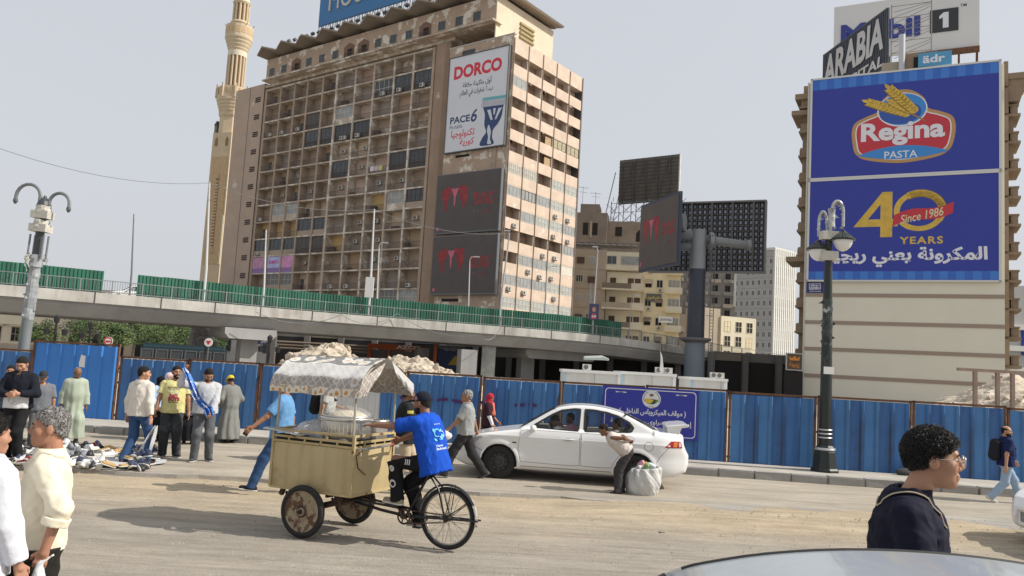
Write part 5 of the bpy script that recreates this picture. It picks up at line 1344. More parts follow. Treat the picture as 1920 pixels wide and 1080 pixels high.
for px, Yd, h, lab in ((101, 52, 3.35, 'black twin lantern beside the wrapped lamp post'), (386, 54, 3.1, 'black lantern at the dark pier'), (505, 56, 2.9, 'black lantern right of the flyover pier'), (166, 58, 3.2, 'faint black lantern against the villa arches')):
 p = D(px, 650, Yd); old_lamp((p.x, p.y, 0), h, lab)
def disc_sign(px, py, Yd, label, white=True):
 p = D(px, py, Yd); t = thing('road_sign', label, 'road sign', (p.x, p.y, 0))
 MB().tube([(0, .05, 0), (0, .05, p.z + .3)], .04, 6).build('post', M_frmD, t)
 b = MB(); b.prism(ell(0, p.z, .26, .26, 20), -.02, .02); b.build('disc', mat('sign_white_face', (.7, .68, .66), .6), t)
 if white: shape('symbol', [(ell(0, p.z, .25, .25, 24), ell(0, p.z, .18, .18, 24)), [(-.16, p.z - .08), (.16, p.z - .05), (.13, p.z + .04), (-.13, p.z + .05)]], mat('sign_red', (.5, .03, .04), .6), t, -.026)
 else: shape('symbol', [[(-.18, p.z + .1), (.18, p.z + .1), (0, p.z - .18)]], mat('sign_red'), t, -.026)
disc_sign(203, 640, 46, 'round white and red road sign seen over the tall blue panel')
disc_sign(391, 642, 50, 'round road sign with a red triangle near the dark pier', False)
p0 = D(262, 660, 62); p1 = D(425, 660, 64)
bus = thing('parked_bus', 'dark teal bus parked behind the hoarding under the flyover', 'bus', (p0.x, p0.y, 0), math.atan2(p1.y - p0.y, p1.x - p0.x))
LW = (p1 - p0).length
bm = bmesh.new(); bmesh.ops.create_cube(bm, size=1); bmesh.ops.scale(bm, vec=(LW, 2.4, 2.35), verts=bm.verts); bmesh.ops.bevel(bm, geom=bm.edges[:], offset=.22, segments=3, affect='EDGES')
me = bpy.data.meshes.new('body'); bm.to_mesh(me); bm.free(); me.materials.append(mat('bus_teal', (0.008, 0.03, 0.04), .4)); link('body', me, bus, (LW / 2, 1.2, 1.2))
for i in range(6): add_window(bus, (LW * (i + .5) / 6, -.01, 1.2), LW / 6 - .15, .75, 1, 1, M_frmD, M_glass)
for x in (1.2, LW - 1.4): MB().lathe([(.42, 0), (.42, .28)], 18, 0, (0, 0, 0), Matrix.Rotation(R90, 3, 'X')).build('wheel', M_dark, bus, (x, .26, .42))
M_wsh = [mat('whitish_sheet', (0.50, 0.49, 0.46), .6, .15, .8, streak=((.3, .25, .2), .6, 3)), mat('rusty_white_sheet', (0.42, 0.39, 0.34), .7, .2, 1.2, col2=(0.24, 0.17, 0.12), patch=.58, streak=((.3, .2, .13), .6, 3)), mat('grey_sheet', (0.38, 0.38, 0.375), .6, .15, .8)]
wm_ = [corr(m, .98, 2.5, 4, .05) for m in M_wsh] + [corr(mat('light_blue_sheet', (.12, .33, .62), .5), .98, 2.5, 4, .05)]
for px0, px1, ytop, Yd, lab, mi in ((238, 300, 668, 34, 'grey patched sheet hoarding over the blue panel by the tall one', 2), (300, 462, 672, 33, 'rust stained white sheet hoarding behind the cloth seller', 1), (463, 570, 681, 33, 'white sheet hoarding behind the flyover pier', 0), (834, 946, 699, 31, 'white sheet hoarding right of the rubble heap', 0), (947, 1062, 708, 31, 'lower white sheets left of the site cabins', 1)):
 a, c = D(px0, ytop, Yd), D(px1, ytop + (px1 - px0) * .056, Yd)
 t = thing('white_hoarding', lab, 'hoarding', (a.x, a.y, 0), 0, 'white sheet hoardings behind the blue one')
 n = int((c.x - a.x) / .98) + 1
 for i in range(n): link('sheet', wm_[3 if (mi == 0 and px0 == 834 and i == 0) else (mi if i % 4 else (mi + 1) % 3)], t, (i * .98, 0, a.z - 2.5 + rnd.uniform(-.06, .04)))
a, c = D(520, 660, 103), D(1500, 690, 103)
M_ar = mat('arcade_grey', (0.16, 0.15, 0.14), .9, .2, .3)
arc_t = thing('shop_arcade', 'dark shop arcade in the shade under and behind the flyover', 'building', (a.x, 100, 0), 0)
LW = c.x - a.x
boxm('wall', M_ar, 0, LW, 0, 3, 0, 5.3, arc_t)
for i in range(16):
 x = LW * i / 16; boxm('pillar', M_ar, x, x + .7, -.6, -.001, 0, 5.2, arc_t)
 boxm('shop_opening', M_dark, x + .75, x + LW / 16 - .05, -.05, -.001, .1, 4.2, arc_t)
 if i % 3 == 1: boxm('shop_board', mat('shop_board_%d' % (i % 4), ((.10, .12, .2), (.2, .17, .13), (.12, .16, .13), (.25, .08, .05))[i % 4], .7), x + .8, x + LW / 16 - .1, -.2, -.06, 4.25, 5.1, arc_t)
p = D(690, 655, 90); kx = thing('orange_kiosk', 'orange framed shop front with white letters behind the rubble heap', 'kiosk', (p.x, p.y, 0))
M_orf = mat('kiosk_orange', (0.42, 0.09, 0.02), .6)
zk = lambda y: D(720, y, 90).z
b = MB(); b.box(0, 6.5, -.3, 0, zk(655), zk(645)); b.box(0, .4, -.3, 0, 0, zk(655)); b.box(2.2, 2.5, -.3, 0, 0, zk(655)); b.box(6.1, 6.5, -.3, 0, 0, zk(655)); b.build('frame', M_orf, kx)
boxm('shop_wall', M_ar, 0, 6.5, .1, 1, 0, zk(656), kx)
lettering('lettering', 'AZCO', M_rwht, kx, 3.2, 5.9, zk(652.5), zk(645.5), -.31, .04)
p = D(813, 670, 88); k2 = thing('market_kiosk', 'blue and yellow market kiosk with a sagging grey tarpaulin under the flyover', 'kiosk', (p.x, p.y, 0))
zk = lambda y: D(840, y, 88).z
boxm('post', M_orf, 0, .35, -.3, 0, 0, zk(648), k2); boxm('wall', mat('kiosk_navy', (.02, .035, .10), .7), .4, 3.6, 0, .8, 0, zk(650), k2)
shape('yellow_panel', [[(1.6, zk(684)), (3.0, zk(684)), (3.0, zk(667)), (2.3, zk(667))]], mat('kiosk_yellow', (.35, .25, .04), .7), k2, -.02)
b = MB(); xs_ = np.linspace(.3, 3.4, 9); b.add([(x, -.8, zk(652) - .45 * math.sin(i * .39) * (1 if i % 2 else .7)) for i, x in enumerate(xs_)] + [(x, .2, zk(648)) for x in xs_], [(i, i + 1, 10 + i, 9 + i) for i in range(8)]); b.build('tarpaulin', mat('grey_tarp', (.34, .36, .38), .7), k2)
p = D(486, 660, 100); k3 = thing('street_sign', 'dark blue street name board with white lettering under the flyover', 'sign', (p.x - 2.6, p.y, 0))
zk = lambda y: D(450, y, 100).z
boxm('board', mat('name_board', (.03, .04, .10), .6), 0, 4.0, -.1, 0, zk(643), zk(634), k3); lettering('lettering', 'El Mam', M_rwht, k3, .3, 2.3, zk(641.5), zk(635.5), -.11, .03); lettering('lettering', 'مصر', M_rwht, k3, 2.7, 3.7, zk(641.5), zk(635.5), -.11, .03, ar=True)
for x in (.3, 3.5): boxm('post', M_frmD, x, x + .15, 0, .1, 0, zk(634), k3)
for px0, px1, y0, y1, Yd, colr, lab in ((586, 618, 654, 672, 85, (.35, .34, .32), 'pale grey site board leaning under the flyover'), (618, 640, 657, 672, 83, (.42, .40, .34), 'cream notice board under the flyover'), (902, 930, 650, 690, 84, (.30, .31, .29), 'pale patched wall beside the flyover pier')):
 a = D(px0, y1, Yd); c = D(px1, y0, Yd); tag(boxm('site_board', mat('board_%d' % px0, colr, .8, .3, 1), a.x, c.x, Yd, Yd + .15, 0, c.z), lab, 'board')
b = MB(); a = D(520, 640, 92); c = D(700, 652, 92)
for q in range(3): b.tube([(a.x, 92, a.z - q * .35), (c.x, 92, a.z - q * .35)], .13, 6)
tag(b.build('pipe_rack', mat('rusty_pipe', (.25, .19, .14), .8)), 'long rusty pipes hung under the flyover beyond the cart canopy', 'pipes')
# site cabins
M_cab = mat('cabin_white', (0.66, 0.66, 0.63), .5, .06, .6, streak=((.45, .42, .38), .35, 3)); M_cabe = mat('cabin_edge', (0.72, 0.72, 0.70), .5)
zc0 = 0
for i, (px0, px1, yt, dpx, lab) in enumerate(((1057, 1197, 692, 34, 'white site cabin nearest the rubble, with one box on its roof'), (1166, 1293, 696, 27, 'long middle white site cabin behind the blue station sign'), (1296, 1384, 707, 22, 'short white site cabin at the foot of the screen column'))):
 Yd = 30 + i * .6; a = D(px0, yt, Yd); c = D(px1 - dpx, yt + (px1 - px0) * .056, Yd)
 t = thing('site_cabin', lab, 'cabin', (a.x, a.y, 0), -.02, 'white site cabins')
 w_ = c.x - a.x; h = a.z
 boxm('wall', M_cab, 0, w_, 0, 2.4, .1, h - .1, t); boxm('roof', M_cabe, -.05, w_ + .05, -.06, 2.45, h - .1, h, t)
 for x in np.arange(.0, w_, 1.15): boxm('panel_joint', M_off, x, x + .02, -.012, 0, .1, h - .1, t)
 boxm('corner_post', M_cabe, w_ - .1, w_ + .02, -.05, -.001, .1, h, t)
 boxm('corner_post', mat('cabin_blue_edge', (.35, .5, .6), .5), -.02, .08, -.05, -.001, .1, h, t)
 for x in ((.9, 1.0) if i == 0 else (w_ * .75, w_ * .92)):
  if i or x < .95:
   add_ac(t, (x, .6 + x * .1, h + .01), .1, .36)
 if i < 2:
  pass
heap = lambda: None
b = MB(); a = D(1085, 686, 30.5)
b.tube([(a.x, 30.6, 2.63), (a.x + .7, 30.8, 2.68), (a.x + .95, 30.7, 2.62)], [.07, .09, .04], 8); tag(b.build('rolled_mat', mat('grey_green_canvas', (.35, .39, .36), .8), None, (.2, 0, .06)), 'grey green canvas roll lying on the first cabin roof', 'roll')
p = D(1237, 690, 31.0); b = MB(); b.prism([(0, 0), (.16, 0), (.09, .55), (.0, .75), (.03, .4)], 0, .04); tag(b.build('torn_flag', mat('tattered_white', (.6, .6, .58), .8), None, (p.x, p.y, p.z - .1)), 'tattered white rag flag standing on the middle cabin', 'flag')
# rubble heaps
M_rub = mat('rubble', (0.50, 0.425, 0.33), .95, .3, 3.0, 1.0, 12, col2=(0.62, 0.57, 0.49), patch=.55, soft=.1)
def rubble(name, label, fn, lo, hi, hh, rocks, seed):
 v, f = nets(fn, lo, hi, hh)
 t = thing(name, label, 'rubble heap', (0, 0, 0)); net_obj('mound', (v, f), M_rub, t, False)
 q = random.Random(seed); ms = [rock_mesh('rock', M_rub, 1.0, seed + k) for k in range(5)]
 idx = [q.randrange(len(v)) for _ in range(rocks)]
 for i in idx:
  p = v[i]
  if p[2] < 1.0 or p[1] > (lo[1] + hi[1]) / 2 + .6: continue
  r = .025 + .15 * q.random() ** 2.6
  link('rock', ms[q.randrange(5)], t, tuple(p), (q.random() * 6, q.random() * 6, 0), (r, r, r))
pA = D(618, 640, 27); pB = D(745, 662, 28)
def f1(P):
 n = .16 * wob(P, 2.6, 1) + .09 * wob(P, 7, 2) + .07 * wob(P, 15, 3) + .045 * wob(P, 33, 4)
 def cn(c, h, sl):
  d = np.sqrt((P[..., 0] - c[0]) ** 2 + (P[..., 1] - c[1]) ** 2); return (P[..., 2] - (h - sl * np.sqrt(d * d + .05))) * .75
 return np.minimum(np.minimum(cn(pA, pA.z + .15, .72), cn(pB, pB.z + .05, .5)), cn((pB.x + .75, pB.y - .2), pB.z - .1, .42)) + n
rubble('rubble_heap', 'large pale rubble heap with two peaks behind the cart canopy', f1, (pA.x - 2.6, 24.6, .8), (pB.x + 3.6, 30, 3.4), .06, 800, 5)
pC = D(1890, 706, 26)
def f2(P):
 n = .12 * wob(P, 2.6, 4) + .07 * wob(P, 7, 5) + .05 * wob(P, 15, 6) + .025 * wob(P, 33, 1)
 d = np.sqrt((P[..., 0] - pC.x - .2) ** 2 + (P[..., 1] - pC.y) ** 2)
 return (P[..., 2] - (pC.z + .15 - .52 * np.sqrt(d * d + .05))) * .8 + n
rubble('rubble_heap', 'pale rubble heap under the raw timber frame by the advert building', f2, (pC.x - 2.6, 23.6, 1.0), (pC.x + 4, 28, 3.2), .06, 560, 8)
p = D(1795, 692, 24.0); c = D(1940, 704, 24.0)
tf = thing('post_frame', 'rusty brown beam on three posts in front of the rubble heap', 'frame', (p.x, p.y, 0))
M_pf = mat('brown_steel_post', (.25, .18, .14), .8, .2, 3)
b = MB(); b.beam((0, 0, p.z), (c.x - p.x, 0, p.z), .09, .09); b.build('beam', M_pf, tf)
for x in (.48, 1.15, 1.6): boxm('post', M_pf, x, x + .1, -.05, .05, 0, p.z - .046, tf)
# street lamps
M_lampb = mat('lamp_dark_green', (0.012, 0.018, 0.017), .4, .2, 3, col2=(.3, .3, .28), patch=.70, soft=.02)
M_wrap = mat('torn_plastic_wrap', (0.42, 0.43, 0.43), .35, .3, 5, .4, 12)
M_lampg = mat('lamp_grey', (0.17, 0.185, 0.19), .5, .2, 2); M_tape = mat('pale_tape_band', (0.50, 0.48, 0.42), .8, .2, 4)
def wrapping(b, z0, z1, r0, seed, n, ragged=True):
 q = random.Random(seed); k = 14; rings = n
 prof = []
 for i in range(rings + 1):
  z = z0 + (z1 - z0) * i / rings; prof.append((r0(z) + q.uniform(.004, .02), z))
 base = len(b.v); b.lathe(prof, k)
 for i in range(base, len(b.v)):
  x, y, z = b.v[i]; s_ = q.uniform(.94, 1.10); b.v[i] = (x * s_, y * s_, z + q.uniform(-.02, .02))
 if ragged:
  for i in range(int((z1 - z0) * 9)):
   z = q.uniform(z0, z1); a = q.uniform(0, 6.28); r = r0(z); L_ = q.uniform(.05, .17)
   p0_ = Vector((r * math.cos(a), r * math.sin(a), z)); p1_ = Vector(((r + L_) * math.cos(a + .3), (r + L_) * math.sin(a + .3), z - L_ * .6)); p2_ = Vector((r * math.cos(a + .5), r * math.sin(a + .5), z - .09))
   b.add([p0_, p1_, p2_], [(0, 1, 2)])
pl = G(1546, 884, .232); pl = Vector((pl.x, pl.y, .232))
lp = thing('street_lamp', 'dark green street lamp with two bell shades wrapped in torn plastic', 'street lamp', pl, 0)
top = D(1568, 400, pl.y).z - .232; zL = lambda y: D(1555, y, pl.y).z - .232
b = MB(); b.lathe([(.33, 0), (.33, .05), (.29, .09), (.24, .45), (.21, .52), (.21, .56), (.17, .6)], 8); b.build('base', M_lampb, lp)
b = MB(); b.lathe([(.225, .49), (.24, .51), (.225, .55)], 24);
for z in (.78, .87, .96): b.torus((0, 0, z), .145, .018, n=24, k=6)
b.build('pale_ring', MATS['galvanised'], lp, smooth=True)
rr = lambda z: .165 - .02 * z
MB().lathe([(.135, .55), (.13, 2.2), (.10, zL(545)), (.075, zL(450))], 16).build('pole', M_lampb, lp, smooth=True)
b = MB(); wrapping(b, zL(690), zL(560), lambda z: .128 - .008 * z, 3, 20); b.build('plastic_wrap', mat('lamp_black_wrap', (.035, .045, .04), .25, .4, 6, .5, 14, col2=(.4, .42, .42), patch=.60, soft=.05), lp)
boxm('paper_label', mat('paper'), -.12, .12, -.155, -.137, 2.25, 2.42, lp)
for z, hh_ in ((zL(489), .22), (zL(450), .2)): boxm('tape_band', M_tape, -.19, .19, -.13, .13, z, z + hh_, lp)
for (xs_, y0, sgn) in ((-.16, .14, -1), (.20, -.14, 1)):
 zA = zL(452); zT = zL(397) if sgn < 0 else zL(380); xE = -.19 if sgn < 0 else .28; zE = zL(452) if sgn < 0 else zL(435)
 pts = [(sgn * .02, y0 * .3, zA), (sgn * .02, y0 * .5, zT - .25)] + [((xE * .5) * (1 - math.cos(t)), y0, zT - .25 + .25 * math.sin(t) * 1.1) for t in np.linspace(.3, math.pi - .1, 8)] + [(xE, y0, zE + .12)]
 MB().tube(pts, .028, 8).build('arm', M_lampg, lp, smooth=True)
 b = MB()
 for i in range(len(pts) - 1):
  a_, c_ = Vector(pts[i]), Vector(pts[i + 1])
  for s_ in range(5):
   t_ = a_.lerp(c_, rnd.random()); b.add([t_ + Vector((rnd.uniform(-.03, .03), rnd.uniform(-.03, .03), .02)), t_ + Vector((rnd.uniform(-.08, .08), rnd.uniform(-.08, .08), -.05)), t_ + Vector((rnd.uniform(-.04, .04), .03, -.07))], [(0, 1, 2)])
  b.tube([a_, c_], .034, 7)
 b.build('plastic_wrap', M_wrap, lp)
 MB().lathe([(.03, .20), (.06, .17), (.12, .10), (.22, .03), (.285, -.03), (.28, -.05), (.22, -.04)], 24).build('lamp_shade', M_lampb, lp, (xE, y0, zE - .16), smooth=True)
 b = MB(); rbm = 20
 for i in range(rbm):
  a_ = 2 * math.pi * i / rbm; b.beam((.10 * math.cos(a_), .10 * math.sin(a_), .125), (.275 * math.cos(a_), .275 * math.sin(a_), -.015), .011)
 stuff(b.build('shade_rib', M_frmD, lp, (xE, y0, zE - .16)))
 MB().lathe([(.22, -.04), (.215, -.10), (.17, -.20), (.10, -.27), (.03, -.30)], 24).build('glass_bowl', mat('frosted_bowl', (.72, .72, .70), .3), lp, (xE, y0, zE - .17), smooth=True)
b = MB(); wrapping(b, zL(425), zL(392), lambda z: .065, 9, 6); b.build('plastic_wrap', M_wrap, lp, (.06, 0, 0))
pl2 = D(35, 700, 23.4); l2 = thing('street_lamp', 'grey street lamp with bare curled arms and no shades behind the hoarding', 'street lamp', (pl2.x, 23.4, 0), 0)
tz = lambda y: D(60, y, 23.4).z; l2.rotation_euler = (0, math.radians(1.7), 0)
MB().lathe([(.165, 0), (.15, tz(600)), (.13, tz(480))], 16).build('pole', M_lampg, l2, smooth=True)
MB().lathe([(.13, tz(480)), (.12, tz(440)), (.11, tz(385))], 12).build('upper_pole', mat('lamp_dark_grey', (.05, .055, .06), .4), l2, smooth=True)
b = MB(); wrapping(b, tz(600), tz(495), lambda z: .142, 21, 18); wrapping(b, tz(500), tz(478), lambda z: .165, 22, 4); b.build('plastic_wrap', mat('pole_dusty_wrap', (.30, .32, .33), .35, .3, 4, .4, 10), l2)
for y in (409, 434): boxm('tape_band', M_tape, -.25, .25, -.2, .2, tz(y), tz(y) + .22, l2)
b = MB(); wrapping(b, tz(400), tz(385), lambda z: .19, 23, 4, False); wrapping(b, tz(430), tz(412), lambda z: .19, 24, 4, False); b.build('tape_wrap', M_tape, l2)
for s_ in (-1, 1):
 for y_ in (-.12, .12): MB().tube([(s_ * .2, y_, tz(485)), (s_ * .2, y_, tz(440))], .028, 6).build('rod', M_lampg, l2)
 R_ = .30 if s_ > 0 else .36; zt_ = tz(378) if s_ > 0 else tz(370)
 pts = [(s_ * .14, 0, tz(405)), (s_ * .14, 0, zt_)] + [(s_ * .14 + s_ * R_ * (1 - math.cos(t)), 0, zt_ + R_ * 1.05 * math.sin(t)) for t in np.linspace(.2, math.pi, 10)] + [(s_ * (.14 + 2 * R_), 0, zt_ - .12)]
 MB().tube(pts, [.055] * 2 + [.05] * (len(pts) - 2), 8).build('arm', M_lampg, l2, smooth=True)
 MB().lathe([(.06, .07), (.07, 0), (.03, -.08)], 8).build('socket', M_frmD, l2, (s_ * (.14 + 2 * R_), 0, zt_ - .16))
MB().lathe([(.20, 0), (.16, .12), (.05, .24), (.03, .3)], 12).build('cap', mat('lamp_dark_grey'), l2, (0, 0, tz(384)))
b = MB()
for i in range(16):
 a_ = rnd.uniform(0, 6.28); L_ = rnd.uniform(.15, .4); z = tz(482) + rnd.uniform(-.1, .15)
 b.tube([(.18 * math.cos(a_), .18 * math.sin(a_), z), (.3 * math.cos(a_), .3 * math.sin(a_), z - L_ * .3), (.28 * math.cos(a_ + .4), .28 * math.sin(a_ + .4), z - L_)], .012, 5)
b.build('loose_cord', M_tape, l2)
# poles standing on the flyover
def bpole(px_t, py_t, px_b, label, r=.11, m=None, arm=None, back=0.5, extra=None):
 p, nn = arc(px_b); q = p + nn * back; q.x = D(px_b, 600, q.y).x; h = D(px_t, py_t, q.y)
 t = thing('flyover_pole', label, 'pole', (q.x, q.y, q.z - .4), 0, 'poles along the flyover')
 b = MB(); tx = h.x - q.x; tz_ = h.z - q.z + .4
 b.tube([(0, 0, 0), (0, 0, tz_ * .3), (tx, 0, tz_)], [r, r * .9, r * .55], 8); b.build('shaft', m or mat('pole_white', (.55, .56, .56), .5, .1, 1), t)
 if arm:
  MB().tube([(tx, 0, tz_), (tx + arm * .3, 0, tz_ + .35), (tx + arm, 0, tz_ + .4)], r * .5, 6).build('arm', m or MATS['pole_white'], t); boxm('lamp_head', MATS['galvanised'], tx + arm - .1, tx + arm + .5, -.1, .1, tz_ + .35, tz_ + .47, t)
 return t, q, tx, tz_
bpole(251, 401, 238, 'dark thin pole standing at the gap in the green sheets', .09, mat('pole_grey', (.16, .17, .18), .5))
bpole(393, 342, 378, 'tall white pole carrying the cable beside the minaret', .13)
bpole(499, 431, 490, 'slender white pole in front of the pink banners', .1)
t, q, tx, tz_ = bpole(702, 392, 690, 'white pole with a blank white sign box', .13)
zs_ = D(690, 520, q.y).z - t.location.z, D(690, 558, q.y).z - t.location.z
boxm('sign_box', mat('sign_white'), -.45, .35, -.35, -.15, zs_[1], zs_[0], t)
bpole(711, 462, 704, 'shorter white lamp pole right of the sign box pole', .09, None, .35, 3.0)
bpole(881, 488, 877, 'thin white lamp pole in front of the lower dark screen', .08, None, .5, 4)
bpole(955, 440, 937, 'pale pole by the corner of the stacked screens', .12, mat('pole_grey2', (.36, .37, .38), .5), -.4)
bpole(1026, 505, 1020, 'thin pale lamp pole before the sunny side of the tower block', .08, MATS['pole_grey2'], .7, 8)
t, q, tx, tz_ = bpole(1121, 470, 1112, 'grey lamp pole with a navy portrait banner', .11, MATS['pole_grey2'], -.5)
z0_, z1_ = D(1114, 600, q.y).z - t.location.z, D(1114, 570, q.y).z - t.location.z
boxm('banner', mat('banner_navy', (.04, .04, .10), .6), -.5, .55, -.3, -.22, z0_, z1_, t)
shape('portrait', [ell(.02, (z0_ + z1_) / 2 + .25, .2, .28, 16)], mat('portrait_skin', (.4, .2, .13), .7), t, -.305); shape('portrait', [[(-.3, z0_ + .1), (.35, z0_ + .1), (.2, z0_ + .7), (-.15, z0_ + .7)]], mat('portrait_red', (.35, .06, .08), .7), t, -.304)
lettering('lettering', 'GAF', M_rwht, t, -.2, .3, z0_ + .25, z0_ + .5, -.31, .02)
bpole(1108, 530, 1106, 'second thin grey pole left of the portrait banner', .07, MATS['pole_grey2'], None, 6)
bpole(1185, 560, 1181, 'pale lamp pole before the cream apartments', .07, MATS['pole_grey2'], .4, 9)
# overhead cable
cb = MB()
def cable(pts, r, label, m=M_frmD):
 b = MB(); out = []
 for (a, c, sag) in zip(pts[:-1], pts[1:], [.9] * 9):
  for t_ in np.linspace(0, 1, 12): p = a.lerp(c, t_); out.append(p - Vector((0, 0, sag * 4 * t_ * (1 - t_))))
 b.tube(out, r, 5); return tag(b.build('cable', m), label, 'cable')
cable([D(-30, 268, 50), D(392, 343, 68), D(700, 393, 76), D(960, 437, 86)], .022, 'thin overhead cable sagging from pole to pole above the flyover', M_lampg)
cable([D(480, 585, 70), D(640, 590, 74), D(745, 588, 78), D(900, 628, 80), D(940, 612, 82)], .03, 'loose pale cable hanging along the flyover edge', M_lampg)
# saloon car
from mathutils.geometry import delaunay_2d_cdt
CL, CW = 4.57, .88
UP = [(0.0, .42), (0.02, .56), (.10, .68), (.30, .775), (.65, .86), (1.02, .925), (1.28, .965), (1.30, .99), (1.85, 1.34), (2.05, 1.435), (2.35, 1.485), (2.75, 1.485), (3.10, 1.44), (3.42, 1.345), (3.92, 1.10), (4.02, 1.07), (4.40, 1.06), (4.46, 1.03), (4.47, .86), (4.52, .74), (4.57, .66), (4.57, .48), (4.52, .34), (4.30, .235), (3.95, .20), (.60, .19), (.25, .20), (.05, .27)]
GH = [(1.20, .90), (1.30, .985), (1.88, 1.352), (2.08, 1.438), (2.38, 1.485), (2.72, 1.485), (3.06, 1.44), (3.38, 1.345), (3.98, 1.06), (4.0, .90)]
def crom(pts, i0, i1, n=5):
 o = list(pts[:i0])
 for i in range(i0, i1):
  p0, p1, p2, p3 = [np.array(pts[min(max(i + k, i0), i1)], float) for k in (-1, 0, 1, 2)]
  for j in range(n): t = j / n; o.append(tuple(.5 * (2 * p1 + (p2 - p0) * t + (2 * p0 - 5 * p1 + 4 * p2 - p3) * t * t + (3 * p1 - p0 - 3 * p2 + p3) * t ** 3)))
 return o + list(pts[i1:])
GH = crom(GH, 1, 8); UP = crom(UP, 2, 7)
def poly_sdf(P2, poly):
 d = np.full(P2.shape[:-1], 1e9, np.float32); inside = np.zeros(P2.shape[:-1], bool); n = len(poly)
 for i in range(n):
  a = np.array(poly[i], np.float32); b_ = np.array(poly[(i + 1) % n], np.float32); e = b_ - a; w_ = P2 - a
  t = np.clip((w_ @ e) / (e @ e), 0, 1); q = w_ - t[..., None] * e; d = np.minimum(d, (q * q).sum(-1))
  c = ((a[1] > P2[..., 1]) != (b_[1] > P2[..., 1])); x = a[0] + (P2[..., 1] - a[1]) / (e[1] if abs(e[1]) > 1e-9 else 1e-9) * e[0]
  inside ^= c & (P2[..., 0] < x)
 return np.where(inside, -np.sqrt(d), np.sqrt(d))
WHL = ((.93, .315), (3.565, .315))
def Wbody(x, z):
 x = np.asarray(x, float); z = np.asarray(z, float)
 w_ = CW - .30 * np.clip((.62 - x) / .62, 0, 1) ** 2.2 - .20 * np.clip((x - 3.95) / .62, 0, 1) ** 2
 w_ = w_ - .10 * np.clip((z - .80) / .25, 0, 1.4) ** 1.6 - .05 * np.clip((.42 - z) / .2, 0, 1.2) ** 2
 w_ = w_ + .010 * np.exp(-((z - .835) / .018) ** 2) - .008 * np.exp(-((z - .60) / .10) ** 2)
 for (cx, cz) in WHL:
  r = np.sqrt((x - cx) ** 2 + (z - cz) ** 2); w_ = w_ + .022 * np.exp(-((r - .37) / .06) ** 2)
 return w_
def Wg(z): return .735 - (np.asarray(z, float) - .98) * .40
SIDE_WIN = [[(1.50, 1.005), (1.92, 1.275), (2.10, 1.365), (2.34, 1.405), (2.46, 1.408), (2.44, .985)], [(2.56, .985), (2.56, 1.408), (2.72, 1.405), (2.98, 1.375), (3.20, 1.315), (3.42, 1.21), (3.50, 1.12), (3.47, 1.06), (3.40, 1.02)]]
WS = ((1.36, 1.025), (1.90, 1.365)); BL = ((3.38, 1.325), (3.92, 1.085))
def strip_d(X2, a, b_):
 a = np.array(a, np.float32); b_ = np.array(b_, np.float32); e = b_ - a; t = np.clip(((X2 - a) @ e) / (e @ e), 0, 1); return np.sqrt((((X2 - a) - t[..., None] * e) ** 2).sum(-1)) - .085
def car_f(P):
 X2 = P[:, 0, :][..., [0, 2]]; x = X2[..., 0].astype(float); z = X2[..., 1].astype(float); y = np.abs(P[0, :, 0, 1]).astype(float)
 pb_ = poly_sdf(X2, [p for p in UP if True]); lowcut = z - .99
 gh = poly_sdf(X2, GH)
 Wb = Wbody(x, z); Wgx = Wg(z) - .10 * np.clip((1.75 - x) / .5, 0, 1) * 0
 lowb = smax(pb_, lowcut - .02, .06)
 def B2(a): return a[:, None, :]
 yy = y[None, :, None]
 d1 = smax(B2(lowb), yy - B2(Wb), .09)
 d2 = smax(B2(gh), yy - B2(Wgx), .085)
 d = smin(d1, d2, .035)
 tr = smax(B2(pb_), yy - B2(Wb) + .02, .12); tr = np.maximum(tr, B2(3.9 - x)); d = smin(d, tr, .03)
 for (cx, cz) in WHL:
  r = np.sqrt((x - cx) ** 2 + (z - cz) ** 2); d = np.maximum(d, -np.maximum(B2(r - .352), .50 - yy))
 cab = np.maximum(np.maximum(B2(np.maximum(np.maximum(1.32 - x, x - 3.72), .50 - z)), yy - .70), B2(gh * 0 + np.where(z > .96, gh + .035, -1)))
 cab = np.maximum(cab, yy - B2(Wgx) + .05 * (1 + 0 * y)[None, :, None]); d = np.maximum(d, -cab)
 for wp in SIDE_WIN: d = np.maximum(d, -np.maximum(B2(poly_sdf(X2, wp)), .3 - yy))
 for st in (WS, BL): d = np.maximum(d, -np.maximum(B2(strip_d(X2, *st)) + .04, yy - B2(Wgx) + .09))
 d = np.maximum(d, -np.maximum(np.maximum(B2(np.maximum(x - .05, np.abs(z - .40) - .10)), yy - .45), -1))
 return d
def side_patch(name, poly, m, parent, off, side, step=.10, wf=Wbody, thick=0):
 bd = []
 n = len(poly)
 for i in range(n):
  a = np.array(poly[i], float); b_ = np.array(poly[(i + 1) % n], float); k = max(1, int(np.linalg.norm(b_ - a) / step * 1.6))
  bd += [tuple(a + (b_ - a) * j / k) for j in range(k)]
 pts = list(bd); xs_ = [p[0] for p in poly]; zs_ = [p[1] for p in poly]
 gxs, gzs = np.meshgrid(np.arange(min(xs_) + step / 2, max(xs_), step), np.arange(min(zs_) + step * .3, max(zs_), step * .6)); Q = np.stack([gxs.ravel(), gzs.ravel()], -1).astype(np.float32)
 if len(Q): sdv = poly_sdf(Q, poly); pts += [tuple(q) for q in Q[sdv < -.025]]
 r = delaunay_2d_cdt([Vector(p) for p in pts], [], [list(range(len(bd)))], 1, 1e-5)
 V = [(v.x, side * (float(wf(v.x, v.y)) + off), v.y) for v in r[0]]
 b = MB(); b.add(V, [tuple(f) for f in r[2]]); return b.build(name, m, parent, smooth=True)
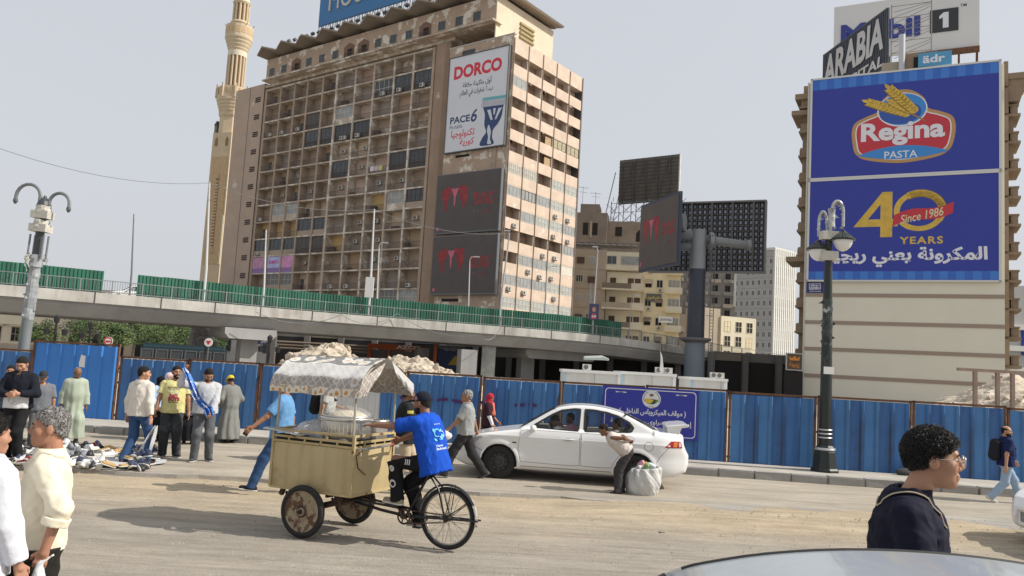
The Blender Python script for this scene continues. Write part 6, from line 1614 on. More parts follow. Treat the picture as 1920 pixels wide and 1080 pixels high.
def side_strip(b, pts, wd, off, side, wf=Wbody):
 pts = [np.array(p, float) for p in pts]; out = []
 for i in range(len(pts) - 1):
  k = max(1, int(np.linalg.norm(pts[i + 1] - pts[i]) / .06)); out += [pts[i] + (pts[i + 1] - pts[i]) * j / k for j in range(k)]
 out.append(pts[-1]); k0 = len(b.v)
 for i, p in enumerate(out):
  t = nrm0(out[min(i + 1, len(out) - 1)] - out[max(i - 1, 0)]); nn = np.array([-t[1], t[0]]) * wd / 2
  for s_ in (-1, 1): q = p + nn * s_; b.v.append((q[0], side * (float(wf(q[0], q[1])) + off), q[1]))
 for i in range(len(out) - 1): b.f.append((k0 + 2 * i, k0 + 2 * i + 1, k0 + 2 * i + 3, k0 + 2 * i + 2)); b.m.append(0)
def nrm0(v): return v / (np.linalg.norm(v) + 1e-12)
M_cglass = mat('car_glass', (.012, .015, .015), .03, alpha=.26, spec=.6); M_gap_shade = mat('panel_gap_shade', (.05, .05, .052), .8); M_rub_ = mat('black_rubber', (.012, .012, .013), .6); M_tyre = mat('tyre_rubber', (.018, .018, .018), .85, .3, 8)
M_rim = mat('black_steel_rim', (.04, .04, .042), .32); M_seat = mat('seat_cloth', (.06, .058, .055), .9)
M_carw = mat('white_car_paint', (.74, .74, .73), .28, .03, 1.2, coat=.6)
_b = M_carw.node_tree.nodes['Principled BSDF']
CARV = nets(car_f, (-.06, -.96, .14), (4.63, .96, 1.53), .0165)
def build_car(label, cat, paint, p, rz, group=None, M_cglass=M_cglass, rimm=None, trims=True):
 t = thing('car', label, cat, p, rz, group)
 net_obj('body', CARV, paint, t)
 b = MB(); b.box(1.0, 4.2, -.70, .70, .22, .30); b.build('underbody', M_rub_, t)
 for sd_ in (-1, 1):
  for k, dp in enumerate(([(1.36, .36), (1.30, .60), (1.33, .93), (1.44, .965), (2.485, .965), (2.485, .36), (2.3, .345)], [(2.515, .36), (2.515, .965), (3.44, .965), (3.52, .93), (3.50, .82), (3.30, .66), (3.17, .50), (3.10, .36), (2.9, .345)])):
   dr = side_patch('door', dp, paint, t, .0035, sd_)
   sb = MB(); side_strip(sb, dp + [dp[0]], .013, .0025, sd_); sb.build('seam_shade', M_gap_shade, dr)  # dark strip round each door, the shade of the panel gap put in as colour
   hx_ = 2.26 if k == 0 else 3.16
   hb = MB(); hb.tube([(hx_ - .10, sd_ * (float(Wbody(hx_, .83)) + .012), .835), (hx_ - .06, sd_ * (float(Wbody(hx_, .83)) + .032), .835), (hx_ + .06, sd_ * (float(Wbody(hx_, .83)) + .032), .838), (hx_ + .10, sd_ * (float(Wbody(hx_, .83)) + .012), .838)], .014, 8); hb.build('handle', paint, dr, smooth=True)
   side_patch('handle_cup', ell(hx_ - .01, .832, .075, .028, 14), mat('handle_shade', (.30, .30, .30), .6), dr, .005, sd_)
  wf2 = lambda x, z: Wg(z)
  for wp in SIDE_WIN:
   gl = side_patch('side_window', wp, M_cglass, t, -.012, sd_, .3, wf2)
   if trims: sb = MB(); side_strip(sb, wp + [wp[0]], .040, .006, sd_, wf2); sb.build('window_trim', M_rub_, gl)
  sb = MB(); side_strip(sb, [(3.28, 1.28), (3.28, 1.0)], .03, -.002, sd_, wf2); sb.build('window_divider', M_rub_, t)
  sb = MB(); side_strip(sb, [(3.95, .50), (4.02, .62), (4.18, .80), (4.30, .93)], .010, .002, sd_); side_strip(sb, [(3.93, .44), (4.02, .445), (4.15, .46)], .010, .002, sd_) if False else None
  side_strip(sb, [(.60, .52), (.40, .60), (.12, .62)], .010, .002, sd_); side_strip(sb, [(1.36, .27), (3.10, .27)], .014, .002, sd_)
  side_strip(sb, ell(3.80, .80, .085, .085, 24) + [(3.885, .80)], .009, .002, sd_); sb.build('shut_line', mat('shut_line_grey', (.22, .22, .22), .8), t)
  side_patch('side_marker', [(1.18, .70), (1.26, .70), (1.26, .725), (1.18, .725)], M_rub_, t, .004, sd_, .05)
  for (cx, cz) in WHL:
   ab = MB(); side_strip(ab, [(cx + .352 * math.cos(a), cz + .352 * math.sin(a)) for a in np.linspace(-.15, math.pi + .15, 22)], .03, -.006, sd_); ab.build('arch_lip', M_rub_, t)
   wl = MB(); wl.lathe([(.05, -.95 + .88), (.205, -.07), (.21, -.09), (.315, -.095), (.315, .095), (.30, .105), (.215, .10)], 32);
   wh = link('wheel', None, t, (cx, sd_ * .765, cz + .003), (-R90 * sd_, 0, 0));
   wb = MB(); wb.lathe([(.205, -.10), (.27, -.11), (.305, -.10), (.318, -.07), (.318, .07), (.305, .10), (.27, .11), (.205, .095)], 36, cap=False); wb.build('tyre', M_tyre, wh, smooth=True)
   rb = MB(); rb.lathe([(.01, .03), (.06, .035), (.07, .055), (.10, .05), (.125, .03), (.165, .03), (.185, .06), (.205, .09), (.21, .02), (.21, -.09)], 28);
   for q in range(10): a = q * .628; rb.lathe([(.017, .0), (.014, .012)], 8, 1, (.147 * math.cos(a), .147 * math.sin(a), .03))
   rb.build('rim', [rimm or M_rim, M_dark], wh, smooth=True)
  side_patch('tail_lamp', [(4.10, .80), (4.22, .92), (4.40, .925), (4.44, .86), (4.43, .80)], mat('tail_red', (.35, .012, .015), .15), t, .006, sd_, .05)
  side_patch('tail_amber', [(4.255, .815), (4.275, .91), (4.345, .912), (4.335, .815)], mat('tail_amber', (.55, .16, .02), .15), t, .012, sd_, .05)
  side_patch('tail_clear', [(4.37, .815), (4.37, .91), (4.41, .90), (4.43, .84)], mat('tail_clear', (.5, .42, .40), .12), t, .012, sd_, .05)
  side_patch('head_lamp', [(.10, .60), (.14, .68), (.55, .80), (.60, .78), (.42, .66)], mat('lamp_glass', (.45, .46, .47), .08), t, .004, sd_, .05)
  def f(P): return smax(ellip(P, (1.60, sd_ * .93, 1.00), (.075, .085, .070)), (1.55 - P[..., 0]), .02)
  def f(P): return smin(ellip(P, (1.58, sd_ * .915, 1.005), (.065, .10, .072)), cone(P, (1.60, sd_ * .70, .975), (1.58, sd_ * .88, .985), .02, .02), .03)
  mo = net_obj('mirror', nets(f, (1.48, min(sd_ * .66, sd_ * 1.05), .88), (1.72, max(sd_ * .66, sd_ * 1.05), 1.10), .012), paint, t)
  MB().beam((1.50, sd_ * .70, .985), (1.66, sd_ * .74, .985), .05, .035).build('mirror_base', M_rub_, t)
 for nm_, st, ofs in (('windscreen', WS, 0), ('rear_window', BL, 0)):
  b = MB(); a, c = np.array(st[0]), np.array(st[1]); e = nrm0(c - a); a = a - e * .05; c = c + e * .05; k = 8
  nn = np.array([-e[1], e[0]]);
  for j in range(k + 1):
   u_ = j / k * 2 - 1
   for q in (a, c): wdt = float(Wg(q[1])) - .055; bow = (-.0 if nm_ == 'windscreen' else .0); b.v.append((q[0] - nn[0] * .004, u_ * wdt, q[1] - nn[1] * .004))
  for j in range(k): b.f.append((2 * j, 2 * j + 1, 2 * j + 3, 2 * j + 2)); b.m.append(0)
  g_ = b.build(nm_, M_cglass, t)
  if not trims: continue
  tb = MB()
  for sd_ in (-1, 1): tb.tube([(a[0], sd_ * (float(Wg(a[1])) - .075), a[1] + .004), (c[0], sd_ * (float(Wg(c[1])) - .075), c[1] + .004)], .02, 6)
  tb.tube([(a[0], -.66, a[1] + .004), (a[0], .66, a[1] + .004)], .018, 6); tb.tube([(c[0], -.53, c[1] + .003), (c[0], .53, c[1] + .003)], .014, 6); tb.build('glass_seal', M_rub_, g_)
 rt_b = MB()
 for sd_ in (-1, 1): rt_b.tube([(x, sd_ * (float(Wg(z)) - .085), z - .004) for x, z in GH if x > 1.95 and z > 1.36], .009, 6)
 rt_b.build('roof_trim', M_rub_, t)
 sp = MB(); sp.prism([(4.12, 1.175), (4.18, 1.205), (4.46, 1.245), (4.57, 1.235), (4.56, 1.195), (4.40, 1.165), (4.22, 1.145)], -.62, .62, 'xz')
 for sd_ in (-1, 1): sp.prism([(4.17, 1.04), (4.15, 1.16), (4.44, 1.185), (4.38, 1.04)], sd_ * .54 - .06, sd_ * .54 + .06, 'xz')
 so_ = sp.build('spoiler', paint, t); md = so_.modifiers.new('bevel', 'BEVEL'); md.width = .022; md.segments = 3
 boxm('number_plate', mat('plate_white', (.6, .6, .6), .5), 4.475, 4.49, -.2, .2, .70, .82, t); boxm('grille', M_rub_, .05, .08, -.45, .45, .31, .49, t)
 for (x, y) in ((2.25, .36), (2.25, -.36), (3.15, .36), (3.15, -.36)):
  def f(P): return smin(cone(P, (x - .28, y, .55), (x + .1, y, .52), .13, .13, (0, 1, 0), 1.6), smin(cone(P, (x + .12, y, .55), (x + .28, y, 1.02), .10, .075, (0, 1, 0), 2.3), cone(P, (x + .30, y, 1.10), (x + .32, y, 1.20), .055, .05, (0, 1, 0), 2.0), .02), .05)
  net_obj('seat', nets(f, (x - .5, y - .32, .3), (x + .5, y + .32, 1.3), .03), M_seat, t)
 b = MB(); b.prism([(1.36, .96), (1.75, .97), (1.80, .80), (1.6, .55), (1.34, .55)], -.66, .66); b.build('dashboard', M_seat, t)
 MB().torus((1.88, .36, .93), .18, .016, (1, 0, .55), 24, 6).build('steering_wheel', M_rub_, t, smooth=True)
 return t
rdir = math.atan(-0.118)
cg = G(933, 897, .082); W1 = Matrix.Rotation(rdir, 3, 'Z') @ Vector((.93, -.765 - .09, 0))
whitecar = build_car('white saloon car with a boot spoiler and black steel wheels by the blue station sign', 'car', M_carw, (cg.x - W1.x, cg.y - W1.y, .082), rdir)
def bust(label, lp, heading, m, hs='short', lean=(0, 0), s=.98, pitch=0.):
 q = Matrix.Translation(whitecar.location) @ Matrix.Rotation(rdir, 4, 'Z') @ Vector(lp)
 return dict(label=label, p=(q.x, q.y, q.z), heading=math.degrees(rdir) + heading, m=m, hs=hs, lean=lean, s=s, pitch=pitch)
CARFOLK = [bust('person in a white shirt leaning over in the front of the white car', (2.16, -.36, .08), 180, (.66, .65, .62), 'short', (.35, 0), .88, .5), bust('person in a pink shirt seated beyond the driver in the white car', (2.30, .30, .10), 195, (.62, .32, .42), 'short', (.1, 0), .86), bust('person in pale clothes in the rear seat of the white car', (3.20, -.34, .10), 170, (.5, .47, .42), 'short', (0, 0), .84)]
c2 = copy_tree(whitecar); c2['label'] = 'white car nosing in at the far edge beyond the silver car'; q = D(1894, 980, 11.2); c2.location = (q.x + .86, q.y + .75, .03); c2.rotation_euler = (0, 0, math.radians(3))
M_cars = mat('silver_car_paint', (.42, .46, .48), .30, .05, 1.4, metal=.35, coat=.5, col2=(.56, .575, .57), patch=.50, soft=.18, bump=.06, bscale=30)
silver = build_car('silver grey car close by with only its dusty roof and windscreen edge showing', 'car', M_cars, (-1.52, 1.66, .40), math.radians(-1.0), M_cglass=mat('dusty_car_glass', (.03, .035, .038), .12, .1, 3, alpha=.85), trims=False)
silver.scale = (1.0, .96, 1.0)
# cargo tricycle
TO = Vector((-.63, 10.01, .01)); TA = math.atan2(.68, -1.555)
M_tan = mat('tan_painted_tin', (.46, .365, .19), .5, .10, 2.0, .06, 5, col2=(.35, .26, .13), patch=.58, soft=.10, streak=((.24, .15, .08), .35, 7)); M_tan2 = mat('tan_frame_paint', (.44, .34, .17), .6, .2, 6, col2=(.13, .06, .03), patch=.60, soft=.03)
M_rusty = mat('rusty_iron', (.075, .042, .028), .8, .4, 8, .3, 30, col2=(.02, .018, .017), patch=.5); M_blk = mat('black_bike_paint', (.014, .013, .013), .45, .3, 10); M_chr = mat('dull_chrome', (.42, .41, .39), .35, metal=.8)
trk = thing('cargo_tricycle', 'tan tin cargo tricycle with a flowered cloth canopy ridden to the left', 'tricycle', TO, TA)
X0, X1, YB, Z0, Z1 = 1.12, 2.36, .46, .56, 1.15
def warped(name, x0, x1, y, z0, z1, rz, side=1):
 b = MB(); n, m_ = 14, 7
 for i in range(n + 1):
  for j in range(m_ + 1):
   u_, v_ = i / n, j / m_; bul = .020 * math.sin(u_ * 3.1) * math.sin(v_ * 3.1) + .004 * math.sin(u_ * 11 + v_ * 5)
   b.v.append((x0 + (x1 - x0) * u_, y + side * bul, z0 + (z1 - z0) * v_) if not rz else (y + side * bul, x0 + (x1 - x0) * u_, z0 + (z1 - z0) * v_))
 for i in range(n):
  for j in range(m_): b.f.append((i * (m_ + 1) + j, (i + 1) * (m_ + 1) + j, (i + 1) * (m_ + 1) + j + 1, i * (m_ + 1) + j + 1)); b.m.append(0)
 return b.build(name, M_tan, trk, smooth=True)
for s_ in (-1, 1): warped('side_panel', X0 + .01, X1 - .01, s_ * YB, Z0 + .01, Z1 - .02, False, s_)
warped('rear_panel', -YB + .01, YB - .01, X0, Z0 + .01, Z1 - .02, True, -1); warped('front_panel', -YB + .01, YB - .01, X1, Z0 + .01, Z1 - .02, True, 1)
boxm('floor', M_tan, X0 + .01, X1 - .01, -YB + .01, YB - .01, Z0, Z0 + .02, trk); boxm('deck', M_tan2, X0 + .02, X1 - .02, -YB + .02, YB - .02, Z1 - .06, Z1 - .03, trk)
b = MB(); e_ = .014
for x in (X0, X1):
 for s_ in (-1, 1): b.beam((x, s_ * YB, Z0), (x, s_ * YB, Z1 + .14), .034)
for z in (Z0 + .0, Z1, Z1 + .06, Z1 + .14):
 for s_ in (-1, 1): b.beam((X0, s_ * YB, z), (X1, s_ * YB, z), .026, .028)
 for x in (X0, X1): b.beam((x, -YB, z), (x, YB, z), .026, .028)
for s_ in (-1, 1):
 for q in range(1, 5): x = X0 + (X1 - X0) * q / 5; b.beam((x, s_ * YB, Z1), (x, s_ * YB, Z1 + .06), .022)
 for q in range(1, 3): x = X0 + (X1 - X0) * q / 3; b.beam((x, s_ * YB, Z1 + .06), (x, s_ * YB, Z1 + .14), .022)
for q in range(1, 4): y = -YB + 2 * YB * q / 4; b.beam((X0, y, Z1), (X0, y, Z1 + .06), .022)
b.build('frame', M_tan2, trk)
b = MB(); b.box(X0 + .03, X1 - .03, -YB + .016, YB - .016, Z1 - .028, Z1 + .05); b.build('dark_gap', M_dark, trk)
b = MB()
for x in (X0 + .02, X1 - .04):
 for s_ in (-1, 1): b.tube([(x, s_ * YB, Z1 + .12), (x, s_ * YB, 1.92)], .014, 6)
b.tube([(X0 + .02, 0, 2.24), (X1 - .04, 0, 2.22)], .013, 6)
for x in (X0 + .02, X1 - .04): b.tube([(x, -YB, 1.92), (x, 0, 2.24), (x, YB, 1.92)], .013, 6)
b.build('canopy_post', mat('worn_post_paint', (.36, .33, .27), .5, .2, 8), trk)
def quilt(name, base, line, flower, fscale, centre, thr):
 m = bpy.data.materials.new(name); m.use_nodes = True; t = m.node_tree; N = t.nodes; Lk = t.links.new; bs = N['Principled BSDF']; bs.inputs['Roughness'].default_value = .45
 tc = N.new('ShaderNodeTexCoord'); sep = N.new('ShaderNodeSeparateXYZ'); Lk(tc.outputs['UV'], sep.inputs[0])
 def ma(op, a, c=0.0, cl=False):
  n = N.new('ShaderNodeMath'); n.operation = op; n.use_clamp = cl
  for k, q in enumerate((a, c)):
   if isinstance(q, (int, float)): n.inputs[k].default_value = q
   else: Lk(q, n.inputs[k])
  return n.outputs[0]
 u_, v_ = sep.outputs[0], sep.outputs[1]
 d1 = ma('ABSOLUTE', ma('SUBTRACT', ma('FRACT', ma('MULTIPLY', ma('ADD', u_, v_), 9.0)), .5)); d2 = ma('ABSOLUTE', ma('SUBTRACT', ma('FRACT', ma('ADD', ma('MULTIPLY', ma('SUBTRACT', u_, v_), 9.0), 20.0)), .5))
 ln = ma('LESS_THAN', ma('MINIMUM', d1, d2), .06)
 vo = N.new('ShaderNodeTexVoronoi'); vo.voronoi_dimensions = '2D'; vo.inputs['Scale'].default_value = fscale; vo.inputs['Randomness'].default_value = .55; Lk(tc.outputs['UV'], vo.inputs['Vector'])
 no = N.new('ShaderNodeTexNoise'); no.inputs['Scale'].default_value = fscale * 3.5; Lk(tc.outputs['UV'], no.inputs['Vector'])
 ds = ma('ADD', vo.outputs['Distance'], ma('MULTIPLY', ma('SUBTRACT', no.outputs[0], .5), .35))
 fl = ma('MULTIPLY', ma('LESS_THAN', ds, thr), ma('GREATER_THAN', v_, -10.0)); ce = ma('LESS_THAN', ds, thr * .38)
 def mix(f, a, c):
  n = N.new('ShaderNodeMix'); n.data_type = 'RGBA'; Lk(f, n.inputs[0])
  for k, q in ((6, a), (7, c)):
   if isinstance(q, tuple): n.inputs[k].default_value = (*q, 1)
   else: Lk(q, n.inputs[k])
  return n.outputs[2]
 c = mix(ln, base, line); c = mix(fl, c, flower); c = mix(ce, c, centre); Lk(c, bs.inputs['Base Color'])
 bp = N.new('ShaderNodeBump'); bp.inputs['Strength'].default_value = .5; bp.inputs['Distance'].default_value = .01; Lk(ma('MINIMUM', d1, d2), bp.inputs['Height']); Lk(bp.outputs[0], bs.inputs['Normal'])
 return m
Q_top = quilt('canopy_cloth_flowered', (.20, .19, .18), (.25, .24, .22), (.68, .66, .61), 5.2, (.60, .44, .25), .40)
Q_sil = quilt('canopy_cloth_silver', (.56, .545, .52), (.64, .63, .61), (.60, .59, .57), 16, (.66, .64, .62), .22)
Q_val = quilt('canopy_cloth_quilted', (.33, .29, .255), (.55, .52, .48), (.56, .53, .49), 3.2, (.42, .33, .25), .16)
Q_bot = quilt('canopy_cloth_border', (.36, .30, .245), (.50, .46, .40), (.68, .62, .52), 7.5, (.50, .24, .05), .46)
def clothsheet(name, rows, mts, cols=26, wave=.012, th=None):
 """rows: list of (p_left, p_right, material index up to the next row)"""
 b = MB(); uv = []; k = cols + 1; vacc = 0; R_ = []
 sub = 4
 for r in range(len(rows) - 1):
  for q in range(sub): R_.append((r + q / sub))
 R_.append(len(rows) - 1.0)
 Ls = [0.0]
 for r in range(len(rows) - 1): Ls.append(Ls[-1] + (Vector(rows[r + 1][0]) - Vector(rows[r][0])).length)
 for rv in R_:
  r = min(int(rv), len(rows) - 2); f = rv - r; A = Vector(rows[r][0]).lerp(Vector(rows[r + 1][0]), f); B = Vector(rows[r][1]).lerp(Vector(rows[r + 1][1]), f); ll = Ls[r] + (Ls[r + 1] - Ls[r]) * f
  W_ = (B - A).length
  for i in range(k):
   t_ = i / cols; p = A.lerp(B, t_); sag = -.018 * math.sin(t_ * math.pi * 2) ** 2 * (1 if 0 < rv < len(rows) - 1 else 0)
   am = wave * min(1, rv); p = p + Vector((0, am * math.sin(t_ * 17 + rv * 2.2) + am * .6 * math.sin(t_ * 41 + rv), sag + am * .5 * math.sin(t_ * 23 + rv * 3)))
   b.v.append(tuple(p)); uv.append((t_ * W_ if W_ > .02 else t_ * .3, -ll))
 nr = len(R_)
 for j in range(nr - 1):
  for i in range(cols): b.f.append((j * k + i, j * k + i + 1, (j + 1) * k + i + 1, (j + 1) * k + i)); b.m.append(rows[min(int(R_[j]), len(rows) - 2)][2])
 me = bpy.data.meshes.new(name); me.from_pydata(b.v, [], b.f); [me.materials.append(m) for m in mts]; me.polygons.foreach_set('material_index', np.array(b.m, dtype=np.int32)); me.polygons.foreach_set('use_smooth', np.ones(len(b.f), dtype=bool))
 ul = me.uv_layers.new(name='UVMap'); li = np.zeros(len(me.loops), dtype=np.int32); me.loops.foreach_get('vertex_index', li); ul.data.foreach_set('uv', np.array(uv, dtype=np.float32)[li].ravel())
 return link(name, me, trk)
xa, xb = X1 + .06, X0 - .10
CM = [Q_top, Q_sil, Q_val, Q_bot]
clothsheet('canopy_near_side', [((xa, 0, 2.25), (xb + .02, 0, 2.27), 0), ((xa, .26, 2.165), (xb + .04, .26, 2.175), 1), ((xa, .50, 2.00), (xb, .52, 2.02), 2), ((xa + .01, .53, 1.88), (xb, .56, 1.885), 3), ((xa + .01, .53, 1.775), (xb + .03, .56, 1.765), 3)], CM)
clothsheet('canopy_far_side', [((xa, 0, 2.255), (xb - .02, 0, 2.275), 1), ((xa, -.27, 2.15), (xb - .05, -.27, 2.15), 2), ((xa, -.52, 1.98), (xb - .10, -.55, 1.95), 2), ((xa, -.54, 1.80), (xb - .08, -.58, 1.80), 2)], CM)
clothsheet('canopy_corner', [((xb + .0, .52, 2.02), (xb - .02, .06, 2.22), 2), ((xb + .0, .555, 1.88), (xb - .035, .22, 2.04), 2), ((xb + .03, .56, 1.765), (xb - .0, .42, 1.80), 2)], CM, 10)
clothsheet('canopy_far_corner', [((xb - .04, -.06, 2.24), (xb - .10, -.55, 1.95), 1), ((xb - .05, -.16, 2.10), (xb - .10, -.56, 1.86), 1), ((xb - .05, -.30, 1.97), (xb - .08, -.58, 1.79), 1)], CM, 10)
for s_ in (-1, 1):
 wh = link('wheel', None, trk, (1.74, s_ * .56, .325), (-R90 * s_, 0, 0))
 wb = MB(); wb.torus((0, 0, 0), .283, .042, (0, 0, 1), 40, 12); wb.build('tyre', M_tyre, wh, smooth=True)
 rb = MB(); rb.lathe([(.02, .045), (.05, .045), (.055, .02), (.10, .012), (.235, .018), (.255, .028), (.262, .0), (.255, -.03)], 36); rb.build('disc', mat('rusty_painted_disc', (.30, .24, .155), .75, .2, 9, .2, 30, col2=(.10, .05, .028), patch=.50, soft=.06), wh, smooth=True)
 rb = MB(); rb.lathe([(.075, .024), (.075, .03), (.03, .034)], 20); rb.build('hub', M_rusty, wh); rb = MB(); rb.lathe([(.03, .034), (.028, .07), (.015, .075)], 14); rb.build('axle_nut', M_dark, wh)
b = MB(); b.beam((1.74, -.54, .325), (1.74, .54, .325), .045); b.beam((1.5, -.42, .52), (1.5, .42, .52), .04); b.beam((2.05, -.42, .52), (2.05, .42, .52), .04)
for s_ in (-1, 1):
 pts = [(1.32, s_ * .38, .50), (1.5, s_ * .38, .44), (1.74, s_ * .38, .37), (1.98, s_ * .38, .44), (2.16, s_ * .38, .50)]
 for q in range(3): b.tube([(p[0], p[1], p[2] - q * .02) for p in pts[(1 if q == 2 else 0):(4 if q == 2 else 5)]], .012, 5)
 b.beam((1.36, s_ * .38, .56), (1.30, s_ * .38, .36), .035); b.beam((2.18, s_ * .40, .56), (2.22, s_ * .40, .46), .05)
b.beam((1.36, -.40, .42), (1.36, .40, .42), .03); b.beam((1.45, .38, .50), (1.28, .30, .30), .03)
b.build('axle_and_springs', M_rusty, trk)
b = MB(); b.tube([(X0 - .03, -.42, 1.16), (X0 - .16, -.42, 1.17), (X0 - .16, .42, 1.15), (X0 - .03, .42, 1.14)], .016, 8); b.build('push_bar', M_chr, trk, smooth=True)
b = MB(); b.tube([(X0 - .16, -.14, 1.16), (X0 - .16, -.19, 1.16)], .021, 8); b.build('red_grip_tape', mat('red_tape', (.5, .06, .03), .5), trk)
b = MB(); b.tube([(X0 - .05, .30, 1.14), (X0 - .02, .42, 1.05), (X0 - .015, .36, .9), (X0 - .03, .20, .8)], .006, 5); b.build('cable', M_blk, trk)
wc = (0.0, 0, .375); R_w = .345
wh = link('rear_wheel', None, trk, wc, (-R90, 0, 0))
b = MB(); b.torus((0, 0, 0), R_w, .030, (0, 0, 1), 56, 10); b.build('tyre', M_tyre, wh, smooth=True)
b = MB(); b.torus((0, 0, 0), R_w - .032, .012, (0, 0, 1), 56, 6); b.build('rim', M_chr, wh, smooth=True)
b = MB(); b.lathe([(.022, -.06), (.045, -.055), (.022, -.045), (.02, .045), (.045, .05), (.022, .06)], 14); b.build('hub', M_rusty, wh)
sp_me = MB().beam((.02, 0, 0), (R_w - .035, 0, 0), .0045, .0045).mesh('spoke', M_chr)
for q in range(32):
 a = q * 2 * math.pi / 32; o = link('spoke', sp_me, wh, (.03 * math.cos(a + 1.4 * (1 if q % 2 else -1)), .03 * math.sin(a + 1.4 * (1 if q % 2 else -1)), .035 if q % 4 < 2 else -.035), (0, 0, a))
b = MB(); R2 = R_w + .06
for i in range(31):
 a = math.radians(-8 + i * 185 / 30);
 for s_, rr_ in ((-.04, R2 - .012), (0, R2 + .008), (.04, R2 - .012)): b.v.append((-math.cos(a) * rr_, s_, wc[2] + math.sin(a) * rr_))
for i in range(30):
 for j in range(2): b.f.append((i * 3 + j, i * 3 + j + 1, i * 3 + j + 4, i * 3 + j + 3)); b.m.append(0 if i > 5 else 1)
mg = b.build('mudguard', [mat('black_mudguard', (.03, .03, .03), .3), mat('mudguard_foil', (.5, .48, .44), .4, .4, 30, col2=(.2, .15, .1), patch=.5)], trk, smooth=True); sm_ = mg.modifiers.new('solid', 'SOLIDIFY'); sm_.thickness = .004
b = MB()
for s_ in (-1, 1):
 b.tube([(0, s_ * .07, wc[2]), (-.30, s_ * .045, wc[2] + .24)], .006, 5); b.tube([(0, s_ * .07, wc[2]), (-.43, s_ * .04, wc[2] + .02)], .012, 6); b.tube([(0, s_ * .07, wc[2]), (-.06, s_ * .045, wc[2] + R2)], .006, 5)
b.build('mudguard_stay', M_blk, trk)
bb_ = Vector((.58, 0, .33)); st = Vector((.27, 0, .92))
b = MB(); b.tube([bb_, st, st + (st - bb_).normalized() * .06], .019, 8)
for s_ in (-1, 1):
 b.tube([bb_ + Vector((0, s_ * .035, 0)), (0, s_ * .07, wc[2])], .013, 7); b.tube([st + Vector((0, s_ * .03, -.05)), (.12, s_ * .06, .72), (0, s_ * .07, wc[2])], .012, 7)
b.tube([bb_, (.95, 0, .36), (1.36, 0, .42)], .02, 8); b.tube([(.56, .04, .42), (1.36, .10, .47)], .016, 7); b.tube([(.56, -.04, .42), (1.36, -.10, .47)], .016, 7); b.tube([st + (bb_ - st) * .25, (.70, 0, .56), (.66, 0, .40)], .014, 6); b.beam((.66, -.05, .30), (.66, .05, .55), .05)
b.build('frame', M_blk, trk, smooth=True)
b = MB(); b.torus((bb_.x, .06, bb_.z), .085, .012, (0, 1, 0), 28, 6); b.lathe([(.03, -.09), (.03, .09)], 10, 0, tuple(bb_), Matrix.Rotation(R90, 3, 'X'));
for q in range(5): a = q * 1.257; b.beam((bb_.x, .06, bb_.z), (bb_.x + .08 * math.cos(a), .06, bb_.z + .08 * math.sin(a)), .012)
b.build('chain_ring', M_rusty, trk, smooth=True)
b = MB()
for (z0_, z1_) in ((.085, .045), (-.085, -.045)): b.beam((bb_.x, .06, bb_.z + z0_), (0, .06, wc[2] + z1_), .012)
b.build('chain', M_rusty, trk)
CR = ((bb_.x + .165 * math.cos(2.3) * -1, .11, bb_.z + .125), (bb_.x - .11, -.11, bb_.z - .125))
PEDL, PEDR = Vector((bb_.x + .10, .13, bb_.z + .14)), Vector((bb_.x - .10, -.13, bb_.z - .14))
b = MB(); b.beam((bb_.x, .085, bb_.z), (PEDL.x, .085, PEDL.z), .02); b.beam((bb_.x, -.085, bb_.z), (PEDR.x, -.085, PEDR.z), .02); b.build('crank', M_rusty, trk)
for P_ in (PEDL, PEDR): boxm('pedal', M_blk, P_.x - .05, P_.x + .05, P_.y - .05, P_.y + .05, P_.z - .012, P_.z + .012, trk)
def f(P): return smin(smin(ellip(P, (.20, 0, .98), (.10, .09, .028)), cone(P, (.24, 0, .975), (.40, 0, .97), .035, .018), .04), cone(P, (.19, 0, .955), (.24, 0, .95), .07, .05), .03)
net_obj('saddle', nets(f, (.05, -.14, .88), (.46, .14, 1.04), .007), mat('worn_saddle', (.02, .018, .018), .5), trk)
# goods on the box: each a thing of its own
TM = Matrix.Translation(TO) @ Matrix.Rotation(TA, 4, 'Z')
def on_trk(name, label, cat, lp):
 q = TM @ Vector(lp); return thing(name, label, cat, q, TA)
zt_ = Z1 + .055
M_al = mat('aluminium_tub', (.62, .62, .61), .28, .08, 4, .12, 9, metal=.85)
tb = on_trk('aluminium_tub', 'big round aluminium tub heaped with pale food under a plastic lid on the cart', 'tub', (1.52, .06, zt_))
b = MB(); prof = [(.005, .004), (.30, .004), (.315, .03), (.325, .24), (.345, .255), (.345, .275), (.325, .272), (.315, .25), (.305, .03), (.005, .02)]; b.lathe(prof, 48); b.build('tub_wall', M_al, tb, smooth=True)
b = MB()
for q in range(40):
 a = q * 2 * math.pi / 40; b.lathe([(.007, .06), (.007, .22)], 6, 0, (.322 * math.cos(a), .322 * math.sin(a), 0))
stuff(b.build('fluting', M_al, tb, smooth=True))
b = MB(); b.torus((0, 0, .275), .338, .014, (0, 0, 1), 48, 8); b.torus((0, 0, .30), .315, .010, (0, 0, 1), 48, 8); b.build('rim', M_al, tb, smooth=True)
def f(P): return ellip(P, (0, 0, .24), (.29, .29, .13)) + .008 * wob(P, 40, 2) + .004 * wob(P, 120, 3)
net_obj('food', nets(f, (-.33, -.33, .2), (.33, .33, .42), .012), mat('pale_rice', (.66, .60, .46), .8, .15, 60, .5, 120), tb)
b = MB(); b.lathe([(.31, .285), (.29, .345), (.20, .40), (.06, .425), (.005, .43)], 32); b.build('plastic_lid', mat('clear_plastic', (.75, .76, .76), .12, alpha=.22), tb, smooth=True)
bk_ = on_trk('metal_box', 'open square metal box beside the tub at the rider end of the cart', 'box', (1.26, -.22, zt_))
b = MB();
